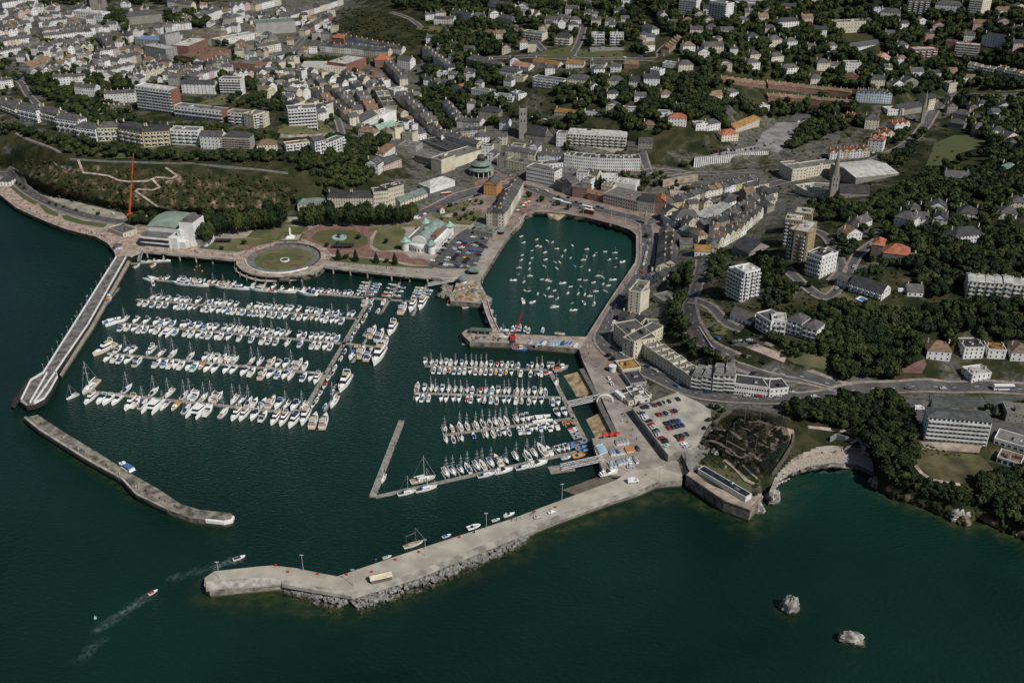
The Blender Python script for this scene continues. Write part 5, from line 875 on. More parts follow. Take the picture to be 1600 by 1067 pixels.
for i in range(9):
    t = i/8; y = (11.5+27*t)*k; z = 13.4+3.6*math.sin(t*math.pi*.62); rows_.append([((3-.6+2.5*math.sin(t*math.pi))*k if 0 else (2.4+ (3.0 if t>.6 else 0)*(t-.6)/.4)*k,y,z),(12*k,y,z+.9),(22*k,y,z+.9),(33.3*k,y,z)])
b.loft(rows_,0,False,False,False); b.build('copper_roof',mat('copper_roof',(.22,.30,.235),.7,.25,.12,col2=(.17,.195,.15)),th)
for z in (1.2,5.0): b = MB(); b.box(1*k,27*k,-.35,-.02,z,z+2.4); b.build('window',mglass,th)
for z in (3.7,7.7): b = MB(); b.prism([(x*k,y*k) for x,y in ((-.5,4),(1.6,.2),(6,-1),(28,-1),(28,0),(0,5))],z,z+.9); b.build('balcony',mbal,th)
OCC.append((*((G(217,384)+G(300,372))/2).xy, 26))
pv, w = frame2('pavilion','ornate white pavilion with green barrel roof and four copper-domed corner towers','pavilion',(634,391),(674,396))
D = 46; b = MB(); b.box(0,w,2,D,-3,8); b.box(-3,0,12,D-8,-3,6.5); b.box(w,w+3,10,D-6,-3,7)
b.loft([[(w*.18,0,-3)]+[(w*(.18+.64*i/10),-2.5*math.sin(math.pi*i/10),-3) for i in range(1,10)]+[(w*.82,0,-3),(w*.82,3,-3),(w*.18,3,-3)],[(w*.18,0,6)]+[(w*(.18+.64*i/10),-2.5*math.sin(math.pi*i/10),6) for i in range(1,10)]+[(w*.82,0,6),(w*.82,3,6),(w*.18,3,6)]],0)
b.loft([[(w*.22+w*.28*(1-math.cos(t)),y,8+5.6*math.sin(t)) for t in [math.pi*i/12 for i in range(13)]] for y in (1.8,2.6)],0,True,True); b.build('wall',WALL['W'],pv)
b = MB(); b.loft([[(w*.24+w*.26*(1-math.cos(t)),y,7.8+5*math.sin(t)) for t in [math.pi*i/12 for i in range(13)]] for y in (2.6,D*.55,D*.56,D-.5)],0,True,True); b.build('barrel_roof',mat('pav_copper',(.22,.27,.25),.7,.15,.2),pv)
b = MB(); b.box(.5,w*.24,3,D-1,8,8.3); b.box(w*.76,w-.5,3,D-1,8,8.3); b.box(w*.78,w*.98,14,30,8.3,11,1); b.build('flat_roof',[ROOF['f'],ROOF['b']],pv)
for q in ((-(.2),0),(w+.2,0),(0,D),(w,D-1)):
    t_o = link('corner_tower', MB().cyl(0,0,-3,8.2,3.1,n=18).mesh('corner_tower',WALL['W']), pv, (*q,0)); mb = MB(); mb.loft([mb.ring(0,0,z,r,22) for z,r in ((8.2,4.4),(8.6,4.4),(9.2,3.6),(10.4,2.3),(11.4,1.2),(12.2,.15))],0,True); mb.build('dome',ROOF['t'],t_o); MB().tube((0,0,12),(0,0,15),.14,5).build('finial',mmetal,t_o)
for q in ((w*.5,D*.42),): mb = MB(); mb.loft([mb.ring(*q,z,r,16) for z,r in ((12,2.6),(14,2.6),(15,1.8),(15.7,.2))],0); mb.build('lantern',ROOF['t'],pv)
for i in range(9): link('window',WIN,pv,(w+3.02,12+3.4*i,1.2),math.pi/2,(1.6,1,3)); 
for i in range(6): a_ = w*(.22+.56*i/5); link('window',WIN,pv,(a_,-2.6*math.sin(math.pi*(a_/w-.18)/.64)-.05,1),0,(1.3,1,3))
OCC.append((*G(665,375).xy, 28))
# umbrella-roofed shelters
for x,y,r_,lab in ((750,359,5.2,'copper umbrella roof shelter at the inland corner of the pavilion car park'),(766,362,4.6,'middle copper umbrella roof beside the quayside block'),(782,365,5.0,'dark copper umbrella roof on the quay corner'),(741,427,5.6,'copper umbrella roof shelter at the seaward end of the car park'),(724,441,4.4,'small white kiosk with copper umbrella roof by the fish quay')):
    s = thing('kiosk',lab,'kiosk',P(x,y,5)); MB().cyl(0,0,-.2,3.4,r_*.62,n=14).build('wall',mglass if r_ > 4.5 else WALL['W'],s); b = MB(); b.loft([b.ring(0,0,z,q,20) for z,q in ((3.3,r_),(3.7,r_),(4.7,r_*.6),(5.6,.3))],0,True); b.build('roof',ROOF['T'],s)
H1(740,366,770,372,6,9,'S','f','flat','restaurant','glass-fronted cafe building under the copper umbrella roofs','cafe')
H1(170,363,193,372,6,14,'C','f','flat','restaurant','low grey-roofed seafront cafe beside the theatre','cafe'); s = thing('kiosk','small round grey-roofed kiosk at the landward end of the long pier','kiosk',P(185,388,5)); MB().cyl(0,0,-.2,3,3.2,n=10).build('wall',WALL['L'],s); b = MB(); b.loft([b.ring(0,0,2.9,4,10),b.ring(0,0,4.6,.4,10)],0,True); b.build('roof',ROOF['g'],s)
H1(0,290,16,291,7,10,'W','d','hip','restaurant','white seafront shelter with dark hip roof at the photo edge','shelter')
H1(688,334,695,333,6,6,'W','r','gablef','kiosk','tiny white gatehouse by the promenade gardens road','kiosk',fl=1)
for x,y,w_ in ((349,379,7),(536,388,9),(543,386,6)): 
    s = thing('garden_shelter','dark-roofed open garden shelter '+('near the theatre trees' if x < 400 else 'in the pavilion gardens, larger one' if w_ == 9 else 'in the pavilion gardens, smaller one'),'shelter',P(x,y,5)); MB().box(-w_,w_,-2,2,2.6,3).build('roof',ROOF['k'],s); b = MB(); b.box(-w_,w_,1.6,2,0,2.6); [b.box(px_-.15,px_+.15,-1.9,-1.6,0,2.6) for px_ in (-w_+.3,0,w_-.3)]; b.build('wall',WALL['D'],s)
# monuments
s = thing('war_memorial','white war memorial on stepped base among clipped hedges','memorial',P(454,371,5)); b = MB(); [b.box(-x,x,-x,x,z,z+.5) for x,z in ((3.6,0),(2.9,.5),(2.2,1))]; b.build('base',mwhite,s); b = MB(); b.loft([b.ring(0,0,1.5,1.1,4,a0=.785),b.ring(0,0,7.5,.85,4,a0=.785),b.ring(0,0,7.9,1.1,4,a0=.785),b.ring(0,0,8.8,.5,4,a0=.785)],0); b.build('column',mwhite,s)
for i in range(4):
    a = i*math.pi/2; b = MB(); b.box(-8,8,-.6,.6,0,1); o = b.build('clipped_hedge',mgreen); o.location = P(454,371,5)+Vector((math.cos(a)*9.5,math.sin(a)*9.5,0)); o.rotation_euler.z = a+math.pi/2; tag(o,['clipped hedge behind','clipped hedge inland of','clipped hedge seaward of','clipped hedge beside'][i]+' the white war memorial'+[', east side',', north side',', west side',', south side'][i],'hedge',)
s = thing('fountain','round fountain basin with pale turquoise rim in the flower garden','fountain',P(530,372,5)); b = MB(); b.loft([b.ring(0,0,0,6.5,28),b.ring(0,0,.9,6.5,28),b.ring(0,0,.9,5.6,28),b.ring(0,0,.5,5.6,28)],0); b.build('basin',mat('fountain_rim',(.28,.38,.35)),s); b = MB(); b.loft([b.ring(0,0,z,r,12) for z,r in ((.5,1.4),(1.5,.5),(2.6,.5),(2.8,2),(3.1,2),(3.2,.3),(4.2,.2))],0); b.build('bowl',mdark,s)
s = thing('planter','white circular planter with dark planting at the centre of the ring garden','planter',P(445,407,5)); b = MB(); b.loft([b.ring(0,0,0,3.8,32),b.ring(0,0,1.0,3.8,32),b.ring(0,0,1.0,3.1,32),b.ring(0,0,.8,3.1,32)],0); b.build('rim',mwhite,s); MB().cyl(0,0,0,.85,3.1,n=20).build('soil',mscrub,s)
for x,y,rx,ry,rz,lab in ((505,366,5,1.4,.2,'far side arc of the fountain garden'),(552,366,6,1.4,-.2,'inland end of the fountain garden'),(507,376,3,1.4,0,'small patch on the ring side of the fountain'),(548,381,5,1.2,.4,'seaward arc of the fountain garden'),(430,397,4.5,.9,.1,'ring lawn, north bed'),(469,401,4,.9,-.5,'ring lawn, east bed'),(419,411,3.5,.9,-.5,'ring lawn, west bed'),(458,415,5,.9,.1,'ring lawn, south bed')):
    o = MB().cyl(0,0,-.1,.5,1,n=18).build('flower_bed',mat('red_flowers',(.26,.055,.03),.9,.4,.8,col2=(.07,.06,.02)) if y < 385 else mat('dull_bed',(.13,.07,.05))); o.location = P(x,y,5.05); o.scale = (rx,ry,1); o.rotation_euler.z = rz; tag(o,'flower bed on the '+lab,'flower bed','beds of the promenade gardens')
s = spire('clock_tower','pale stone clock tower on the traffic island at the harbour corner',1009,350,None,1.5,8,5,'S','S',cat='clock tower')
# cranes
def crane(name,label,bx,by,z,tx,ty,m,r0,truck):
    o_ = P(bx,by,z); s = thing(name,label,'crane',o_); lo,hi = 5,120
    for _ in range(40):
        h = (lo+hi)/2; yy = proj(o_.x,o_.y,z+h)[1]
        if yy > ty: lo = h
        else: hi = h
    q = proj(o_.x,o_.y,z+h); tip = Vector(((tx-q[0])/(F/q[2]),0,h)); b = MB(); n = 4; pr = Vector((0,0,2.5))
    if truck:
        for i in range(n): a = pr.lerp(tip,i/n); c_ = pr.lerp(tip,(i+1)/n); b.tube(a,c_,r0*(1-i*.2),6)
    else:
        u = Vector((.6,0,0)); v = Vector((0,.6,0)); cs = [u+v,u-v,-u-v,v-u]; n = 12
        for c_ in cs: b.tube(pr+c_,tip+c_*.5,.22,4)
        for i in range(n):
            for j in range(4): b.tube(pr.lerp(tip,i/n)+cs[j]*(1-.5*i/n),pr.lerp(tip,(i+1)/n)+cs[(j+1)%4]*(1-.5*(i+1)/n),.13,4)
    b.build('boom',m,s); b = MB(); b.box(-1.6,1.6,-2.5,2.5,1,3.2); b.build('cab',m,s); b = MB(); b.box(-1.7,1.7,-5,5,.3,1.1); [b.cyl(sx*1.5,sy,-.3,.6,.6,n=8) for sx in (-1,1) for sy in (-4,-2.5,2.5,4)]; b.build('chassis',mdark,s)
crane('crane','very tall bright orange crane boom standing below the scrubby cliff',203,339,6,208.5,240,mat('crane_orange',(.62,.09,.02),.5),.95,True)
crane('crane','red lattice crane on the cross pier between the two basins',801,531,5,816,489,mat('crane_red',(.42,.03,.03),.5),.6,False)
# hut and lamp columns on the outer pier
s = thing('shed','small cream gabled shed on the outer concrete pier','shed',P(595,905,5.03),R(-12)+.55); b = MB(); b.box(-5.2,5.2,-2,2,0,2.4); b.build('wall',WALL['D'],s); b = MB(); b.add([(-5.5,-2.3,2.2),(5.5,-2.3,2.2),(5.5,0,3.7),(-5.5,0,3.7),(-5.5,2.3,2.2),(5.5,2.3,2.2)],[(0,1,2,3),(3,2,5,4)],0); b.add([(-5.2,-2,2.4),(-5.2,2,2.4),(-5.2,0,3.6),(5.2,-2,2.4),(5.2,2,2.4),(5.2,0,3.6)],[(0,2,1),(3,4,5)],0); b.build('roof',mat('cream_roof',(.55,.50,.36)),s)
lm = MB(); lm.tube((0,0,0),(0,0,10),.16,5,0,.1); lm.box(-.9,.9,-.2,.2,9.9,10.15); LAMP = lm.mesh('lamp_column',mat('lamp_metal',(.5,.5,.5),.5))
LP = [(553,915),(474,892),(343,903),(878,780),(760,826),(665,868),(984,738),(1030,752)]
for i,(x,y) in enumerate(LP): tag(link('lamp_column',LAMP,None,P(x,y,5.03)),f'slim lamp column on the concrete pier, {ordw([4,3,1,7,6,5,8,9][i]) if 0 else ["just past the bend beside the shed","between bend and pier head","on the pier head steps end","above the wet ramp","halfway along the long arm","past the two-masted boat","where the pier meets the boat park","at the root wall of the pier"][i]}','lamp','lamps on the concrete pier')
for i in range(16):
    t = i/15; a = Vector((182,402)).lerp(Vector((69,580)),t) ; tag(link('lamp_column',LAMP,None,P(a.x,a.y,5),0,.55),'short lamp post on the seaward rail of the long grey pier','lamp','lamps along the long grey pier')
for i,(x,y) in enumerate([(842,322),(867,326),(890,330),(911,335),(955,341),(977,350)]): tag(link('lamp_column',LAMP,None,P(x,y,5)),'pale lamp column along the head of the inner harbour','lamp','lamps around the inner harbour head')
# gangways
def gang(label,a,c_,za,zc,wd=2.4,m=None):
    p,q = P(*a,za),P(*c_,zc); s = thing('gangway',label,'gangway',p); d = q-p; nn = Vector((-d.y,d.x,0)).normalized()*wd/2; b = MB(); b.add([nn,-nn,d-nn,d+nn],[(0,1,2,3)]); b.build('deck',mpier,s); b = MB(); n = max(3,int(d.length/2.5))
    for sd in (1,-1):
        for hh in (0,1.5): b.tube(nn*sd+Vector((0,0,hh)),d+nn*sd+Vector((0,0,hh)),.16,4)
        for i in range(n): b.tube(nn*sd+d*(i/n)+Vector((0,0,1.5*(i%2))),nn*sd+d*((i+1)/n)+Vector((0,0,1.5*((i+1)%2))),.13,4); b.tube(nn*sd+d*(i/n),nn*sd+d*(i/n)+Vector((0,0,1.5)),.1,4)
    b.build('truss',m or mwhite,s)
gang('white truss gangway from the pavilion promenade down to the pontoons',(716,437),(668,446),5,1,3.2); gang('pale gangway between the two sandy slipways',(938,621.5),(887,633),5,1,4.4); gang('white truss gangway from the boat park down to a landing stage',(942,717),(876,731.5),5,1,4.2); gang('narrow grey gangway near the theatre',(222,392),(217,409),5,1,2.4,mmetal)
s = thing('hoop_arch','white hoop arch over the quayside walkway','arch',P(945,628,5)); b = MB(); ps_ = [Vector((5*math.cos(t),0,5*math.sin(t)+.4)) for t in [math.pi*1.1*i/20-.15 for i in range(21)]]; [b.tube(ps_[i],ps_[i+1],.45,6) for i in range(20)]; b.build('arch',mwhite,s)
# seafront turret, parasols
s = thing('turret','round white lookout turret beside the harbourside restaurant','turret',P(957,580,5)); s.scale = (.66,)*3; b = MB(); b.cyl(0,0,-.2,5,3.4,n=20); b.cyl(0,0,5.9,6.5,4,n=20); b.build('wall',WALL['W'],s); MB().cyl(0,0,5,5.9,3,n=20).build('window',mglass,s)
for x,y in ((944,685),(955,683.5),(964,682)):
    s = thing('parasol',f'bright red square parasol on the quay terrace, {dict([(944,"seaward one"),(955,"middle one"),(964,"landward one")])[x]} of three','parasol',P(x,y,5)); b = MB(); b.loft([[(-1.6,-1.6,2.5),(1.6,-1.6,2.5),(1.6,1.6,2.5),(-1.6,1.6,2.5)],[(-.1,-.1,3.5),(.1,-.1,3.5),(.1,.1,3.5),(-.1,.1,3.5)]],0,True); b.build('canopy',mat('parasol_red',(.62,.03,.02)),s); MB().tube((0,0,0),(0,0,2.6),.07,5).build('pole',mmetal,s)
b = MB(); wl_ = [(912,576),(932,611),(945,640),(965,678)]; q = [P(*p,5) for p in wl_]
for i in range(3):
    d = (q[i+1]-q[i]).normalized(); nn = Vector((-d.y,d.x,0))*3.2; b.prism([tuple(v.xy) for v in (q[i],q[i+1],q[i+1]-nn,q[i]-nn)] ,4,5.3)
tag(b.build('walkway',mat('dark_deck',(.12,.11,.1))),'dark raised timber walkway along the top of the sandy slipways','walkway')
# rooftop car park on the east quay
slab_p = [(988,640),(1018,630),(1060,614),(1092,628),(1110,640),(1112,660),(1098,690),(1080,702),(1044,713)]
s = thing('rooftop_car_park','pale rooftop car park deck above the quay road','car park',P(1010,665,5)); b = MB(); o = s.location; b.prism([tuple((P(p[0],p[1],9)-o).xy) for p in slab_p],-1,4,0,1); b.build('deck',[mat('carpark_side',(.2,.19,.17)),mat('carpark_deck',(.36,.335,.285),.9,.15,.1)],s)
rail(s,[(1080,702),(1044,713),(988,640),(1018,630),(1060,614)],9,'parapet',mcon,1.1)
# wildlife park on the headland
bs = [(1072,742),(1078,746),(1131,782),(1172,797),(1192,776),(1186,762),(1150,750),(1090,724)]
s = thing('sea_bastion','massive dark stone sea wall round the planted headland','wall',P(1130,775,8)); b = MB(); o = s.location; b.prism([tuple((P(p[0],p[1],8)-o).xy) for p in bs],-11,0,0,1); b.build('wall',[mwall,mgrav],s); rail(s,[(1072,742),(1078,746),(1131,782),(1172,797),(1192,776)],8,'parapet',mgrav,.5)
gb = H1(1090,740,1164,786,6,5,'W','f','flat','exhibition_hall','long glass and white building behind the headland sea wall','hall',win=False,z0=8)
b = MB(); gw = (G(1164,787)-G(1092,742)).length
for i in range(12): b.box(-gw/2+gw*i/12+.1,-gw/2+gw*(i+1)/12-.1,1.0,4.4,2.9,3.6)
b.build('skylight',mglass,gb)
for i,(pts,m,nm) in enumerate([([(1092,738),(1125,712),(1150,725),(1190,752),(1166,776)],mat('planted_roof',(.05,.07,.022),.95,.3,.12,col2=(.10,.085,.045)),'planted_roof'),([(1152,735),(1170,728),(1185,738),(1176,748),(1160,742)],mat('pond',(.008,.02,.02),.2),'pond'),([(1175,712),(1200,705),(1212,722),(1200,735),(1182,725)],mat('pond',(.008,.02,.02),.2),'pond'),([(1212,698),(1222,690),(1230,696),(1218,712),(1208,712)],mat('green_pond',(.01,.05,.045),.2),'pond'),([(1195,675),(1215,665),(1240,672),(1242,684),(1225,692),(1200,688)],msand,'sand'),([(1100,682),(1120,675),(1138,680),(1125,690),(1105,692)],mgrav,'terrace_paving'),([(1062,705),(1098,692),(1110,705),(1078,738)],mat('concrete_yard',(.24,.235,.21),.9,.2,.15),'yard')]):
    patch(nm,pts,m,.35+.006*i)
pole = MB(); pole.tube((0,0,-1),(0,0,13),.22,6,0,.14); PO = pole.mesh('net_pole',mmetal)
NP = [(1144,690),(1162,668),(1180,706),(1196,690),(1133,708),(1185,672),(1220,680)]
for x,y in NP: tag(link('net_pole',PO,None,G(x,y)),'slim grey pole carrying the aviary netting on the headland','pole','aviary poles on the headland')
nm_ = bpy.data.materials.new('aviary_net'); nm_.use_nodes = True; n = nm_.node_tree.nodes; L_ = nm_.node_tree.links; tr = n.new('ShaderNodeBsdfTransparent'); mx = n.new('ShaderNodeMixShader'); mx.inputs[0].default_value = .4; n['Principled BSDF'].inputs['Base Color'].default_value = (.012,.012,.012,1); n['Principled BSDF'].inputs['Specular IOR Level'].default_value = 0; n['Principled BSDF'].inputs['Roughness'].default_value = 1; L_.new(tr.outputs[0],mx.inputs[1]); L_.new(n['Principled BSDF'].outputs[0],mx.inputs[2]); L_.new(mx.outputs[0],n['Material Output'].inputs[0])
NV = []; NE = [(1098,690),(1150,640),(1205,655),(1235,690),(1205,745),(1160,745)]
r = delaunay_2d_cdt([Vector(p) for p in NE+NP],[],[list(range(6))],1,1e-4); b = MB(); b.v = [tuple(G(*p)+Vector((0,0,13 if tuple(p) in NP or i >= 6 else 1.5))) for i,p in enumerate(r[0])]; b.f = [tuple(f) for f in r[2]]; b.m = [0]*len(b.f); tag(b.build('aviary_net',nm_),'dark draped aviary netting over the planted headland enclosure','net')
rb0 = random.Random(8)
# rocks
def rock(name,label,x,y,wpx,h,sq=.8,seed=1,z=0,cat='rock',lean=0):
    rr_ = wpx/2/pxm(x,y,z)[0]; n,mn = 30,14; b = MB(); rings = []
    for j in range(mn+1):
        t = j/mn; ring = []
        for i in range(n):
            a = 2*math.pi*i/n; pr = (1-t**1.7)**.5 if t < 1 else .02; d = Vector((math.cos(a)*pr,math.sin(a)*pr*sq,t*1.2)); k_ = 1+.45*noise.noise(d*1.6+Vector((seed*7,0,0)))+.22*noise.noise(d*4.5+Vector((0,seed*5,0)))+.1*noise.noise(d*11)
            ring.append((d.x*rr_*k_+lean*t*rr_,d.y*rr_*k_,-1.5+(h+1.5)*t*(.85+.3*(k_-1)+.15)))
        rings.append(ring)
    b.loft(rings,0); o = b.build(name,mat('limestone',(.40,.385,.35),.9,.3,.35,bump=.4,col2=(.11,.10,.085),tide=True),smooth=False); o.location = P(x,y,z); return tag(o,label,cat)
rock('sea_rock','pointed pale sea rock standing alone off the headland',1233,952,29,8.5,.9,1,lean=.15); rock('sea_rock','lower flat-topped pale sea rock, the outermost one',1331,1001,42,5.5,.7,2,lean=-.2)
rock('rock_outcrop','pale rock stack under the headland footpath',1207,783,24,8.5,1.1,3); rock('rock_outcrop','pale rocky corner below the bastion end wall',1184,800,18,6.5,1.0,4); rock('rock_outcrop','pale cliff rock at the tip of the wooded point',1500,812,40,7,.6,5)
mcl = mat('cliff_rock',(.33,.29,.24),.9,.35,.4,col2=(.10,.085,.06))
rock_field('cliff_rubble',[(1366,757,-3),(1400,777,-7),(1450,791,-9),(1480,806,-9),(1514,820,-5)],5,3.4,m=mcl,slope=.62); rock_field('cliff_rubble',[(1535,808,-5),(1560,824,-8),(1610,842,-8)],5,3.4,m=mcl,slope=.62)
rock_field('shore_rubble',[(1237,744,-4),(1262,737,-6),(1300,731,-6),(1325,732,-4)],3,1.0,m=mat('pale_boulder',(.42,.38,.34),.9,.3,.5),slope=.1)
rock_field('shore_rubble',[(1205,770,-5),(1217,756,-6),(1237,746,-7)],4,1.8,m=mat('pale_boulder',(.42,.38,.34),.9,.3,.5),slope=.35)
rock_field('quay_rubble',[(705,467,-9),(713,448,-9)],4,2.2,m=mcl,slope=.4); rock_field('apron_rubble',[(825,836,1.5),(875,812,1.6),(950,784,1.6)],2,.8,m=mcl)

for i,(pts,lab) in enumerate([([(1128,700),(1140,705),(1150,715),(1165,722)],'lower pale terrace wall inside the aviary enclosure'),([(1135,692),(1150,700),(1166,708),(1180,716)],'middle pale terrace wall inside the aviary enclosure'),([(1148,722),(1160,730),(1172,742),(1182,750)],'curved pale wall round the southern aviary pond'),([(1150,668),(1170,675),(1190,690),(1205,702)],'upper pale terrace wall inside the aviary enclosure'),([(1098,690),(1110,668),(1130,650),(1160,642)],'dark boundary wall of the aviary enclosure beside the rooftop deck'),([(1205,745),(1222,722),(1238,695),(1240,680)],'dark boundary wall of the aviary enclosure above the beach')]):
    curb('terrace_wall',lab,pts,1.6,1.3,mgrav if i < 4 else mat('dark_wall',(.10,.09,.08)))
for i in range(16):
    x,y = 1108+rb0.uniform(0,110),655+rb0.uniform(0,80); rock('garden_rock',f'grey rockwork boulder inside the aviary enclosure',x,y,rb0.uniform(5,10),rb0.uniform(1,2.6),.8,20+i,gz(x,y)+.3); COL.objects[-1]['group'] = 'rockwork in the aviary enclosure'

for pts in ([(1108,690),(1125,695),(1140,710),(1158,718),(1172,712),(1190,722)],[(1120,672),(1145,678),(1160,690),(1178,692),(1196,700),(1212,694)],[(1132,720),(1150,735),(1165,752),(1178,758)],[(1150,655),(1165,662),(1185,660),(1205,668)]): ribbon('path', pts, 2.2, mgrav, 1.0)
# ---------------------------------------------------------------- boats
BM = {k: mat('boat_'+k, c, r, .05, 1.5, spec=.5) for k, c, r in (('white',(.80,.80,.78),.35),('cream',(.66,.60,.47),.4),('deck',(.62,.60,.55),.6),('teak',(.32,.23,.15),.7),('navy',(.025,.045,.13),.7),('blue',(.05,.14,.31),.7),('sky',(.20,.31,.40),.7),('red',(.45,.03,.03),.6),('orange',(.55,.22,.03),.6),('teal',(.05,.28,.25),.7),('grey',(.30,.31,.33),.7),('dark',(.03,.03,.035),.6),('yellow',(.60,.42,.05),.6),('green',(.04,.22,.09),.6),('glass',(.02,.025,.03),.15),('alu',(.62,.62,.62),.4),('purple',(.12,.02,.09),.6),('wood',(.20,.10,.045),.6),('tan',(.42,.33,.22),.7))}
def outl(L, B, tr=.82, p=2.1, n=9, y0=0, sh=1.0):     # half outline from stern to bow -> closed ring
    hs = []
    for i in range(n+1):
        t = i/n; w = B/2*(tr+(1-tr)*min(1, t/.4))*sh if t < .4 else B/2*(1-((t-.4)/.6)**p)*sh
        hs.append((max(w, .03), y0+t*L))
    return [(w, y) for w, y in hs]+[(-w, y) for w, y in hs[::-1]]
def hull_mb(L, B, F, tr=.82, rise=.3, m_h=0, m_d=1):
    b = MB(); o = outl(L, B, tr); z = lambda y: F*(1+rise*(max(0, y)/L)**2)
    wl = [(x*.84, L*.02+y*.94) for x, y in o]
    b.loft([[(x*.6, y*.97, -.4) for x, y in wl], [(x, y, .15) for x, y in wl], [(x, y, z(y)) for x, y in o], [(x*.93, L*.012+y*.975, z(y)+.02) for x, y in o]], m_h, True, False)
    n = len(o)//2; b.add([(x*.93, L*.012+y*.975, z(y)-.04) for x, y in o], [(i, n*2-1-i, n*2-2-i, i+1)[::-1] for i in range(n-1)], m_d); return b, z
def block(b, y0, y1, w0, w1, z0, z1, m=0, tp=.85, fr=.0, bk=.0, top=None):
    q0 = [(-w0/2,y0),(w0/2,y0),(w1/2,y1),(-w1/2,y1)]; q1 = [(-w0/2*tp,y0+bk),(w0/2*tp,y0+bk),(w1/2*tp,y1-fr),(-w1/2*tp,y1-fr)]
    b.loft([[(x,y,z0) for x,y in q0],[(x,y,z1) for x,y in q1]], m, False, False); b.add([(x,y,z1) for x,y in q1], [(0,1,2,3)], m if top is None else top)
BC = {}
def boat_parts(t, c):
    if (t, c) in BC: return BC[t, c]
    P_ = []; W = BM['white']; hc = {'n': BM['navy'], 'w': W, 'c': BM['cream']}.get(c[0], W); cv = BM[dict(n='navy',b='blue',s='sky',r='red',o='orange',g='teal',d='dark',y='yellow',e='grey',t='tan',w='white',G='green',p='purple')[c[1]]]
    def add(nm, b, ms, sm=False): P_.append((nm, b.mesh(nm, ms, sm), len(P_)))
    if t == 'yacht':
        L, B = 10, 3.2; h, z = hull_mb(L, B, 1.0, .72, .3); add('hull', h, [hc, BM['deck']]); b = MB(); block(b, 3.2, 7.6, 2.0, 1.1, 1.0, 1.55, 0, .8, .8); add('coachroof', b, [W]); b = MB(); block(b, 3.6, 6.6, 2.03, 1.4, 1.15, 1.38, 0, .95); add('window', b, [BM['glass']])
        b = MB(); block(b, .5, 3.1, 1.7, 1.9, 1.0, 1.12, 0, .95); add('cockpit', b, [BM['teak'] if c[1] in 'tw' else BM['dark']]); b = MB(); block(b, 2.7, 3.6, 1.9, 1.8, 1.5, 2.1, 0, .8, .3); 
        if c[1] != 'w': add('sprayhood', b, [cv])
        b = MB(); b.tube((0,5.6,1.4),(0,5.6,11),.085,5,0,.06); b.tube((0,5.6,2.3),(0,1.4,2.5),.08,5); b.tube((-1.1,5.6,6.4),(1.1,5.6,6.4),.05,4); b.tube((-.8,5.6,8.7),(.8,5.6,8.7),.05,4); add('mast', b, [BM['alu']]); b = MB(); b.loft([b.ring(0,0,0,.2,6),b.ring(0,0,0,.2,6)],0); b = MB(); b.tube((0,5.4,2.55),(0,1.5,2.62),.26,6,0,.14); add('sail_cover', b, [BM['blue'] if c[1] in 'bs' else BM['navy'] if c[1] in 'n' else BM['white']])
        b = MB(); b.tube((0,5.6,10.9),(0,9.9,1.3),.03,3); b.tube((0,5.6,10.9),(0,.1,1.0),.025,3); b.tube((0,5.6,6.4),(1.4,5.4,1.1),.02,3); b.tube((0,5.6,6.4),(-1.4,5.4,1.1),.02,3); add('rigging', b, [BM['alu']])
    elif t == 'cruiser':
        L, B = 9, 3.1; h, z = hull_mb(L, B, 1.25, .88, .35); add('hull', h, [hc, W]); b = MB(); block(b, 3.4, 7.9, 2.6, .9, 1.25, 1.85, 0, .8, .9); add('foredeck', b, [W]); b = MB(); block(b, 3.2, 5.0, 2.55, 2.1, 1.8, 2.45, 0, .8, 1.0); add('windscreen', b, [BM['glass']])
        b = MB(); block(b, .7, 3.3, 2.5, 2.6, 1.25, 1.36 if c[1] in 'wdt' else 1.9, 0, .88, .1, .3); add('cockpit' if c[1] in 'wdt' else 'canopy', b, [BM['tan'] if c[1] in 'w' else cv]); b = MB(); block(b, -.55, .2, 2.4, 2.6, .3, .5, 0, .95); add('swim_platform', b, [BM['deck']]); b = MB(); 
        if c[1] in 'wt': b.box(-1.25,1.25,.9,1.5,1.35,1.75); b.box(-1.25,-.7,1.5,3,1.35,1.7); add('seats', b, [W])
        b = MB(); b.tube((-1.35,2.0,1.3),(-1.15,1.6,2.9),.1,4); b.tube((1.35,2.0,1.3),(1.15,1.6,2.9),.1,4); b.tube((-1.15,1.6,2.9),(1.15,1.6,2.9),.13,4); add('radar_arch', b, [W])
    elif t == 'flybridge':
        L, B = 14, 4.4; h, z = hull_mb(L, B, 1.7, .9, .3); add('hull', h, [hc, BM['deck']]); b = MB(); block(b, 6, 12.6, 3.6, 1.2, 1.7, 2.3, 0, .8, 1.2); add('foredeck', b, [W]); b = MB(); block(b, 3.4, 9.6, 3.7, 2.7, 1.7, 3.3, 0, .86, 1.9, .2); add('cabin', b, [W]); b = MB(); block(b, 3.9, 9.65, 3.72, 2.74, 2.2, 2.95, 0, .93, 1.1); add('window', b, [BM['glass']])
        b = MB(); block(b, 2.4, 7.6, 3.3, 2.5, 3.25, 3.95, 0, .95, .5, 0, 1); add('flybridge', b, [W, BM['tan'] if c[1] in 'wt' else cv]); b = MB(); block(b, 6.2, 7.3, 2.5, 2.2, 3.9, 4.4, 0, .8, .6); add('windscreen', b, [BM['glass']]); b = MB(); block(b, .7, 3.3, 3.6, 3.7, 1.72, 1.84, 0, .95); add('cockpit', b, [BM['teak'] if c[1] != 'n' else cv]); b = MB(); block(b, -1.0, .3, 3.6, 3.8, .35, .55, 0, .96); add('swim_platform', b, [BM['teak']])
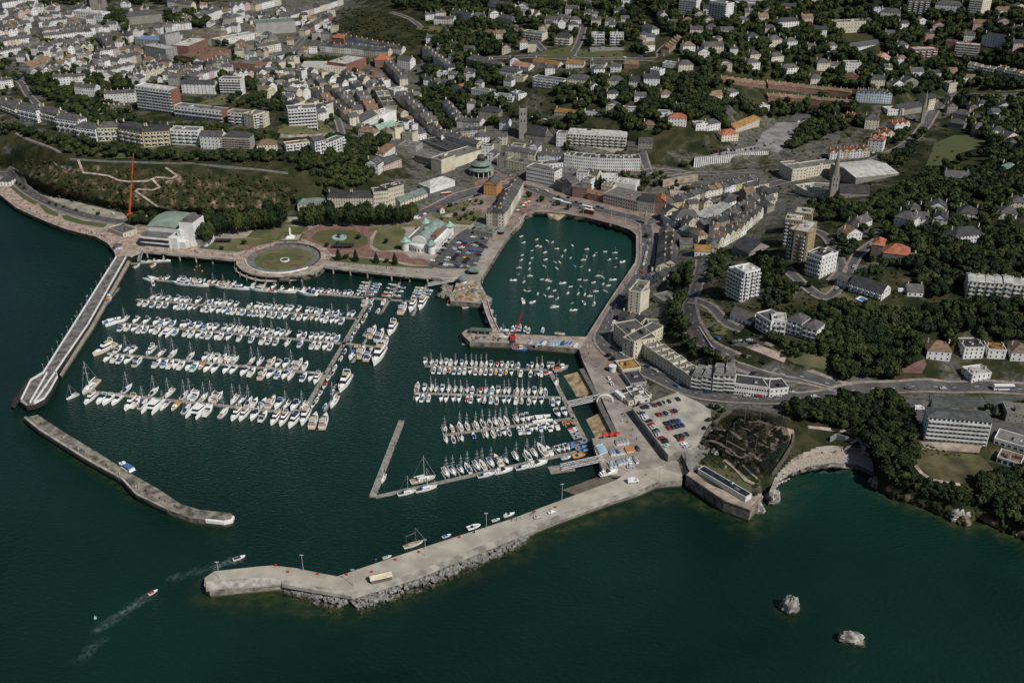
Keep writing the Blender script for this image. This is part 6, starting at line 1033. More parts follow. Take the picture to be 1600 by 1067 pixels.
        b = MB(); b.tube((-1.7,2.8,3.3),(-1.4,2.2,5),.15,4); b.tube((1.7,2.8,3.3),(1.4,2.2,5),.15,4); b.tube((-1.4,2.2,5),(1.4,2.2,5),.18,4); b.tube((0,2.2,5),(0,2.1,6.2),.05,4); add('radar_arch', b, [W])
    elif t == 'catamaran':
        b = MB()
        for sx in (-1, 1): o = outl(12, 1.7, .8); b.loft([[(x*.8+sx*2.5, y, -.3) for x, y in o], [(x+sx*2.5, y, 1.5) for x, y in o]], 0)
        add('hull', b, [W]); b = MB(); b.box(-2.6,2.6,.8,8.6,.9,1.45); add('bridge_deck', b, [W]); b = MB(); block(b, 2.6, 7.8, 4.6, 3.2, 1.45, 2.6, 0, .85, 1.2); add('cabin', b, [W]); b = MB(); block(b, 3.0, 7.85, 4.62, 3.25, 1.8, 2.3, 0, .93, .6); add('window', b, [BM['glass']]); b = MB(); block(b, .9, 2.6, 4.2, 4.4, 1.46, 1.6, 0, .95); add('cockpit', b, [cv if c[1] != 'w' else BM['teak']])
    elif t == 'speedboat':
        L, B = 6, 2.2; h, z = hull_mb(L, B, .8, .88, .3); add('hull', h, [hc if c[0] != 'w' else W, W]); b = MB(); block(b, .5, 3.2, 1.7, 1.7, .8, .9 if c[1] in 'dtw' else 1.25, 0, .92, .1, .1); add('cockpit' if c[1] in 'dtw' else 'cover', b, [BM['tan'] if c[1] == 'w' else cv]); b = MB(); block(b, 3.0, 3.8, 1.7, 1.3, .8, 1.3, 0, .8, .5); add('windscreen', b, [BM['glass']]); b = MB(); b.box(-.2,.2,-.45,.05,.3,1.15); add('outboard', b, [BM['dark']])
    elif t == 'rib':
        b = MB(); o = outl(5, 1.9, .9, 3); 
        for i in range(len(o)-1):
            if i != len(o)//2-1 or 1: b.tube((*o[i], .42), (*o[i+1], .42), .28, 6)
        add('tube', b, [cv]); b = MB(); b.add([(x*.9,y,.3) for x,y in o], [tuple(range(len(o)))]); add('floor', b, [BM['grey']]); b = MB(); b.box(-.35,.35,1.6,2.3,.3,1.0); b.box(-.18,.18,-.4,.05,.2,1.0); add('console', b, [BM['dark']])
    elif t == 'dinghy':
        L, B = 4.2, 1.7; h, z = hull_mb(L, B, .55, .8, .25); add('hull', h, [hc, cv]); b = MB(); 
        if c[1] in 'bsednr': b.loft([[(x*.95,.1+y*.95,.56) for x,y in outl(L,B,.8)],[(x*.35,.5+y*.8,.95) for x,y in outl(L,B,.8)]],0); add('cover', b, [cv])
        else: b.box(-.7,.7,1.2,1.5,.45,.6); b.box(-.6,.6,2.4,2.7,.45,.6); add('thwart', b, [BM['wood']])
    elif t == 'dayboat':
        L, B = 6.5, 2.3; h, z = hull_mb(L, B, .85, .75, .35); add('hull', h, [hc, BM['deck']]); b = MB(); block(b, 3.2, 5.4, 1.6, 1.0, .85, 1.5, 0, .85, .3); add('cabin', b, [W]); b = MB(); block(b, 4.3, 5.3, 1.45, 1.1, 1.1, 1.4, 0, .98, .1); add('window', b, [BM['glass']]); b = MB(); block(b, .4, 3.0, 1.7, 1.8, .85, .95 if c[1] in 'wdt' else 1.3, 0, .9); add('cockpit' if c[1] in 'wdt' else 'cover', b, [BM['tan'] if c[1] == 'w' else cv])
    elif t == 'trawler':
        L, B = 13, 4.6; h, z = hull_mb(L, B, 1.7, .85, .6); add('hull', h, [cv, BM['tan']]); b = MB(); block(b, 6.4, 9.2, 2.8, 2.4, 1.8, 4.4, 0, .9); add('wheelhouse', b, [W]); b = MB(); block(b, 6.35, 9.25, 2.82, 2.44, 3.4, 4.0, 0, .97); add('window', b, [BM['glass']]); b = MB(); b.tube((0,5.5,1.8),(0,5.2,8.5),.16,5); b.tube((0,5.2,7),(0,1.5,5),.12,5); b.tube((-1.8,1,1.7),(-1.6,1.2,4.5),.14,4); b.tube((1.8,1,1.7),(1.6,1.2,4.5),.14,4); b.tube((-1.6,1.2,4.5),(1.6,1.2,4.5),.14,4); add('gantry', b, [BM['orange']]); b = MB(); block(b, 1.6, 4.8, 2.6, 2.6, 1.75, 2.3, 0, .8); add('nets', b, [BM['red']])
    elif t == 'ferry':
        L, B = 17, 5.2; h, z = hull_mb(L, B, 1.9, .92, .25); add('hull', h, [BM['navy'], BM['white']]); b = MB(); block(b, 1.2, 12.6, 4.3, 3.4, 1.9, 3.5, 0, .95, .6); add('cabin', b, [W]); b = MB(); block(b, 1.6, 12.7, 4.36, 3.44, 2.4, 3.0, 0, .98, .2); add('window', b, [BM['glass']]); b = MB(); block(b, 1.6, 9.4, 4.4, 3.9, 3.9, 4.1, 0, .97); add('canopy', b, [BM['blue']]); b = MB(); block(b, 9.8, 11.6, 2.4, 2.0, 3.5, 5.2, 0, .85); add('wheelhouse', b, [W])
    elif t == 'ketch':
        L, B = 15, 4.2; h, z = hull_mb(L, B, 1.5, .6, .45); add('hull', h, [W, BM['teak']]); b = MB(); block(b, 3.5, 9.5, 2.4, 1.9, 1.5, 2.1, 0, .9, .3); add('coachroof', b, [BM['tan']]); b = MB(); b.tube((0,9.5,1.5),(0,9.5,15),.16,6); b.tube((0,9.5,3),(0,4.5,3),.14,5); add('mast', b, [BM['wood']]); b = MB(); b.tube((0,2.5,1.5),(0,2.3,10),.14,6); b.tube((0,2.5,3),(0,-.8,3),.1,5); add('mast', b, [BM['wood']]); b = MB(); b.tube((0,9.5,14.7),(0,16.5,2),.06,5); b.tube((0,9.5,11),(0,2.4,9.8),.03,3); b.tube((0,9.5,12),(2,9.3,1.6),.03,3); b.tube((0,9.5,12),(-2,9.3,1.6),.03,3); add('rigging', b, [BM['alu']]); b = MB(); b.tube((0,14.6,1.9),(0,17.5,2.4),.13,5); add('bowsprit', b, [BM['wood']])
    BC[t, c] = P_; return P_
BL = dict(yacht=10, cruiser=9, flybridge=14, catamaran=12, speedboat=6, rib=5, dinghy=4.2, dayboat=6.5, trawler=13, ferry=17, ketch=15)
BN = dict(yacht='sailing_yacht', cruiser='motor_cruiser', flybridge='flybridge_cruiser', catamaran='catamaran', speedboat='speedboat', rib='inflatable_boat', dinghy='dinghy', dayboat='day_boat', trawler='fishing_trawler', ferry='passenger_ferry', ketch='ketch')
BW = dict(yacht='sailing yacht', cruiser='motor cruiser', flybridge='flybridge cruiser', catamaran='catamaran', speedboat='speedboat', rib='inflatable boat', dinghy='dinghy', dayboat='day boat')
def boat(t, c, centre, head, L, label, group=None, z=0.0, cat='boat'):
    s = L/BL[t]; hd = Vector((math.cos(head), math.sin(head), 0)); o = Vector((centre[0], centre[1], z))-hd*L/2
    r = thing(BN[t], label, cat, o, head-math.pi/2, group, s); par = r
    for nm, me, _ in boat_parts(t, c): link(nm, me, r)
    return r
TC = {'y':('yacht','w?'),'Y':('yacht','w?'),'m':('cruiser','w?'),'M':('flybridge','w?'),'b':('cruiser','wb'),'C':('catamaran','ww'),'r':('speedboat','wr'),'d':('cruiser','wd'),'g':('cruiser','wg'),'o':('dayboat','co'),'s':('speedboat','wd'),'k':('cruiser','ws'),'R':('rib','wo'),'N':('speedboat','nn'),'v':('rib','we')}
CW = dict(n='with navy canvas',b='with blue cover',w='with open cream cockpit',d='with dark cockpit',t='with tan cockpit',e='with grey cover',r='with red cover',o='with orange cover',g='with teal canopy',s='with light blue cover',y='with yellow cover')
rb = random.Random(11)
mpon = mat('pontoon_deck', (.255,.235,.205), .9, .15, .4); mpile = mat('pile_dark', (.06,.055,.05))
PIL = MB().tube((0,0,-3),(0,0,4.2),.28,6).mesh('pile', mpile)
def pontoon(label, a, c_, w=2.6, group=None, piles=True, z=.55):
    p, q = P(*a, 0), P(*c_, 0); s = thing('pontoon', label, 'pontoon', p, 0, group); d = q-p; u = d.normalized(); nn = Vector((-u.y, u.x, 0))*w/2
    MB().prism([tuple(v.xy) for v in (nn, d+nn, d-nn, -nn)], -.3, z, 0).build('deck', mpon, s)
    if piles:
        for k in range(int(d.length/28)+1): link('pile', PIL, s, u*min(d.length, k*28+2)+nn*1.15)
    return s, p, u, nn, d.length
def side(specs, pont, sgn, deg, Lb, where, nm):           # boats moored along one side of a pontoon; specs are photo x positions
    s, p, u, nn, Ln = pont; per = Vector((-u.y, u.x, 0))*sgn; last = -99; cnt = {}; toks = specs.split(); fm = None; xs = []
    for i, tk in enumerate(toks):
        k = tk[-1] if tk[-1].isalpha() else 'm'; x = float(tk.rstrip('abcdefghijklmnopqrstuvwxyzABCDEFGHIJKLMNOPQRSTUVWXYZ')); t, cc = TC[k]; L = Lb*{'M':1.28,'Y':1.3,'y':1.04,'C':1.3,'r':.8,'s':.75,'R':.6,'v':.6,'o':.85,'N':.8}.get(k, 1)*rb.uniform(.9, 1.08)
        if k == 'm' and Lb < 8: t = rb.choice(['cruiser','dayboat','cruiser'])
        if cc[1] == '?': cc = cc[0]+rb.choice('nnwwwetdb' if t != 'flybridge' else 'wwwnt')
        if k == 'y' and rb.random() < .12: cc = 'n'+cc[1]
        lo, hi = -20, Ln+20
        for _ in range(30):
            md = (lo+hi)/2; ce = p+u*md+per*(L/2+1.8); xx = proj(ce.x, ce.y, .8)[0]
            if (xx < x) == (u.x > 0): lo = md
            else: hi = md
        ce = p+u*md+per*(L/2+1.8); inward = rb.random() < (.62 if k not in 'MC' else .25); hd = math.atan2(-per.y, -per.x) if inward else math.atan2(per.y, per.x); hd += rb.uniform(-.05, .05)
        cnt[k] = cnt.get(k, 0)+1; typ = BW[t]+(' '+CW[cc[1]] if t not in ('catamaran','rib') else ''); xs.append((md, t, cc, ce, hd, L))
    seen = {}
    for md, t, cc, ce, hd, L in sorted(xs, key=lambda q: q[0]):
        key = (t, cc[1] if t != 'catamaran' else '', cc[0] == 'n'); seen[key] = seen.get(key, 0)+1; tot = sum(1 for q in xs if (q[1], q[2][1] if q[1] != 'catamaran' else '', q[2][0] == 'n') == key)
        typ = ('navy ' if cc[0] == 'n' else 'white ' if t not in ('rib',) else '')+BW[t]+(' '+CW[cc[1]] if t not in ('catamaran','rib') else '')
        boat(t, cc, ce, hd, L, (f'{ordw(seen[key])} ' if tot > 1 else 'only ')+f'{typ}, {where}', f'boats moored on {nm}')
    fm = MB().box(-.45,.45,0,Lb*.85,-.2,.5).mesh('finger', mpon); ts = sorted(q[0] for q in xs); k = 0
    for i in range(0, len(ts)-1, 2):
        m_ = (ts[i]+ts[i+1])/2 if i+1 < len(ts) else ts[i]; 
        if 1 < m_+3.9 < Ln: link('finger', fm, s, u*(ts[i]-2.1 if i else max(ts[0]-2.1, .6))+nn.normalized()*sgn*1.2, math.atan2(per.y, per.x)-math.pi/2)
def par(t, c, x, y, h, L, label, group=None, z=0.0): c0 = P(x, y, z); return boat(t, c, c0, h, L, label, group, z)
def ang(a, c_): v = P(*c_, 0)-P(*a, 0); return math.atan2(v.y, v.x)
W1 = pontoon('first long pontoon of the big marina, furthest from the sea', (245,438.5), (655,473), 2.6)
side('249s 255s 261k 280 286 296 303b 311 318d 326o 334y 341o 349y 356 365k 395 427 457d 465s 474y 482 489b 496 502d 508r 514 520 526d 531r 538 545 550b 560k 567N', W1, 1, 0, 7, 'inland side of first marina pontoon', 'the first pontoon')
h1 = ang((245,438),(655,473))
for i, (x, y, L, t) in enumerate([(283,444.5,15,'flybridge'),(313,447,16,'flybridge'),(348,449.5,15,'flybridge'),(377,452,15,'flybridge'),(404,454,17,'flybridge'),(450,457,15,'cruiser'),(480,460.5,16,'cruiser')]): par(t, 'ww' if i % 3 else 'wn', x, y, h1+(0 if i % 2 else math.pi), L, f'{ordw(i+1)} big white cruiser lying alongside the first marina pontoon', 'cruisers alongside the first pontoon')
par('catamaran','ww',235,437,h1+math.pi*.9,12,'white catamaran at the pier end of the first marina pontoon'); par('cruiser','wn',239,444,h1+2.2,8,'small white cruiser tucked beside the catamaran at the first pontoon'); par('speedboat','wr',427,456.5,h1,7,'red and white speedboat alongside the first marina pontoon')
W2 = pontoon('second long pontoon of the big marina', (213,468.5), (560,499), 2.6)
side('239y 247 255y 262 269s 276 284 291 297s 309 324y 330 339 345 352y 359 369 391 401 407 415 421 430y 437 447d 454 466 480 486d 494d 501k 511 519y 527 534N 544y 551', W2, 1, 0, 8.2, 'inland side of second marina pontoon', 'the second pontoon')
side('220 229 240 251 260 275d 282 289 297d 305r 319 326 332 342 350 359 366 375 381 392 399 405d 412 422k 429 439b 446d 460b 469 477 487o 495 503 510 519b 526b 535', W2, -1, 0, 8.6, 'seaward side of second marina pontoon', 'the second pontoon')
W3 = pontoon('third long pontoon of the big marina', (178,505), (540,538), 2.8)
side('196y 212 228 244 254 260 271 285 291 302 310 322b 328 336k 350d 359 369y 376y 385 395 403 409y 417 425y 433 440d 450y 467b 476 486g 494 502k 512 520d 528', W3, 1, 0, 9.2, 'inland side of third marina pontoon', 'the third pontoon')
side('191 200 210 220 228 237 246 260C 275 291 300 310 319 328 339 346 357b 375 394 411 421 432d 449y 470b 489 498 508 517d', W3, -1, 0, 9.8, 'seaward side of third marina pontoon', 'the third pontoon')
par('catamaran','wb',177,504,ang((178,505),(300,517))+.9,14,'grey-decked twin-masted catamaran at the pier end of the third pontoon')
W4 = pontoon('fourth long pontoon of the big marina', (168,553), (508,585), 2.8)
side('185 199y 207 235M 252y 271y 299y 320 330y 338 349 354y 360y 368y 394y 406y 425M 434 446 456y 467M 477', W4, 1, 0, 10.6, 'inland side of fourth marina pontoon', 'the fourth pontoon')
side('168 180 189 200 216M 246 258b 267 275 284 296 305g 314o 324 335 353 364 381d 394 411M 422b 435 445 454y 475 486d 495M', W4, -1, 0, 10.8, 'seaward side of fourth marina pontoon', 'the fourth pontoon')
par('flybridge','ct',163,548.5,ang((168,553),(155,560)),20,'large cream motor yacht at the pier end of the fourth pontoon')
W5 = pontoon('fifth long pontoon of the big marina, nearest the harbour mouth'.replace('nearest','closest to'), (148,613.5), (474,648), 3.0)
side('199y 241y 265y 288y 299y 306 319y 332y 341M 366y 378y 389y 398 411 424M 435 448y 460 474y', W5, 1, 0, 11.4, 'inland side of fifth marina pontoon', 'the fifth pontoon')
side('141M 159g 169 182 204M 213 224y 239C 257y 274o 292y 308C 326 350y 369M 381M 397 412 430M 443M 459M', W5, -1, 0, 12, 'seaward side of fifth marina pontoon', 'the fifth pontoon')
par('yacht','cw',142,607,ang((150,613),(140,622)),19,'biggest cream sailing yacht with tall mast at the pier end of the fifth pontoon')
for i, (x, y, L) in enumerate([(476,655,18),(491,659,17),(507,660,17)]): par('flybridge','ww',x,y,ang((474,648),(479,637))+(math.pi if i == 0 else .05),L,['very large white motor yacht at the foot of the main walkway','white motor yacht between two others at the walkway foot','white motor yacht, outermost of three at the walkway foot'][i])
WK = pontoon('main marina walkway crossing the ends of the five long pontoons', (580,465), (467,656), 3.0)
for i, (x, y) in enumerate([(581,471),(580,478),(577,486),(572,494),(567,503),(560,511),(554,520),(549,530),(539,550),(533,561),(524,575),(520,583),(513,592),(507,604),(500,616),(495,626),(489,634)]):
    c_ = ['ww','wn','nn','ww','wd','ww','wd','wb','wn','ww','we','wd','ww','wr','we','ww','wd'][i]; par('speedboat',c_,x,y,ang((580,465),(467,656))+rb.choice((0,math.pi)),7,f'{ordw(i+1)} small boat down the east side of the main marina walkway','small boats along the main walkway')
F1 = pontoon('short pontoon with small boats opposite the copper kiosk, westernmost', (579,439), (570,467), 2); F2 = pontoon('short pontoon with small boats, middle one', (625,442), (595,491), 2); F3 = pontoon('pontoon leading from the truss gangway', (667,446), (645,494), 2.2); F4 = pontoon('stub pontoon between big cruisers', (632,470), (620,491), 2)
for nm, lst in (('westernmost short pontoon',[(571,443,'ww'),(569,448,'ww'),(567,452,'we'),(565,456,'ww'),(590,445,'wb'),(587,449,'wb'),(585,453,'wn'),(583,457,'wb'),(578,461,'wr')]),('middle short pontoon',[(613,446,'ww'),(610,452,'wn'),(607,458,'ww'),(604,463,'wr'),(627,450,'wn'),(624,456,'wn'),(620,463,'ww')]),('gangway pontoon',[(656,451,'ww'),(654,455,'ww'),(652,459,'we'),(650,464,'wb'),(670,455,'we'),(667,460,'wb'),(664,465,'wy')])):
    for i, (x, y, c_) in enumerate(lst): par('speedboat',c_,x,y,ang((245,438),(655,473))+rb.choice((0,math.pi)),7.2,f'{ordw(i+1)} small boat {CW[c_[1]]} on the {nm}',f'small boats on the {nm}')
hx = ang((620,491),(632,470))
for x, y, t, c_, L, h, lab in ((571,474,'flybridge','ww',13,hx,'white cruiser in the corner where first pontoon meets the walkway'),(600,473,'cruiser','ww',9,hx,'lone white cruiser on the middle short pontoon tail'),(591,487,'speedboat','ws',8,hx,'light blue covered boat at the tip of the middle short pontoon'),(630,484,'flybridge','we',18,hx,'big white motor yacht, western one of three under the gangway'),(644,481,'flybridge','ww',18,hx+math.pi,'big white motor yacht, middle one of three under the gangway'),(659,478,'flybridge','ww',18,hx+math.pi,'big white motor yacht, eastern one of three under the gangway')): par(t,c_,x,y,h,L,lab)
E5 = pontoon('walkway tail east of the main walkway', (535,537), (598,544), 2.6); E6 = pontoon('finger pontoon between the eastern motor yachts, western', (573,530), (551,567), 2); E7 = pontoon('finger pontoon between the eastern motor yachts, eastern', (607,517), (595,541), 2)
for x, y, t, c_, L, h, lab in ((582,521,'flybridge','we',18,hx,'grey-topped motor yacht, inland western of the eastern cluster'),(594,526,'flybridge','wn',18,hx,'navy-trimmed motor yacht, inland middle of the eastern cluster'),(612,517,'flybridge','ww',19,hx+math.pi,'white motor yacht at the inland tip of the eastern cluster'),(602,537,'flybridge','ww',15,hx,'white cruiser hugging the eastern cluster crosspiece'),(550,557,'yacht','wb',13,hx+math.pi,'white yacht with mast among the eastern motor yachts'),(565,552,'flybridge','ww',17,hx,'white motor yacht beside the yacht in the eastern cluster'),(577,556,'flybridge','wn',17,hx,'white motor yacht with dark cockpit in the eastern cluster'),(591,560,'flybridge','ww',25,hx+math.pi,'longest white motor yacht of the eastern cluster'),(571,523,'speedboat','we',7,hx,'small boat beside the grey-topped motor yacht'),(578,515,'rib','we',6,hx,'grey inflatable behind the grey-topped motor yacht'),(560,543,'speedboat','wy',6,h1,'yellow and blue jet boat on the crosspiece of the eastern cluster')): par(t,c_,x,y,h,L,lab)
E8 = pontoon('finger pontoon beside the long white motor yacht below', (530,610), (507,643), 2)
for x, y, t, c_, L, h, lab in ((538,602,'flybridge','ww',22,hx+math.pi,'long white motor yacht south of the eastern cluster'),(522,630,'yacht','wt',15,hx+math.pi,'white yacht beside the finger pontoon near the walkway foot'),(526,604,'rib','we',6,hx,'grey inflatable next to the long southern motor yacht'),(508,635,'speedboat','wb',6,hx,'blue-covered boat near the walkway foot finger'),(520,613,'speedboat','wn',6,hx,'dark small boat by the finger pontoon head')): par(t,c_,x,y,h,L,lab)
G0 = pontoon('short grey pontoon by the theatre gangway', (201,413), (266,409), 2.4); 
for i, (x, y, c_) in enumerate([(214,417,'ww'),(240,416,'wo'),(228,410,'ww'),(238,409,'ww'),(246,409,'ww'),(260,408.5,'ww')]): par('speedboat' if i < 4 else 'cruiser',c_,x,y,h1+(1.4 if i < 2 else .1),8,f'{ordw(i+1)} small boat around the theatre pontoon','small boats by the theatre')
par('trawler','wb',171,470,ang((181,455),(160,490))+math.pi,13,'blue fishing boat lying at the foot of the long pier')
L1 = pontoon('low landing pontoon below the long pier', (186,450), (163,478), 2.2)
# eastern marina
X1 = pontoon('first row pontoon of the east marina, by the cross pier', (664,572.5), (878,580), 2.2); X2 = pontoon('second row pontoon of the east marina', (647,615), (878,622), 2.2); X3 = pontoon('third row pontoon of the east marina', (692,680.5), (897,654), 2.2); X4 = pontoon('outer row pontoon of the east marina', (587,777), (903,706), 2.6)
side('664 674y 682 689y 697 704 712y 721d 728y 737y 744y 752y 760y 767 777r 784 793 800 810 824N 831 839y 847y 857 863', X1, 1, 0, 7.6, 'cross-pier side of first east row', 'the first east row')
side('678 687b 695 702r 710 718b 726 734d 743d 751 759 767 775o 782 791o 799 814 829 841b 846', X1, -1, 0, 7.6, 'open side of first east row', 'the first east row')
side('652M 663 674y 681y 691 701y 711y 720y 730y 738d 751r 759y 769k 778 788y 795y 808y 816y 826y 835 845y 852', X2, 1, 0, 8.6, 'cross-pier side of second east row', 'the second east row')
side('652 660 670 689b 697 708 717 730r 736d 748 757y 767k 776y 787b 795 806 815y 826y 835 846 864 872d', X2, -1, 0, 8.4, 'open side of second east row', 'the second east row')
side('695y 706o 719y 730y 744y 754y 765y 774y 782y 791y 807y 816d 824d 871 882', X3, 1, 0, 9.4, 'cross-pier side of third east row', 'the third east row')
side('697y 708y 721y 740N 760y 770y 779s 787 795y 811 818y 824 830 837 843 850 857 862 869 881R 887R 894R', X3, -1, 0, 8.6, 'open side of third east row', 'the third east row')
side('697y 707y 720y 731y 745y 754y 767y 778M 790y 806y 824y 835y 847Y 858 872s 879s 886s', X4, 1, 0, 10.4, 'inner side of outer east row', 'the outer east row')
par('catamaran','ww',846,656,ang((693,680),(897,654)),13,'white catamaran lying along the third east row pontoon')
h4 = ang((587,777),(903,706))
for x, y, t, c_, L, lab in ((636,771,'yacht','wn',11,'white yacht alongside the outer row, seaward end'),(666,765,'yacht','wb',13,'white yacht with blue covers alongside the outer row'),(661,751,'yacht','ct',15,'large broad white motor sailer lying inside the outer row'),(760,743,'yacht','wb',11,'white yacht alongside the outer row, middle one'),(788,737,'cruiser','ww',11,'white hull alongside the outer row before the middle yacht'),(819,731,'yacht','wn',11,'white yacht alongside the outer row near the orange dinghy'),(841,726,'cruiser','ww',12,'white cruiser alongside the outer row near the landing stage'),(885,716,'speedboat','we',7,'grey boat alongside the outer row end'),(904,713,'rib','oo',8,'bright orange inflatable near the boat park gangway')): par(t,c_,x,y,h4,L,lab)
pontoon('wide floating breakwater pontoon angled into the basin', (628,658), (582,777), 3.8, z=.8); par('yacht','ww',599,749,ang((628,658),(582,777)),9,'white yacht tied to the floating breakwater')
pontoon('east marina walkway along the slipways', (858,579), (915,690), 3); pontoon('short walkway link with small blue boats', (896,693), (916,690), 3); pontoon('link pontoon between third and outer rows', (898,691), (905,708), 2.6); pontoon('landing stage below the boat park gangway', (858,735.5), (896,730), 7)
for i, (x, y, t, c_) in enumerate([(894,671,'speedboat','wr'),(896,674,'speedboat','ww'),(899,679,'rib','we'),(902,684,'rib','we'),(893,694,'rib','wb'),(893,699,'rib','wb'),(907,693,'rib','wb'),(910,699,'rib','wb'),(912,705,'rib','wb'),(869,599,'yacht','wn'),(856,584,'speedboat','wr'),(876,578,'trawler','we')]): par(t,c_,x,y,(h4 if t != 'yacht' else hx+math.pi)+.1,{'yacht':11,'trawler':12}.get(t,6),f'{ordw(i+1)} boat clustered on the east marina walkway','boats on the east marina walkway')
# inner harbour swinging moorings: x y type colour, in quarter pixels from (800,240)
MO = '58,520,d,ww 72,558,d,wG 155,540,d,co 218,548,d,ww 252,557,d,wn 158,580,d,ww 178,585,d,we 376,576,d,ww 281,597,d,wt 333,608,d,ww 125,608,i,bs 207,620,y,ww 468,600,d,wt 525,620,i,wd 583,615,d,ww 643,622,y,wn 64,637,d,we 125,655,d,ws 58,668,d,wd 210,665,d,we 314,645,d,wd 368,653,d,wt 513,640,d,wt 465,643,d,we 447,667,y,ww 608,665,d,wn 648,660,d,nd 692,680,s,ww 267,680,d,wt 297,682,d,ct 112,687,d,ww 200,707,d,we 433,707,d,wd 388,703,d,bb 645,710,i,cr 44,715,y,wn 110,723,d,we 278,720,d,ww 485,730,d,ww 41,755,d,wn 113,767,y,wt 540,767,y,ww 565,775,y,we 10,795,s,ww 75,805,y,ct 165,775,d,nd 187,788,d,ws 220,793,y,ww 238,800,d,ww 318,813,s,ws 422,790,d,we 460,793,d,wt 510,808,d,ww 570,818,d,we 602,828,y,wo 632,792,s,ww 228,845,d,we 267,858,d,ww 368,833,d,ww 432,838,d,nn 81,860,d,ww 104,865,y,nn 162,878,d,wt 203,887,d,we 243,897,y,ww 285,908,y,wb 350,875,y,ww 415,878,y,wt 455,883,y,ww 487,893,y,ww 524,863,y,ww 581,862,y,we 68,925,C,ww 130,932,s,ww 267,962,Y,ww 385,982,s,ww 376,935,i,wd 447,935,s,wn 512,942,Y,wb'
mc = {}
for tk in MO.split():
    x, y, t, c_ = tk.split(','); x, y = 800+float(x)/4, 240+float(y)/4; tt = {'d':'dayboat','y':'yacht','Y':'yacht','i':'dinghy','s':'cruiser','C':'cruiser'}[t]; L = {'d':6,'y':7,'Y':10.5,'i':4,'s':8.5,'C':12}[t]
    if tt == 'dayboat' and rb.random() < .3: tt = 'dinghy'; L = 5.2
    mc.setdefault((tt, c_), []).append((x, y, L))
for (tt, c_), lst in mc.items():
    lst.sort(key=lambda q: q[1])
    for i, (x, y, L) in enumerate(lst):
        hh = .55+rb.uniform(-.5, .6) if rb.random() < .72 else 1.5+rb.uniform(-.3, .9)
        par(tt,c_ if c_[1] in 'nbsrogdyewtGp' else 'ww',x,y,hh,L*.70,(f'{ordw(i+1)} ' if len(lst) > 1 else 'only ')+f"{dict(w='white',c='cream',n='navy',b='blue')[c_[0]]} moored {BW[tt]} {CW.get(c_[1],'with green cover')}, from the harbour head",'boats moored in the inner harbour')
# working boats and others
par('trawler','wp',757.5/1.0-41,477,h1+.15,13,'purple-hulled trawler with red nets at the fish quay'); par('trawler','wb',724,472.5,h1+.3,12,'blue and white trawler outside the purple one'); par('trawler','we',708,478,h1,10,'grey fishing boat at the fish quay corner'); par('dinghy','wt',729,481,h1+.5,7,'open wooden boat below the fish quay')
par('ferry','ww',197.5,733,ang((150,708),(202,740))+math.pi,14.5,'blue and white passenger ferry moored at the narrow breakwater')
par('ketch','wt',646,852,ang((615,868),(710,837)),11,'white two-masted wooden ketch against the concrete pier'); hq = ang((615,868),(710,837))
for x, y, t, c_, L, lab in ((605,871,'speedboat','we',4.8,'small grey-white boat behind the ketch stern'),(698,838,'speedboat','bb',5.2,'small blue boat against the concrete pier'),(740,824,'rib','ww',7.5,'long white open boat against the concrete pier'),(775,813,'speedboat','ww',5,'tiny white boat against the concrete pier'),(796,805,'cruiser','ww',6.5,'white boat half hidden by the concrete pier edge')): par(t,c_,x,y,hq,L,lab)
par('speedboat','wd',374,872.5,ang((366,875),(380,870)),6.5,'white motorboat leaving a wake off the pier head'); par('speedboat','wr',239.5,926,ang((230,931),(243,924)),5,'small speedboat with red stern trailing a curved wake'); par('yacht','ww',113.5,621,hx+2.7,9,'lone small yacht between pier head and marina')
par('cruiser','ww',952,740,h4,11,'white motorboat parked ashore at the top of the wet ramp',z=5.5)
for i, (x, y, c_) in enumerate([(829,535,'bs'),(840,537.5,'bs'),(846,536,'wb'),(851,537,'ww'),(861,537,'bs'),(865,537.5,'bs'),(870,537,'bs'),(874,536.5,'bs'),(879,536.5,'nn'),(886,537.5,'bb'),(892,537.5,'bb'),(900,540.5,'ww')]): par('dinghy',c_,x,y,ang((880,541),(886,534)),6.4,f'{ordw(i+1)} laid-up dinghy along the cross pier, counting from the crane','dinghies laid up on the cross pier',z=5.1)
par('yacht','ww',785,527,h1,10,'white yacht hull laid up on a blue cradle on the cross pier',z=5.4)
for i, (x, y, t, c_) in enumerate([(788,517,'cruiser','ww'),(801,514.5,'cruiser','wb'),(806,514,'cruiser','ww'),(812,513,'flybridge','wn'),(821,515,'cruiser','wd'),(826,517.5,'cruiser','wd'),(848,517,'speedboat','ws'),(875,522.5,'dinghy','wt')]): par(t,c_,x,y,1.45 if i not in (0,7) else h1,7.6 if t != 'flybridge' else 9.5,f'{ordw(i+1)} boat moored against the inner side of the cross pier','boats moored against the cross pier')
for x, y, t, c_, L, lab in ((812,547,'trawler','wb',11,'blue-trimmed fishing boat on the outer side of the cross pier'),(790,542,'dinghy','we',8,'grey work punt on the outer side of the cross pier')): par(t,c_,x,y,h1,L,lab)
pontoon('long timber fender pontoon outside the cross pier', (722,538), (782,543), 2.4, piles=False)
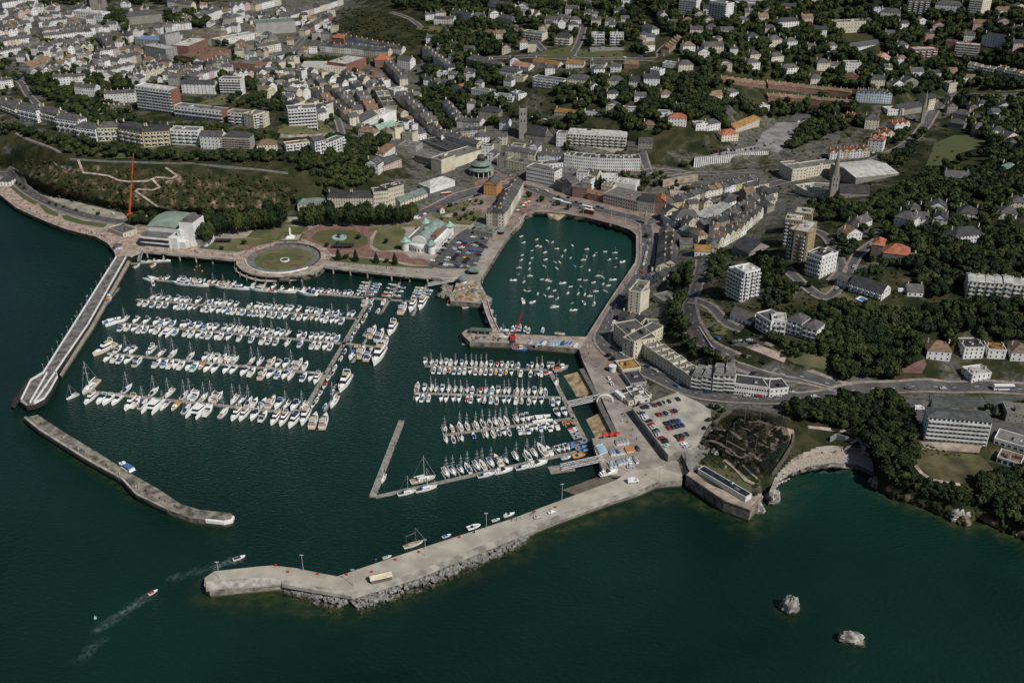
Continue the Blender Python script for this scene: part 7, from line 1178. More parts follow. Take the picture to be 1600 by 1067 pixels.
for i, (x, y, c_) in enumerate([(936,696,'ws'),(938,699.5,'ws'),(940,702,'ws'),(941,705,'ws'),(943,708,'ws'),(964,692,'we'),(969,691.5,'we'),(974,691,'we'),(979,690,'we'),(955,708,'we'),(959,707.5,'bs'),(964,707,'wn'),(969,706.5,'we'),(973,706,'wt'),(980,703.5,'co'),(983,703,'co'),(987,702.5,'co'),(954,727,'we'),(960,726.5,'bs'),(966,723.5,'we'),(969,722,'bs'),(974,721,'we'),(979,720,'bs'),(984,722,'ww'),(992,717,'we'),(996,701,'nd'),(994,720,'we')]): par('dinghy',c_,x,y,ang((965,708),(961,700)) if y > 688 and x > 945 else h4,5.6,f'{ordw(i+1)} laid-up dinghy of the quayside boat park','dinghies in the boat park',z=5.1)
for i, (x, y) in enumerate([(149,966)]): s = MB(); s.loft([s.ring(0,0,z,r,12) for z, r in ((-.5,.6),(.2,1.1),(1,.9),(1.6,.3),(3,.1))],0); o = s.build('buoy',mat('pale_green',(.25,.42,.33))); o.location = P(x,y,0); o.scale = (.7,)*3; tag(o,'lone pale green buoy beyond the harbour mouth','buoy')
for i, (x, y) in enumerate([(307,417),(312,415.5),(304,422),(316,424)]): s = MB(); s.loft([s.ring(0,0,z,r,10) for z, r in ((-.3,.3),(.1,.7),(.6,.5),(.8,.1))],0); o = s.build('buoy',BM['orange']); o.location = P(x,y,0); tag(o,'small orange buoy floating off the promenade piles','buoy','orange buoys off the promenade')
# ---------------------------------------------------------------- trees
def leafmat(name, c1, c2, c3):
    m = bpy.data.materials.new(name); m.use_nodes = True; n = m.node_tree.nodes; L = m.node_tree.links; b = n['Principled BSDF']; b.inputs['Roughness'].default_value = .75; b.inputs['Specular IOR Level'].default_value = .15
    g = n.new('ShaderNodeNewGeometry'); nz = n.new('ShaderNodeTexNoise'); nz.inputs['Scale'].default_value = .45; nz.inputs['Detail'].default_value = 3; L.new(g.outputs['Position'], nz.inputs['Vector'])
    r = n.new('ShaderNodeValToRGB'); e = r.color_ramp.elements; e.new(.5); e[0].position = .33; e[0].color = (*c1, 1); e[1].position = .52; e[1].color = (*c2, 1); e[2].position = .7; e[2].color = (*c3, 1)
    big = n.new('ShaderNodeTexNoise'); big.inputs['Scale'].default_value = .05; L.new(g.outputs['Position'], big.inputs['Vector'])
    oi = n.new('ShaderNodeObjectInfo'); ad = n.new('ShaderNodeMath'); ad.operation = 'MULTIPLY_ADD'; ad.inputs[1].default_value = .35; L.new(oi.outputs['Random'], ad.inputs[0]); a2 = n.new('ShaderNodeMath'); a2.operation = 'MULTIPLY_ADD'; a2.inputs[1].default_value = .6; L.new(big.outputs['Fac'], a2.inputs[0]); L.new(nz.outputs['Fac'], a2.inputs[2]); L.new(a2.outputs[0], ad.inputs[2]); sb = n.new('ShaderNodeMath'); sb.operation = 'SUBTRACT'; sb.inputs[1].default_value = .47; L.new(ad.outputs[0], sb.inputs[0]); L.new(sb.outputs[0], r.inputs[0]); L.new(r.outputs[0], b.inputs['Base Color']); return m
mleaf = leafmat('leaves', (.015,.028,.010), (.026,.043,.013), (.052,.062,.018)); mleafl = leafmat('olive_leaves', (.022,.036,.012), (.036,.051,.015), (.060,.070,.020)); mleafd = leafmat('dark_leaves', (.012,.023,.010), (.017,.031,.011), (.024,.036,.012)); mscr = leafmat('scrub_leaves', (.022,.034,.011), (.038,.048,.016), (.068,.062,.024)); mbark = mat('bark', (.07,.055,.04), .9)
def crown_np(seed, nl, nq, sz, core=True, cone=False, sub=2):
    rs = np.random.RandomState(seed); V, Fc = [], []
    if cone: lob = [(np.array([0, 0, .1+1.9*k/6]), (1-k/7)*.62) for k in range(7)]
    else:
        lob = []
        for k in range(nl):
            d = rs.randn(3); d /= np.linalg.norm(d); d[2] = abs(d[2])*.9-.25; lob.append((d*rs.uniform(.35, .62)*np.array([1, 1, .75])+[0, 0, .8], rs.uniform(.34, .5)))
        lob.append((np.array([0, 0, .8]), .6))
    for c_, r in lob:
        n = int(nq*r*r/sum(q[1]**2 for q in lob))
        d = rs.randn(n, 3); d /= np.linalg.norm(d, axis=1)[:, None]; p = c_+d*r*rs.uniform(.85, 1.1, n)[:, None]*np.array([1, 1, .9])
        nr = d+rs.randn(n, 3)*.55; nr /= np.linalg.norm(nr, axis=1)[:, None]; u = np.cross(nr, rs.randn(n, 3)); u /= np.linalg.norm(u, axis=1)[:, None]; w = np.cross(nr, u); s = sz*rs.uniform(.6, 1.35, n)[:, None]
        o = sum(len(v) for v in V); V.append(np.stack([p-u*s-w*s, p+u*s-w*s*.7, p+u*s*.8+w*s, p-u*s*.9+w*s*.8], 1).reshape(-1, 3)); Fc.append(np.arange(n*4).reshape(n, 4)+o)
    if core:
        for c_, r in lob:
            o = sum(len(v) for v in V); a = np.arange(8)*math.pi/4; ph = np.array([-.9, -.2, .5, 1.15]); vv = np.stack([np.stack([np.cos(a)*math.cos(p), np.sin(a)*math.cos(p), np.full(8, math.sin(p))], -1) for p in ph]).reshape(-1, 3)*r*.82*rs.uniform(.85, 1.1, (32, 1))+c_
            V.append(vv); Fc.append(np.array([[k*8+i, k*8+(i+1) % 8, (k+1)*8+(i+1) % 8, (k+1)*8+i] for k in range(3) for i in range(8)]+[[24, 25, 26, 27], [24, 27, 28, 31], [28, 29, 30, 31]])+o)
    return np.concatenate(V), np.concatenate(Fc)
CR = [crown_np(s, 9, 800, .085) for s in range(6)]; CRF = [crown_np(s+20, 6, 150, .15) for s in range(6)]; CN = [crown_np(s+40, 0, 500, .09, cone=True) for s in range(2)]
CRM = [np_mesh('crown', v, f, [(mleaf, mleafd, mleaf, mleafl, mleafd, mleaf)[i]]) for i, (v, f) in enumerate(CR)]; CNM = [np_mesh('crown', v, f, [mleafd]) for v, f in CN]
tb = MB(); tb.loft([tb.ring(0,0,z,r,7) for z, r in ((-.6,.11),(.1,.075),(.7,.05),(1.1,.02))],0); [tb.tube((0,0,.35+.1*i),(.5*math.cos(i*2.1),.5*math.sin(i*2.1),.85),.03,4,0,.012) for i in range(4)]; TRM = tb.mesh('trunk', [mbark])
TREES = []      # (x, y, z, radius, px, py, zone)
rt_ = random.Random(21); occ = [np.array(OCC)]
RL = []
for pts, w in ROADS:
    for i in range(len(pts)-1):
        a, c_ = G(*pts[i]), G(*pts[i+1]); n = max(1, int((c_-a).length/6)); RL += [(*(a.lerp(c_, k/n).xy), w/2+1.5) for k in range(n+1)]
occ = np.concatenate([np.array(OCC), np.array(RL)])
taken = []
def try_tree(px, py, rpx, zone, force=False, kind='b', sp=.75):
    z = gz(px, py); p = P(px, py, z); r = rpx/pxm(px, py, z)[0]
    if not force:
        d = np.hypot(occ[:, 0]-p.x, occ[:, 1]-p.y)-occ[:, 2]
        if d.min() < r*.45: return False
        if taken:
            t = np.array(taken); 
            if ((np.hypot(t[:, 0]-p.x, t[:, 1]-p.y)-(t[:, 2]+r)*sp) < 0).any(): return False
    taken.append((p.x, p.y, r)); TREES.append((p.x, p.y, z, r, px, py, zone, kind)); return True
EXPL = [('tall plane trees in the dense belt before the cream crescent', 12.5, 'p', [(478,352),(490,354),(505,352),(520,354),(535,352),(550,354),(565,353),(580,354),(595,352),(608,351),(620,352),(632,350),(643,348),(488,346),(515,345),(545,345),(575,345),(600,345)]),
 ('big round trees on the lawn beyond the white theatre', 13.5, 'p', [(324,384),(344,370),(358,366),(372,366),(386,363),(400,361),(414,360),(428,359),(440,357),(365,357),(395,352),(422,350),(345,360),(330,362)]),
 ('trees lining the road behind the white theatre', 9, 'b', [(208,350),(216,352),(225,351),(234,352),(243,350),(252,350),(262,349),(272,350),(285,350),(296,348),(240,344),(222,345)]),
 ('dark conifers on the pavilion garden lawn', 7.5, 'c', [(529,406),(556,408),(588,411),(617,413)]), ('small round trees in the pavilion gardens', 4.5, 'b', [(511,386),(528,383),(541,405),(604,411),(604,381),(560,374),(382,382),(346,391)]),
 ('small round trees down the middle of the seafront road', 3.2, 'b', [(27,288),(32,291),(39,296),(78,319),(88,322),(100,325),(120,331),(154,337),(171,326),(186,331),(10,283),(65,293),(85,300)]), ('round trees on the harbour head pavement', 6, 'b', [(826,310),(846,315),(871,322),(890,328),(913,333)]),
 ('small trees in the triangular garden by the orange building', 4, 'b', [(726,330),(704,324),(745,316),(752,320),(738,336),(728,340),(720,345),(742,345),(712,338),(690,345)]), ('small trees on the paved corner by the cream corner hotel', 4.5, 'b', [(951,558),(958,564),(962,571),(1010,372)]),
 ('low trees on the white-walled roundabout by the tennis road', 5, 'b', [(1110,638),(1120,640),(1130,645),(1120,655),(1108,660),(1115,668),(1100,672)]), ('trees standing about the town park lawn', 9, 'b', [(1430,222),(1420,240),(1405,258),(1475,262),(1500,255),(1515,250),(1530,245),(1440,215),(1545,225),(1548,205),(1560,195),(1520,205),(1540,195),(1575,225),(1590,235)]),
 ('dark trees on the church hill behind the stone tower', 8, 'b', [(860,200),(875,205),(890,208),(840,190),(905,212),(920,218),(930,210)]), ('tree clumps among the white flats above the pool', 6, 'b', [(1300,385),(1310,392),(1300,400),(1312,402),(1305,412),(1340,432),(1350,436),(1360,440),(1335,440),(1370,442),(1215,410),(1222,425),(1250,448),(1265,450)])]
for zn, r, kd, pts in EXPL:
    for x, y in pts: try_tree(x, y, r*rt_.uniform(.88, 1.12), zn, True, kd)
ZONES = [('wood below the white angled hotel', [(1278,500),(1300,485),(1330,484),(1380,492),(1430,492),(1448,530),(1425,560),(1405,598),(1345,603),(1310,592),(1290,572),(1272,535)], 170, 9.5, 14), ('wood east of the hilltop road', [(1440,485),(1520,478),(1605,480),(1605,545),(1500,545),(1445,540)], 60, 8, 12), ('dark trees between beach and bending road', [(1215,640),(1330,625),(1400,628),(1425,670),(1430,720),(1405,765),(1375,745),(1362,700),(1300,665),(1240,655)], 85, 9, 13),
 ('trees on the eastern cliff edge', [(1530,755),(1605,735),(1605,830),(1560,812),(1530,795)], 30, 9, 13), ('trees below the hotel lawn', [(1400,750),(1440,752),(1500,765),(1520,790),(1470,785),(1420,775)], 28, 4, 7), ('woods above the orange-roofed mansion', [(1310,325),(1340,330),(1400,300),(1480,285),(1605,250),(1605,325),(1490,335),(1400,345),(1330,352),(1290,330)], 130, 7.5, 11), ('woods behind the modern cream terrace', [(1390,375),(1440,365),(1605,380),(1605,455),(1520,455),(1440,470),(1425,430)], 110, 7.5, 11), ('trees along the tennis courts', [(1540,640),(1605,632),(1605,650),(1560,655)], 14, 5, 7), ('trees beside the hotel car park', [(1380,640),(1405,640),(1440,690),(1440,710),(1410,700)], 16, 8, 12),
 ('trees on the slope over the seafront terrace', [(1045,498),(1060,488),(1075,505),(1100,545),(1140,572),(1120,578),(1080,560),(1045,520)], 26, 6.5, 10), ('trees inside the bend of the hill road', [(1045,445),(1075,418),(1090,425),(1082,470),(1075,500),(1050,495),(1040,470)], 26, 6, 9.5), ('trees between lanes and the tall white flats', [(1095,395),(1135,400),(1130,430),(1105,445),(1092,430)], 16, 5, 8), ('trees under the tan towers', [(1185,400),(1225,415),(1255,445),(1235,480),(1195,490),(1190,440)], 32, 5, 8), ('trees around the angled hilltop hotel', [(1200,535),(1280,545),(1290,560),(1230,560),(1195,500),(1260,490),(1290,500),(1275,520),(1180,505)], 24, 5, 8), ('trees behind the needle spire', [(1265,320),(1310,318),(1320,340),(1280,350),(1260,335)], 20, 6, 9),
 ('woods on the eastern skyline', [(1000,-10),(1610,-10),(1610,140),(1400,150),(1340,140),(1200,128),(1100,118),(1040,60)], 560, 6, 9), ('hill trees above the multi-storey car park', [(1030,130),(1130,120),(1205,130),(1120,142),(1200,185),(1130,205),(1050,180)], 110, 6.5, 9.5), ('hill trees behind the church', [(880,120),(1050,130),(1060,195),(1000,230),(890,195),(870,150)], 130, 5.5, 9), ('trees on the northern ridge', [(700,30),(760,0),(1000,-10),(1010,60),(1040,95),(900,70),(830,60),(780,90),(720,90)], 150, 5.5, 8.5), ('trees below the car park fins', [(1055,262),(1085,268),(1200,258),(1225,240),(1290,215),(1300,198),(1262,198),(1215,242),(1090,262)], 60, 5.5, 8.5), ('trees by the brick terraces', [(1200,150),(1330,160),(1345,200),(1290,215),(1270,180),(1200,185)], 34, 6, 9), ('trees around the town park', [(1490,158),(1605,158),(1605,262),(1550,275),(1540,225),(1520,205)], 75, 7, 10.5), ('trees on the park western edge', [(1395,205),(1440,205),(1410,265),(1372,262),(1380,235)], 20, 6, 9), ('trees south of the park', [(1440,275),(1600,268),(1600,290),(1500,300),(1410,300)], 40, 7, 10),
 ('woods on the north-west skyline', [(-20,-15),(330,-15),(330,12),(200,8),(60,16),(-20,22)], 70, 6, 8.5), ('trees by the skyline offices', [(160,20),(200,25),(200,52),(165,45)], 20, 6, 8), ('trees by the town hall', [(260,25),(325,25),(325,45),(270,48)], 20, 6, 8), ('trees on the wooded lane of the west hill', [(30,128),(110,112),(185,122),(205,140),(150,158),(45,165)], 55, 5.5, 8.5), ('trees on the clifftop drive', [(85,160),(180,158),(215,188),(150,205),(100,190)], 38, 5.5, 8.5), ('trees under the clifftop villas', [(-10,195),(120,222),(250,242),(430,240),(470,255),(300,255),(150,252),(60,238),(-10,215)], 85, 5, 8), ('trees about the square white flats', [(335,120),(440,130),(445,175),(380,172),(340,150)], 42, 5.5, 8), ('trees in front of the low red-ended flats', [(200,195),(340,200),(440,215),(430,225),(260,208)], 46, 4.5, 7), ('dark trees on the cliff east of the footpath', [(478,240),(520,222),(610,218),(600,262),(565,290),(500,312),(460,318)], 120, 6, 9), ('trees below the brick crescents', [(425,92),(560,100),(640,95),(630,100),(500,104)], 24, 4, 6.5),
 ('trees on the rocky slope above the shops', [(670,60),(760,60),(800,150),(770,210),(700,165),(660,130)], 110, 5.5, 9), ('trees over the arcade', [(640,150),(665,140),(720,195),(700,205)], 22, 5, 8), ('trees atop the scrubby knoll', [(600,-10),(800,-10),(800,22),(740,30),(620,15)], 60, 6, 8.5), ('street trees of the old town', [(0,60),(400,60),(600,130),(640,210),(540,210),(400,140),(0,150)], 190, 3.5, 6.5), ('trees of the east town', [(780,160),(880,215),(1000,250),(1100,310),(1200,300),(1200,320),(1000,290),(800,200)], 40, 4, 6.5), ('trees behind the harbour shops', [(905,270),(990,282),(1020,292),(985,308),(930,300),(905,290)], 18, 4.5, 7), ('trees among villas on the east hill', [(1330,330),(1600,330),(1600,380),(1480,400),(1330,440),(1300,400)], 60, 6, 9), ('small trees within the aviary', [(1095,690),(1150,645),(1210,655),(1230,690),(1200,745),(1150,735)], 44, 3.5, 6)]
for zn, poly, n, r0, r1 in ZONES:
    xs = [p[0] for p in poly]; ys = [p[1] for p in poly]; k = 0; tr = 0
    while k < int(n*1.35) and tr < n*24:
        tr += 1; x, y = rt_.uniform(min(xs), max(xs)), rt_.uniform(min(ys), max(ys))
        if inside(poly, np.array([x]), np.array([y]))[0] and try_tree(x, y, rt_.uniform(r0, r1)*1.1, zn, sp=.46 if n > 20 else .6): k += 1
def tree_h(kind, r): return 1.0 if kind == 'b' else 1.0
TREES.sort(key=lambda t: -t[3]*pxm(t[4], t[5], t[2])[0]-(100 if t[7] == 'c' or t[6] in [e[0] for e in EXPL] else 0))
fv, ff, fo, fm_ = [], [], 0, []; zone_n = {}
for i, (x, y, z, r, px, py, zn, kd) in enumerate(TREES):
    ms = pxm(px, py, z)[0]
    if i < 296:
        con = kd == 'c'; lab = ('dark pointed conifer among the ' if con else 'leafy tree among the ')+zn if zn in [e[0] for e in EXPL] else 'dark broadleaf tree, one of the '+zn if zn.startswith(('trees','hill trees','dark trees','street','small')) else 'dark broadleaf tree of the '+zn
        t = thing('conifer_tree' if con else 'broadleaf_tree', lab, 'tree', (x, y, z), rt_.uniform(0, 6.28), zn, None)
        link('trunk', TRM, t, None, 0, (r*.8, r*.8, r*1.0)); link('crown', (CNM[i % 2] if con else CRM[rt_.randrange(6)]), t, (0, 0, r*.15), 0, (r, r, r*(1.15 if con else 1.75 if kd == 'p' else rt_.uniform(.9, 1.2))))
    else:
        v, f = CRF[i % 6]; a = rt_.uniform(0, 6.28); cs, sn = math.cos(a)*r, math.sin(a)*r; vv = np.stack([v[:, 0]*cs-v[:, 1]*sn+x, v[:, 0]*sn+v[:, 1]*cs+y, v[:, 2]*r*rt_.uniform(.9, 1.2)+z+r*.1], -1); fv.append(vv); ff.append(f+fo); fo += len(vv); fm_.append(np.full(len(f), rt_.choice((0, 0, 1, 1, 2)), np.int32))
wm_ = np_mesh('distant_woodland', np.concatenate(fv), np.concatenate(ff), [mleaf, mleafd, mleafl]); wm_.polygons.foreach_set('material_index', np.concatenate(fm_)); o = link('distant_woodland', wm_); tag(o, 'dark green mass of distant garden trees and woods over the hills', None, None, 'stuff')
# low scrub and garden shrubs, nobody could count them
ZG_ = [[(122,250),(130,270),(150,272),(170,275),(185,282),(200,284),(230,283),(238,280),(250,293),(238,297),(215,296),(212,299),(228,310),(245,322),(270,328),(288,334)],[(238,280),(245,277),(268,279),(277,275),(262,264),(258,262)]]
def zig(x, y): return min(dist_line(z_, np.array([x]), np.array([y]), False)[0] for z_ in ZG_)
fv, ff, fo = [], [], 0; SV = [crown_np(s+60, 3, 46, .24, core=True) for s in range(4)]
SCR = [([(30,250),(100,252),(200,262),(420,274),(470,290),(455,326),(380,334),(250,332),(160,322),(95,312),(45,285)],560,1.2,3.2),([(515,10),(600,20),(760,55),(700,72),(620,72),(540,62),(480,60)],420,1.2,2.8),([(400,240),(470,245),(480,265),(300,262),(120,250),(150,240)],170,1,2.4),([(1095,690),(1150,645),(1210,655),(1230,690),(1200,745),(1170,770),(1100,735)],260,1.3,3),([(1095,738),(1125,712),(1150,725),(1188,752),(1166,774)],150,1.2,2.6),([(1400,690),(1440,745),(1500,762),(1600,770),(1600,790),(1400,765)],170,1.5,3.5),([(700,40),(1000,20),(1050,200),(900,230),(760,190)],300,1.1,2.6),([(1050,60),(1600,60),(1600,140),(1200,140)],260,1.2,2.6),([(1290,330),(1600,330),(1600,470),(1300,470)],240,1.6,3.4),([(1060,420),(1180,380),(1300,470),(1180,540),(1090,520)],240,1.5,3.2),([(0,60),(420,60),(640,200),(400,240),(0,210)],520,1.1,2.4),([(1050,300),(1300,200),(1500,160),(1500,260),(1200,330)],180,1.2,2.6),([(690,318),(745,314),(750,345),(690,345)],40,1,2),([(1110,540),(1180,562),(1290,598),(1280,606),(1140,576)],90,1.5,2.6),([(1000,560),(1025,598),(1015,602),(990,570)],26,1.5,2.5),([(1440,695),(1540,698),(1535,715),(1440,712)],40,1.3,2.5),([(480,210),(530,212),(560,240),(480,245)],60,1.2,2.6),([(500,30),(560,20),(620,70),(500,78)],90,1.5,3)]
for poly, n, r0, r1 in SCR:
    xs = [p[0] for p in poly]; ys = [p[1] for p in poly]; k = tr = 0
    while k < n and tr < n*8:
        tr += 1; px, py = rt_.uniform(min(xs), max(xs)), rt_.uniform(min(ys), max(ys))
        if not inside(poly, np.array([px]), np.array([py]))[0] or noise.noise(Vector((px*.05, py*.1, 3))) < -.25: continue
        z = gz(px, py); p = P(px, py, z); r = rt_.uniform(r0, r1)/pxm(px, py, z)[0]
        if (np.hypot(occ[:, 0]-p.x, occ[:, 1]-p.y)-occ[:, 2]).min() < r*.6 or (px < 320 and zig(px, py) < 3.2): continue
        k += 1; v, f = SV[k % 4]; a = rt_.uniform(0, 6.28); cs, sn = math.cos(a)*r*1.2, math.sin(a)*r*1.2; vv = np.stack([v[:, 0]*cs-v[:, 1]*sn+p.x, v[:, 0]*sn+v[:, 1]*cs+p.y, v[:, 2]*r*.9+z-r*.2], -1); fv.append(vv); ff.append(f+fo); fo += len(vv)
o = link('scrub', np_mesh('scrub', np.concatenate(fv), np.concatenate(ff), [mscr])); tag(o, 'scrub and garden shrubs on cliffs and slopes', None, None, 'stuff')
# ---------------------------------------------------------------- vehicles and people
CARC = {k: mat('car_'+k, c, .3, .03, .5, spec=.5) for k, c in dict(white=(.72,.72,.71), silver=(.40,.41,.42), black=(.02,.02,.022), navy=(.025,.04,.10), red=(.27,.02,.02), blue=(.05,.12,.32), grey=(.13,.135,.14), green=(.03,.10,.06), yellow=(.62,.46,.03), orange=(.55,.16,.02)).items()}
mtyre = mat('tyre', (.02,.02,.02)); mlight = mat('headlight', (.7,.7,.66), .2)
def car_meshes(van=False):
    b = MB(); pr = [(-2.1,.35),(-2.1,.85),(-1.9,.95),(-1.2,1.0),(-.7,1.45) if not van else (-1.9,1.9),(.9 if not van else .9,1.47 if not van else 1.95),(1.5,1.0) if not van else (1.5,1.15),(2.05,.8),(2.15,.5),(2.1,.3)] if not van else [(-2.5,.35),(-2.5,1.2),(-2.45,2.0),(-1,2.1),(1.0,2.1),(1.7,1.3),(2.4,1.0),(2.5,.5),(2.45,.3)]
    sec = lambda x, z: (.86 if z < 1.05 else .70 if not van else .84)
    b.loft([[(y, -sec(y, z), z) for y, z in pr], [(y, sec(y, z), z) for y, z in pr]], 0, True, True); body = b
    g = MB(); 
    if not van:
        for s in (-1, 1): g.add([(-1.1,.80*s,1.03),(1.35,.80*s,1.03),(.85,.72*s,1.40),(-.65,.72*s,1.40)], [(0,1,2,3)[::s]])
        g.add([(.95,-.66,1.44),(.95,.66,1.44),(1.48,.78,1.03),(1.48,-.78,1.03)], [(0,1,2,3)[::-1]]); g.add([(-.74,-.66,1.43),(-.74,.66,1.43),(-1.2,.78,1.02),(-1.2,-.78,1.02)], [(0,1,2,3)])
    else: g.add([(1.04,-.76,2.08),(1.04,.76,2.08),(1.72,.82,1.32),(1.72,-.82,1.32)], [(0,1,2,3)[::-1]]); [g.add([(.3,.86*s,1.3),(1.5,.86*s,1.3),(1.1,.86*s,1.9),(.3,.86*s,1.9)], [(0,1,2,3)[::s]]) for s in (-1, 1)]
    w = MB(); w.loft([[(.31*math.cos(a), -.1, .31*math.sin(a)) for a in [i*.628 for i in range(10)]], [(.31*math.cos(a), .1, .31*math.sin(a)) for a in [i*.628 for i in range(10)]]], 0, True, True)
    return body, g.mesh('window', [mglass]), w.mesh('wheel', [mtyre])
CB, CG, CWH = car_meshes(); VB, VG, _w = car_meshes(True)
CM = {k: CB.mesh('body', [m]) for k, m in CARC.items()}; VM = {k: VB.mesh('body', [CARC[k]]) for k in ('white','silver','blue','red')}
cn = {}
def car(px, py, hd, col, where, z=None, van=False, off=.03, sc=1.0, lab=None):
    p = P(px, py, z) if z is not None else G(px, py); p.z += off; key = (col, where, van); cn[key] = cn.get(key, 0)+1
    r = thing('parked_van' if van else 'parked_car', lab or f"{ordw(cn[key])} {col} {'van' if van else 'car'} {where}", 'van' if van else 'car', p, hd, 'vehicles '+where, sc)
    link('body', (VM if van else CM)[col], r); link('window', VG if van else CG, r)
    for x in ((-1.3, 1.35) if not van else (-1.6, 1.6)):
        for y in (-.8, .8): link('wheel', CWH, r, (x, y, .3))
CL = dict(w='white', s='silver', k='black', n='navy', r='red', b='blue', g='grey', G='green', y='yellow', o='orange')
def cars(spec, a, c_, where, z=None, org=(0,0), sc=1.0, sk=1.0):
    hd = math.atan2((P(*c_, z or 5)-P(*a, z or 5)).y, (P(*c_, z or 5)-P(*a, z or 5)).x)
    for t in spec.split():
        q = t[:-1].split(','); car(org[0]+float(q[0])/sc, org[1]+float(q[1])/sc, hd+(math.pi if hash(t) % 2 and 0 else 0), CL[t[-1].replace('V','w')], where, z, van=t[-1] == 'V')
BK = (980,600); ux = ((365,355),(385,395)); lx = ((120,345),(210,330))
cars('175,285k 210,275k 235,277k 262,272s 290,257n 330,257r 385,242k 450,220s 495,212k 605,187k 365,372r 408,367g 455,355n 488,350s 522,338r 560,328k 600,322s 458,478k 500,470n 535,455k 570,450n 612,443b 495,532r 540,520n 580,512k 615,502n 655,495n 590,635k 640,625k 675,622g 705,605k', (392,350), (420,410), 'on the pale rooftop deck', 9.05, BK, 7.62)
cars('160,332s 172,352n 200,385s 215,410w 222,425s 262,447k 288,487r 305,512s 320,530s 340,558k 350,577g 370,605s 378,620s 408,650r 440,672k 455,697k 475,740s 640,670r 675,718w 702,748s', (300,400), (390,385), 'in the edge bays of the pale rooftop deck', 9.05, BK, 7.62)
PK = (640,340)
cars('455,270n 430,320k 415,345k 405,372s 385,395k 350,432k 270,520w 585,308w 595,290k 665,295b 650,318k 635,338r 625,362w 610,372s 530,375s 545,390s 595,397k 580,418s 565,448k 545,465k 530,482k 515,508k 460,485w 440,515s 750,240w 780,240s 800,235g 870,258k 900,255s 795,305k 765,335s 790,348s 850,325k 875,320g 850,348k 905,360k 735,395b 790,400b 835,410b 695,432s 800,440r 835,450k 860,450s 660,487y 685,495k 670,520k 655,540k 745,510g 790,555s 375,560k 425,575w 470,570s 490,575s 510,578s 545,580n 570,588n 600,585n 620,590s 690,592s 660,600G 430,555s', (300,400), (380,408), 'in the pavilion car park', 5.06, PK, 7.62)
cars('1200,915k 1250,922k 1265,945k 1285,950r 1310,945k 1330,940k 1350,940w 1370,943k 1390,942k 1435,938w 1460,940k 1495,935k 1520,930g 1545,930s 1580,915k 1255,960k 1300,965n 1345,960s 1400,910k 1530,885k 1580,900s', (1200,960), (1190,930), 'on the fin-fronted car park deck', None, (800,0), 4)
cars('190,765w 220,765s 225,750k 290,755n 130,830n 220,790r 40,895g 20,905g', (100,800), (130,790), 'on the upper museum road car park', None, (1200,0), 4)
RD = [((820,291),(950,331),9,'on the harbour head road'),((1012,372),(997,432),12,'on the east quay road'),((985,445),(950,512),11,'on the lower east quay road'),((952,548),(1080,612),6,'below the cream seafront terrace'),((1100,617),(1290,618),7,'on the bending seafront road'),((1090,506),(1200,577),5,'on the hill road bend'),((1040,335),(1195,289),9,'on the shop street uphill'),((1345,258),(1480,158),8,'on the main road past the park'),((20,278),(200,346),9,'on the seafront road below the cliff'),((655,337),(800,291),11,'on the dual road by the pavilion gardens'),((800,252),(1000,270),8,'in front of the white crescent'),((890,90),(1025,91),4,'on the hilltop road'),((1400,605),(1530,606),2,'on the upper coast road'),((1300,470),(1375,372),5,'on the lane by the mansion'),((615,150),(700,238),6,'in the winding shop street'),((440,92),(525,10),7,'in the old shopping street'),((990,627),(1030,697),7,'in the shade below the rooftop deck'),((1395,635),(1440,660),3,'in the hotel car park'),((1145,538),(1180,535),5,'outside the angled hotel'),((1050,296),(1075,297),6,'in the walled gravel car park'),((270,168),(350,180),4,'behind the red-ended flats'),((810,182),(865,192),6,'on the church hill lane'),((1062,514),(1085,530),3,'on the red tarmac court')]
rc = random.Random(4)
for a, c_, n, wh in RD:
    d = G(*c_)-G(*a); hd = math.atan2(d.y, d.x); nn = Vector((-d.y, d.x, 0)).normalized()
    for i in range(n):
        t = (i+rc.uniform(.1, .9))/n; px, py = a[0]+(c_[0]-a[0])*t, a[1]+(c_[1]-a[1])*t; p = G(px, py)+nn*rc.choice((-1, 1))*2.3; x, y, _ = proj(*p); e = .04
        px2, py2 = px+(c_[0]-a[0])*e, py+(c_[1]-a[1])*e; dd = G(px2, py2)-G(px, py); car(x, y, math.atan2(dd.y, dd.x), rc.choice('white silver silver black navy grey black blue white silver grey red'.split()), wh, off=.42)
for x, y, col, h in ((862,801,'white',.45),(840,809,'silver',.4),(955,724,'silver',.2),(985,730,'silver',.1),(951,592,'white',1.9),(955,600,'white',1.9)): car(x, y, h, col, 'on the quay by the concrete pier' if y > 700 else 'on the slipway quay', 5.05)
car(989,753,.25,'white','at the root of the concrete pier',5.05,True,sc=1.3,lab='white van at the root of the concrete pier'); car(1436,640,0,'white','by the long white hotel',None,True,.3,1.2,'white van at the end of the hotel car park'); car(652,342,.2,'white','by the plane trees',5.05,True,sc=1.3,lab='white van beside the belt of plane trees'); car(1409,457,0,'white','on the hill lane',None,True,.5,1.2,'white van parked on the lane past the pool house')
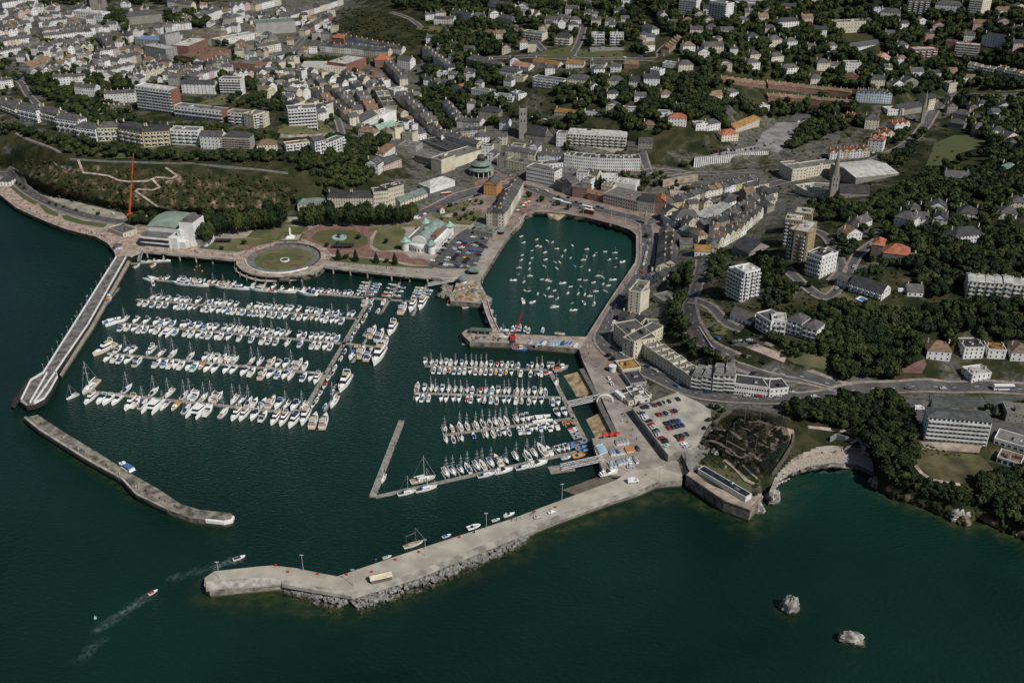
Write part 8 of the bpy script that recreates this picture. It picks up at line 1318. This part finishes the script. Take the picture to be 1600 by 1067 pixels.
# buses, coach, lorry
def bus(x, y, hd, L, h, cols, label, z=None, nm='bus', cat='bus', off=.4):
    p = P(x, y, z) if z is not None else G(x, y); p.z += off; r = thing(nm, label, cat, p, hd); b = MB(); b.box(-L/2,L/2,-1.25,1.25,.35,h); b.build('body', cols[0] if not isinstance(cols[0], str) else CARC[cols[0]], r); b = MB(); b.box(-L/2+.3,L/2+.02,-1.27,1.27,h*.45 if h < 4 else 1.3,h*.78 if h < 4 else 2.0); 
    if h > 4: b.box(-L/2+.3,L/2+.02,-1.27,1.27,2.8,3.6)
    if nm != 'lorry': b.build('window', mglass, r)
    b = MB(); b.box(-L/2+.05,L/2-.05,-1.2,1.2,h,h+.08); b.build('roof', CARC['white'], r); b = MB(); b.box(L/2-2.6,L/2-.1,-1.28,1.28,.5,h*.42); b.build('stripe', CARC[cols[1]], r)
    for sx in (-L*.32, L*.32):
        for sy in (-1.1, 1.1): link('wheel', CWH, r, (sx, sy, .5), 0, 1.6)
hb = ang((887,317),(950,332))
for x, y, c_, lab in ((871,318.5,('white','blue'),'white and blue double-decker bus, first in line at the harbour head'),(884,323,('white','orange'),'white and orange double-decker bus, second in line at the harbour head'),(917,329,('white','orange'),'white and orange double-decker bus waiting by the copper-fronted shops'),(920,334.5,('red','red'),'red double-decker bus by the harbour head lamps')): bus(x, y, hb, 10.5, 4.3, c_, lab, 5, off=.35)
bus(1567,609.5,0,12.5,3.5,('white','blue'),'long white coach with blue swoosh on the upper coast road','' or None,'coach','coach'); bus(968,622,2.05,9,3.4,('white','white'),'white box lorry on the quay beside the rooftop deck',5,'lorry','lorry',.05); bus(697,308,.3,10,4.2,('red','white'),'red open bus beside the white tent roof',5)
# people
pm = bpy.data.meshes.new('p'); pv_ = [(0,0,.95),(0,0,1.2),(0,0,1.42),(0,0,1.52),(0,.01,1.68),(.1,0,.85),(.12,.03,.48),(.12,.0,.06),(-.1,0,.85),(-.12,-.08,.48),(-.12,-.1,.06),(.2,0,1.38),(.26,.02,1.1),(.26,.08,.85),(-.2,0,1.38),(-.26,-.02,1.1),(-.25,.06,.85),(.12,.14,.05),(-.12,.04,.05)]
pm.from_pydata(pv_, [(0,1),(1,2),(2,3),(3,4),(0,5),(5,6),(6,7),(0,8),(8,9),(9,10),(2,11),(11,12),(12,13),(2,14),(14,15),(15,16),(7,17),(10,18)], []); po = bpy.data.objects.new('p', pm); COL.objects.link(po); md = po.modifiers.new('s', 'SKIN'); rr2 = [.17,.16,.18,.07,.12,.1,.075,.05,.1,.075,.05,.08,.055,.045,.08,.055,.045,.045,.045]
for i, v in enumerate(pm.skin_vertices[0].data): v.radius = (rr2[i],)*2; v.use_root = i == 0
bpy.context.view_layer.update(); pe = bpy.data.meshes.new_from_object(po.evaluated_get(bpy.context.evaluated_depsgraph_get())); bpy.data.objects.remove(po); bpy.data.meshes.remove(pm)
PC = {}
for k, cc in dict(white=(.65,.65,.63), dark=(.03,.03,.04), red=(.40,.04,.04), blue=(.08,.15,.4)).items(): PC[k] = pe.copy(); PC[k].materials.clear(); PC[k].materials.append(mat('clothes_'+k, cc))
def folk(n, pts, spread, where, z=5.03):
    for i in range(n):
        t = rc.uniform(0, len(pts)-1.001); k = int(t); t -= k; x = pts[k][0]+(pts[k+1][0]-pts[k][0])*t+rc.uniform(-spread, spread); y = pts[k][1]+(pts[k+1][1]-pts[k][1])*t+rc.uniform(-spread, spread)*.4
        c_ = rc.choice(['white','white','dark','dark','red','blue']); r = link('person', PC[c_], None, P(x, y, z), rc.uniform(0, 6.28)); tag(r, f'small person in {c_} clothes walking {where}', 'person', f'people in {c_} {where}'[:60])
folk(58, [(5,303),(40,325),(90,350),(140,364),(180,378)], 5, 'along the pink seafront promenade'); folk(24, [(205,390),(300,393),(365,400)], 4, 'below the white theatre'); folk(26, [(375,403),(400,388),(450,380),(500,390),(510,408)], 4, 'around the ring promenade'); folk(16, [(520,412),(600,420),(700,430)], 3, 'in front of the pavilion gardens'); folk(14, [(175,410),(120,500),(75,580)], 5, 'out on the long grey pier'); folk(22, [(60,660),(140,712),(210,760),(290,800)], 3, 'on the narrow stone breakwater', 4.25); folk(26, [(793,368),(815,340),(838,322),(880,330)], 7, 'at the head of the inner harbour'); folk(20, [(992,400),(975,450),(930,520),(915,555)], 5, 'along the east quay'); folk(26, [(918,560),(950,600),(970,650),(1000,700)], 6, 'on the quay by the slipways'); folk(10, [(560,885),(700,845),(860,795)], 5, 'on the concrete pier'); folk(18, [(755,440),(760,480),(800,530),(900,530)], 3, 'on the footbridge and cross pier', 5.35); folk(14, [(1230,722),(1270,712),(1320,706)], 4, 'on the beach wall', 3.5); folk(20, [(760,280),(790,285),(800,272)], 6, 'in the square by the domed pavilion', 9.5)
for i, (x, y) in enumerate([(431,884),(450,894),(497,897),(542,898),(581,894),(618,875),(655,863),(718,840),(835,800),(868,793)]): s = MB(); s.box(-.5,.5,-.35,.35,0,.8); s.box(-.56,.56,-.4,.4,.8,.95); o = s.build('bollard_box', BM['red']); o.location = P(x,y,5.03); tag(o,'small red lifebelt box on the edge of the concrete pier','box','red boxes on the concrete pier')
# quayside clutter
mnet = {k: mat('clutter_'+k, c) for k, c in dict(green=(.06,.17,.13), blue=(.07,.10,.2), tan=(.33,.25,.16), grey=(.35,.35,.34), rust=(.3,.1,.04)).items()}
for i in range(34):
    x, y = rc.uniform(712, 752), rc.uniform(447, 470); c_ = rc.choice(list(mnet)); b = MB(); b.loft([b.ring(0,0,z,r*rc.uniform(.8,1.2),8) for z, r in ((0,1.3),(.6,1.2),(1.1,.5))],0); o = b.build('net_heap', mnet[c_]); o.location = P(x,y,5.04); tag(o,f'{c_} heap of fishing gear on the fish quay','fishing gear',f'{c_} heaps of fishing gear on the fish quay')
for i in range(20):
    x, y = rc.uniform(740, 786), rc.uniform(527, 533); c_ = rc.choice(['grey','rust','tan','grey']); b = MB(); w_ = rc.uniform(.8,2.2); b.box(-w_,w_,-1,1,0,1.2); b.box(-w_*.9,w_*.9,-.9,.9,1.2,1.4); o = b.build('crate', mnet[c_]); o.location = P(x,y,5.09); tag(o,f'{c_} storage crate on the seaward half of the cross pier','crate',f'{c_} crates on the cross pier')
s = thing('work_shed','open shed with dull green roof on the cross pier end','shed',P(752,521,5.08),ang((740,520),(770,522))); b = MB(); b.box(-8,8,-2.4,2.4,3,3.3); b.build('roof',mat('dull_green',(.1,.14,.09)),s); b = MB(); [b.box(x-.2,x+.2,y-.2,y+.2,0,3) for x in (-7,-2,3,7) for y in (-2,2)]; b.build('post',mmetal,s)
for i in range(12):
    x, y = 812+(i % 3)*5-(i//3)*3.5, 300+(i//3)*7+rc.uniform(-2,2); s = thing('market_parasol','colourful cafe parasol outside the long quayside block','parasol',P(x+8,y+12,5.02),rc.uniform(0,1),'cafe parasols on the quay'); b = MB(); b.loft([b.ring(0,0,2.2,1.7,8),b.ring(0,0,2.9,.1,8)],0,True); b.build('canopy',rc.choice([BM['white'],BM['red'],BM['green'],BM['cream']]),s); MB().tube((0,0,0),(0,0,2.2),.06,5).build('pole',mmetal,s)
# ---------------------------------------------------------------- labels of the single houses: the look, and the landmark they stand closest to
MARK = {'stone church tower':(835,215),'domed pavilion':(752,265),'tall red-ended slab':(250,172),'stepped white flats':(475,195),'white crescent':(940,262),'fin-fronted car park':(1150,245),'needle spire':(1303,285),'thin dark spire':(1442,180),'tan brick towers':(1245,385),'orange-roofed mansion':(1390,402),'tall white flats':(1160,445),'cream chateau mansion':(1328,45),'white skyline towers':(1095,25),'larger brick flats':(1505,88),'blue-roofed offices':(245,85),'department store':(430,48),'maroon cinema':(585,125),'long white hotel':(1490,670),'clock tower':(1009,347),'cream corner hotel':(985,540),'swimming pool':(1351,473),'cream sky tower':(1530,22),'cream hill hotel':(930,230),'brick terraces':(1265,155),'town park':(1495,230),'dark skyline tower':(1432,20),'corner turret villa':(1512,380),'twin lawn flats':(950,70),'stepped white house':(1015,135),'clifftop hotel':(290,226),'school lawn':(1175,12)}
RTN = dict(flat='flat-roofed', gable='gabled', gablef='front-gabled', hip='hip-roofed', mansard='mansard', saw='sawtooth')
buck = {}
for r, x, y, wl, rf, rt, nm in AUTO:
    lm = min(MARK, key=lambda k: math.hypot(MARK[k][0]-x, (MARK[k][1]-y)*1.8)); kind = 'block of flats' if nm == 'apartment_block' else nm.replace('_', ' ')
    buck.setdefault((f"{WN[wl]} {RTN[rt]} {kind} with {RN[rf]} roof", lm), []).append((math.hypot(MARK[lm][0]-x, MARK[lm][1]-y), r))
for (ph, lm), lst in buck.items():
    lst.sort(key=lambda q: q[0])
    for i, (_, r) in enumerate(lst): r['label'] = (f"{ph}, standing by the {lm}" if len(lst) == 1 else f"{ph}, {ordw(i+1)} out from the {lm}"); r['group'] = 'villas and houses on the hills'
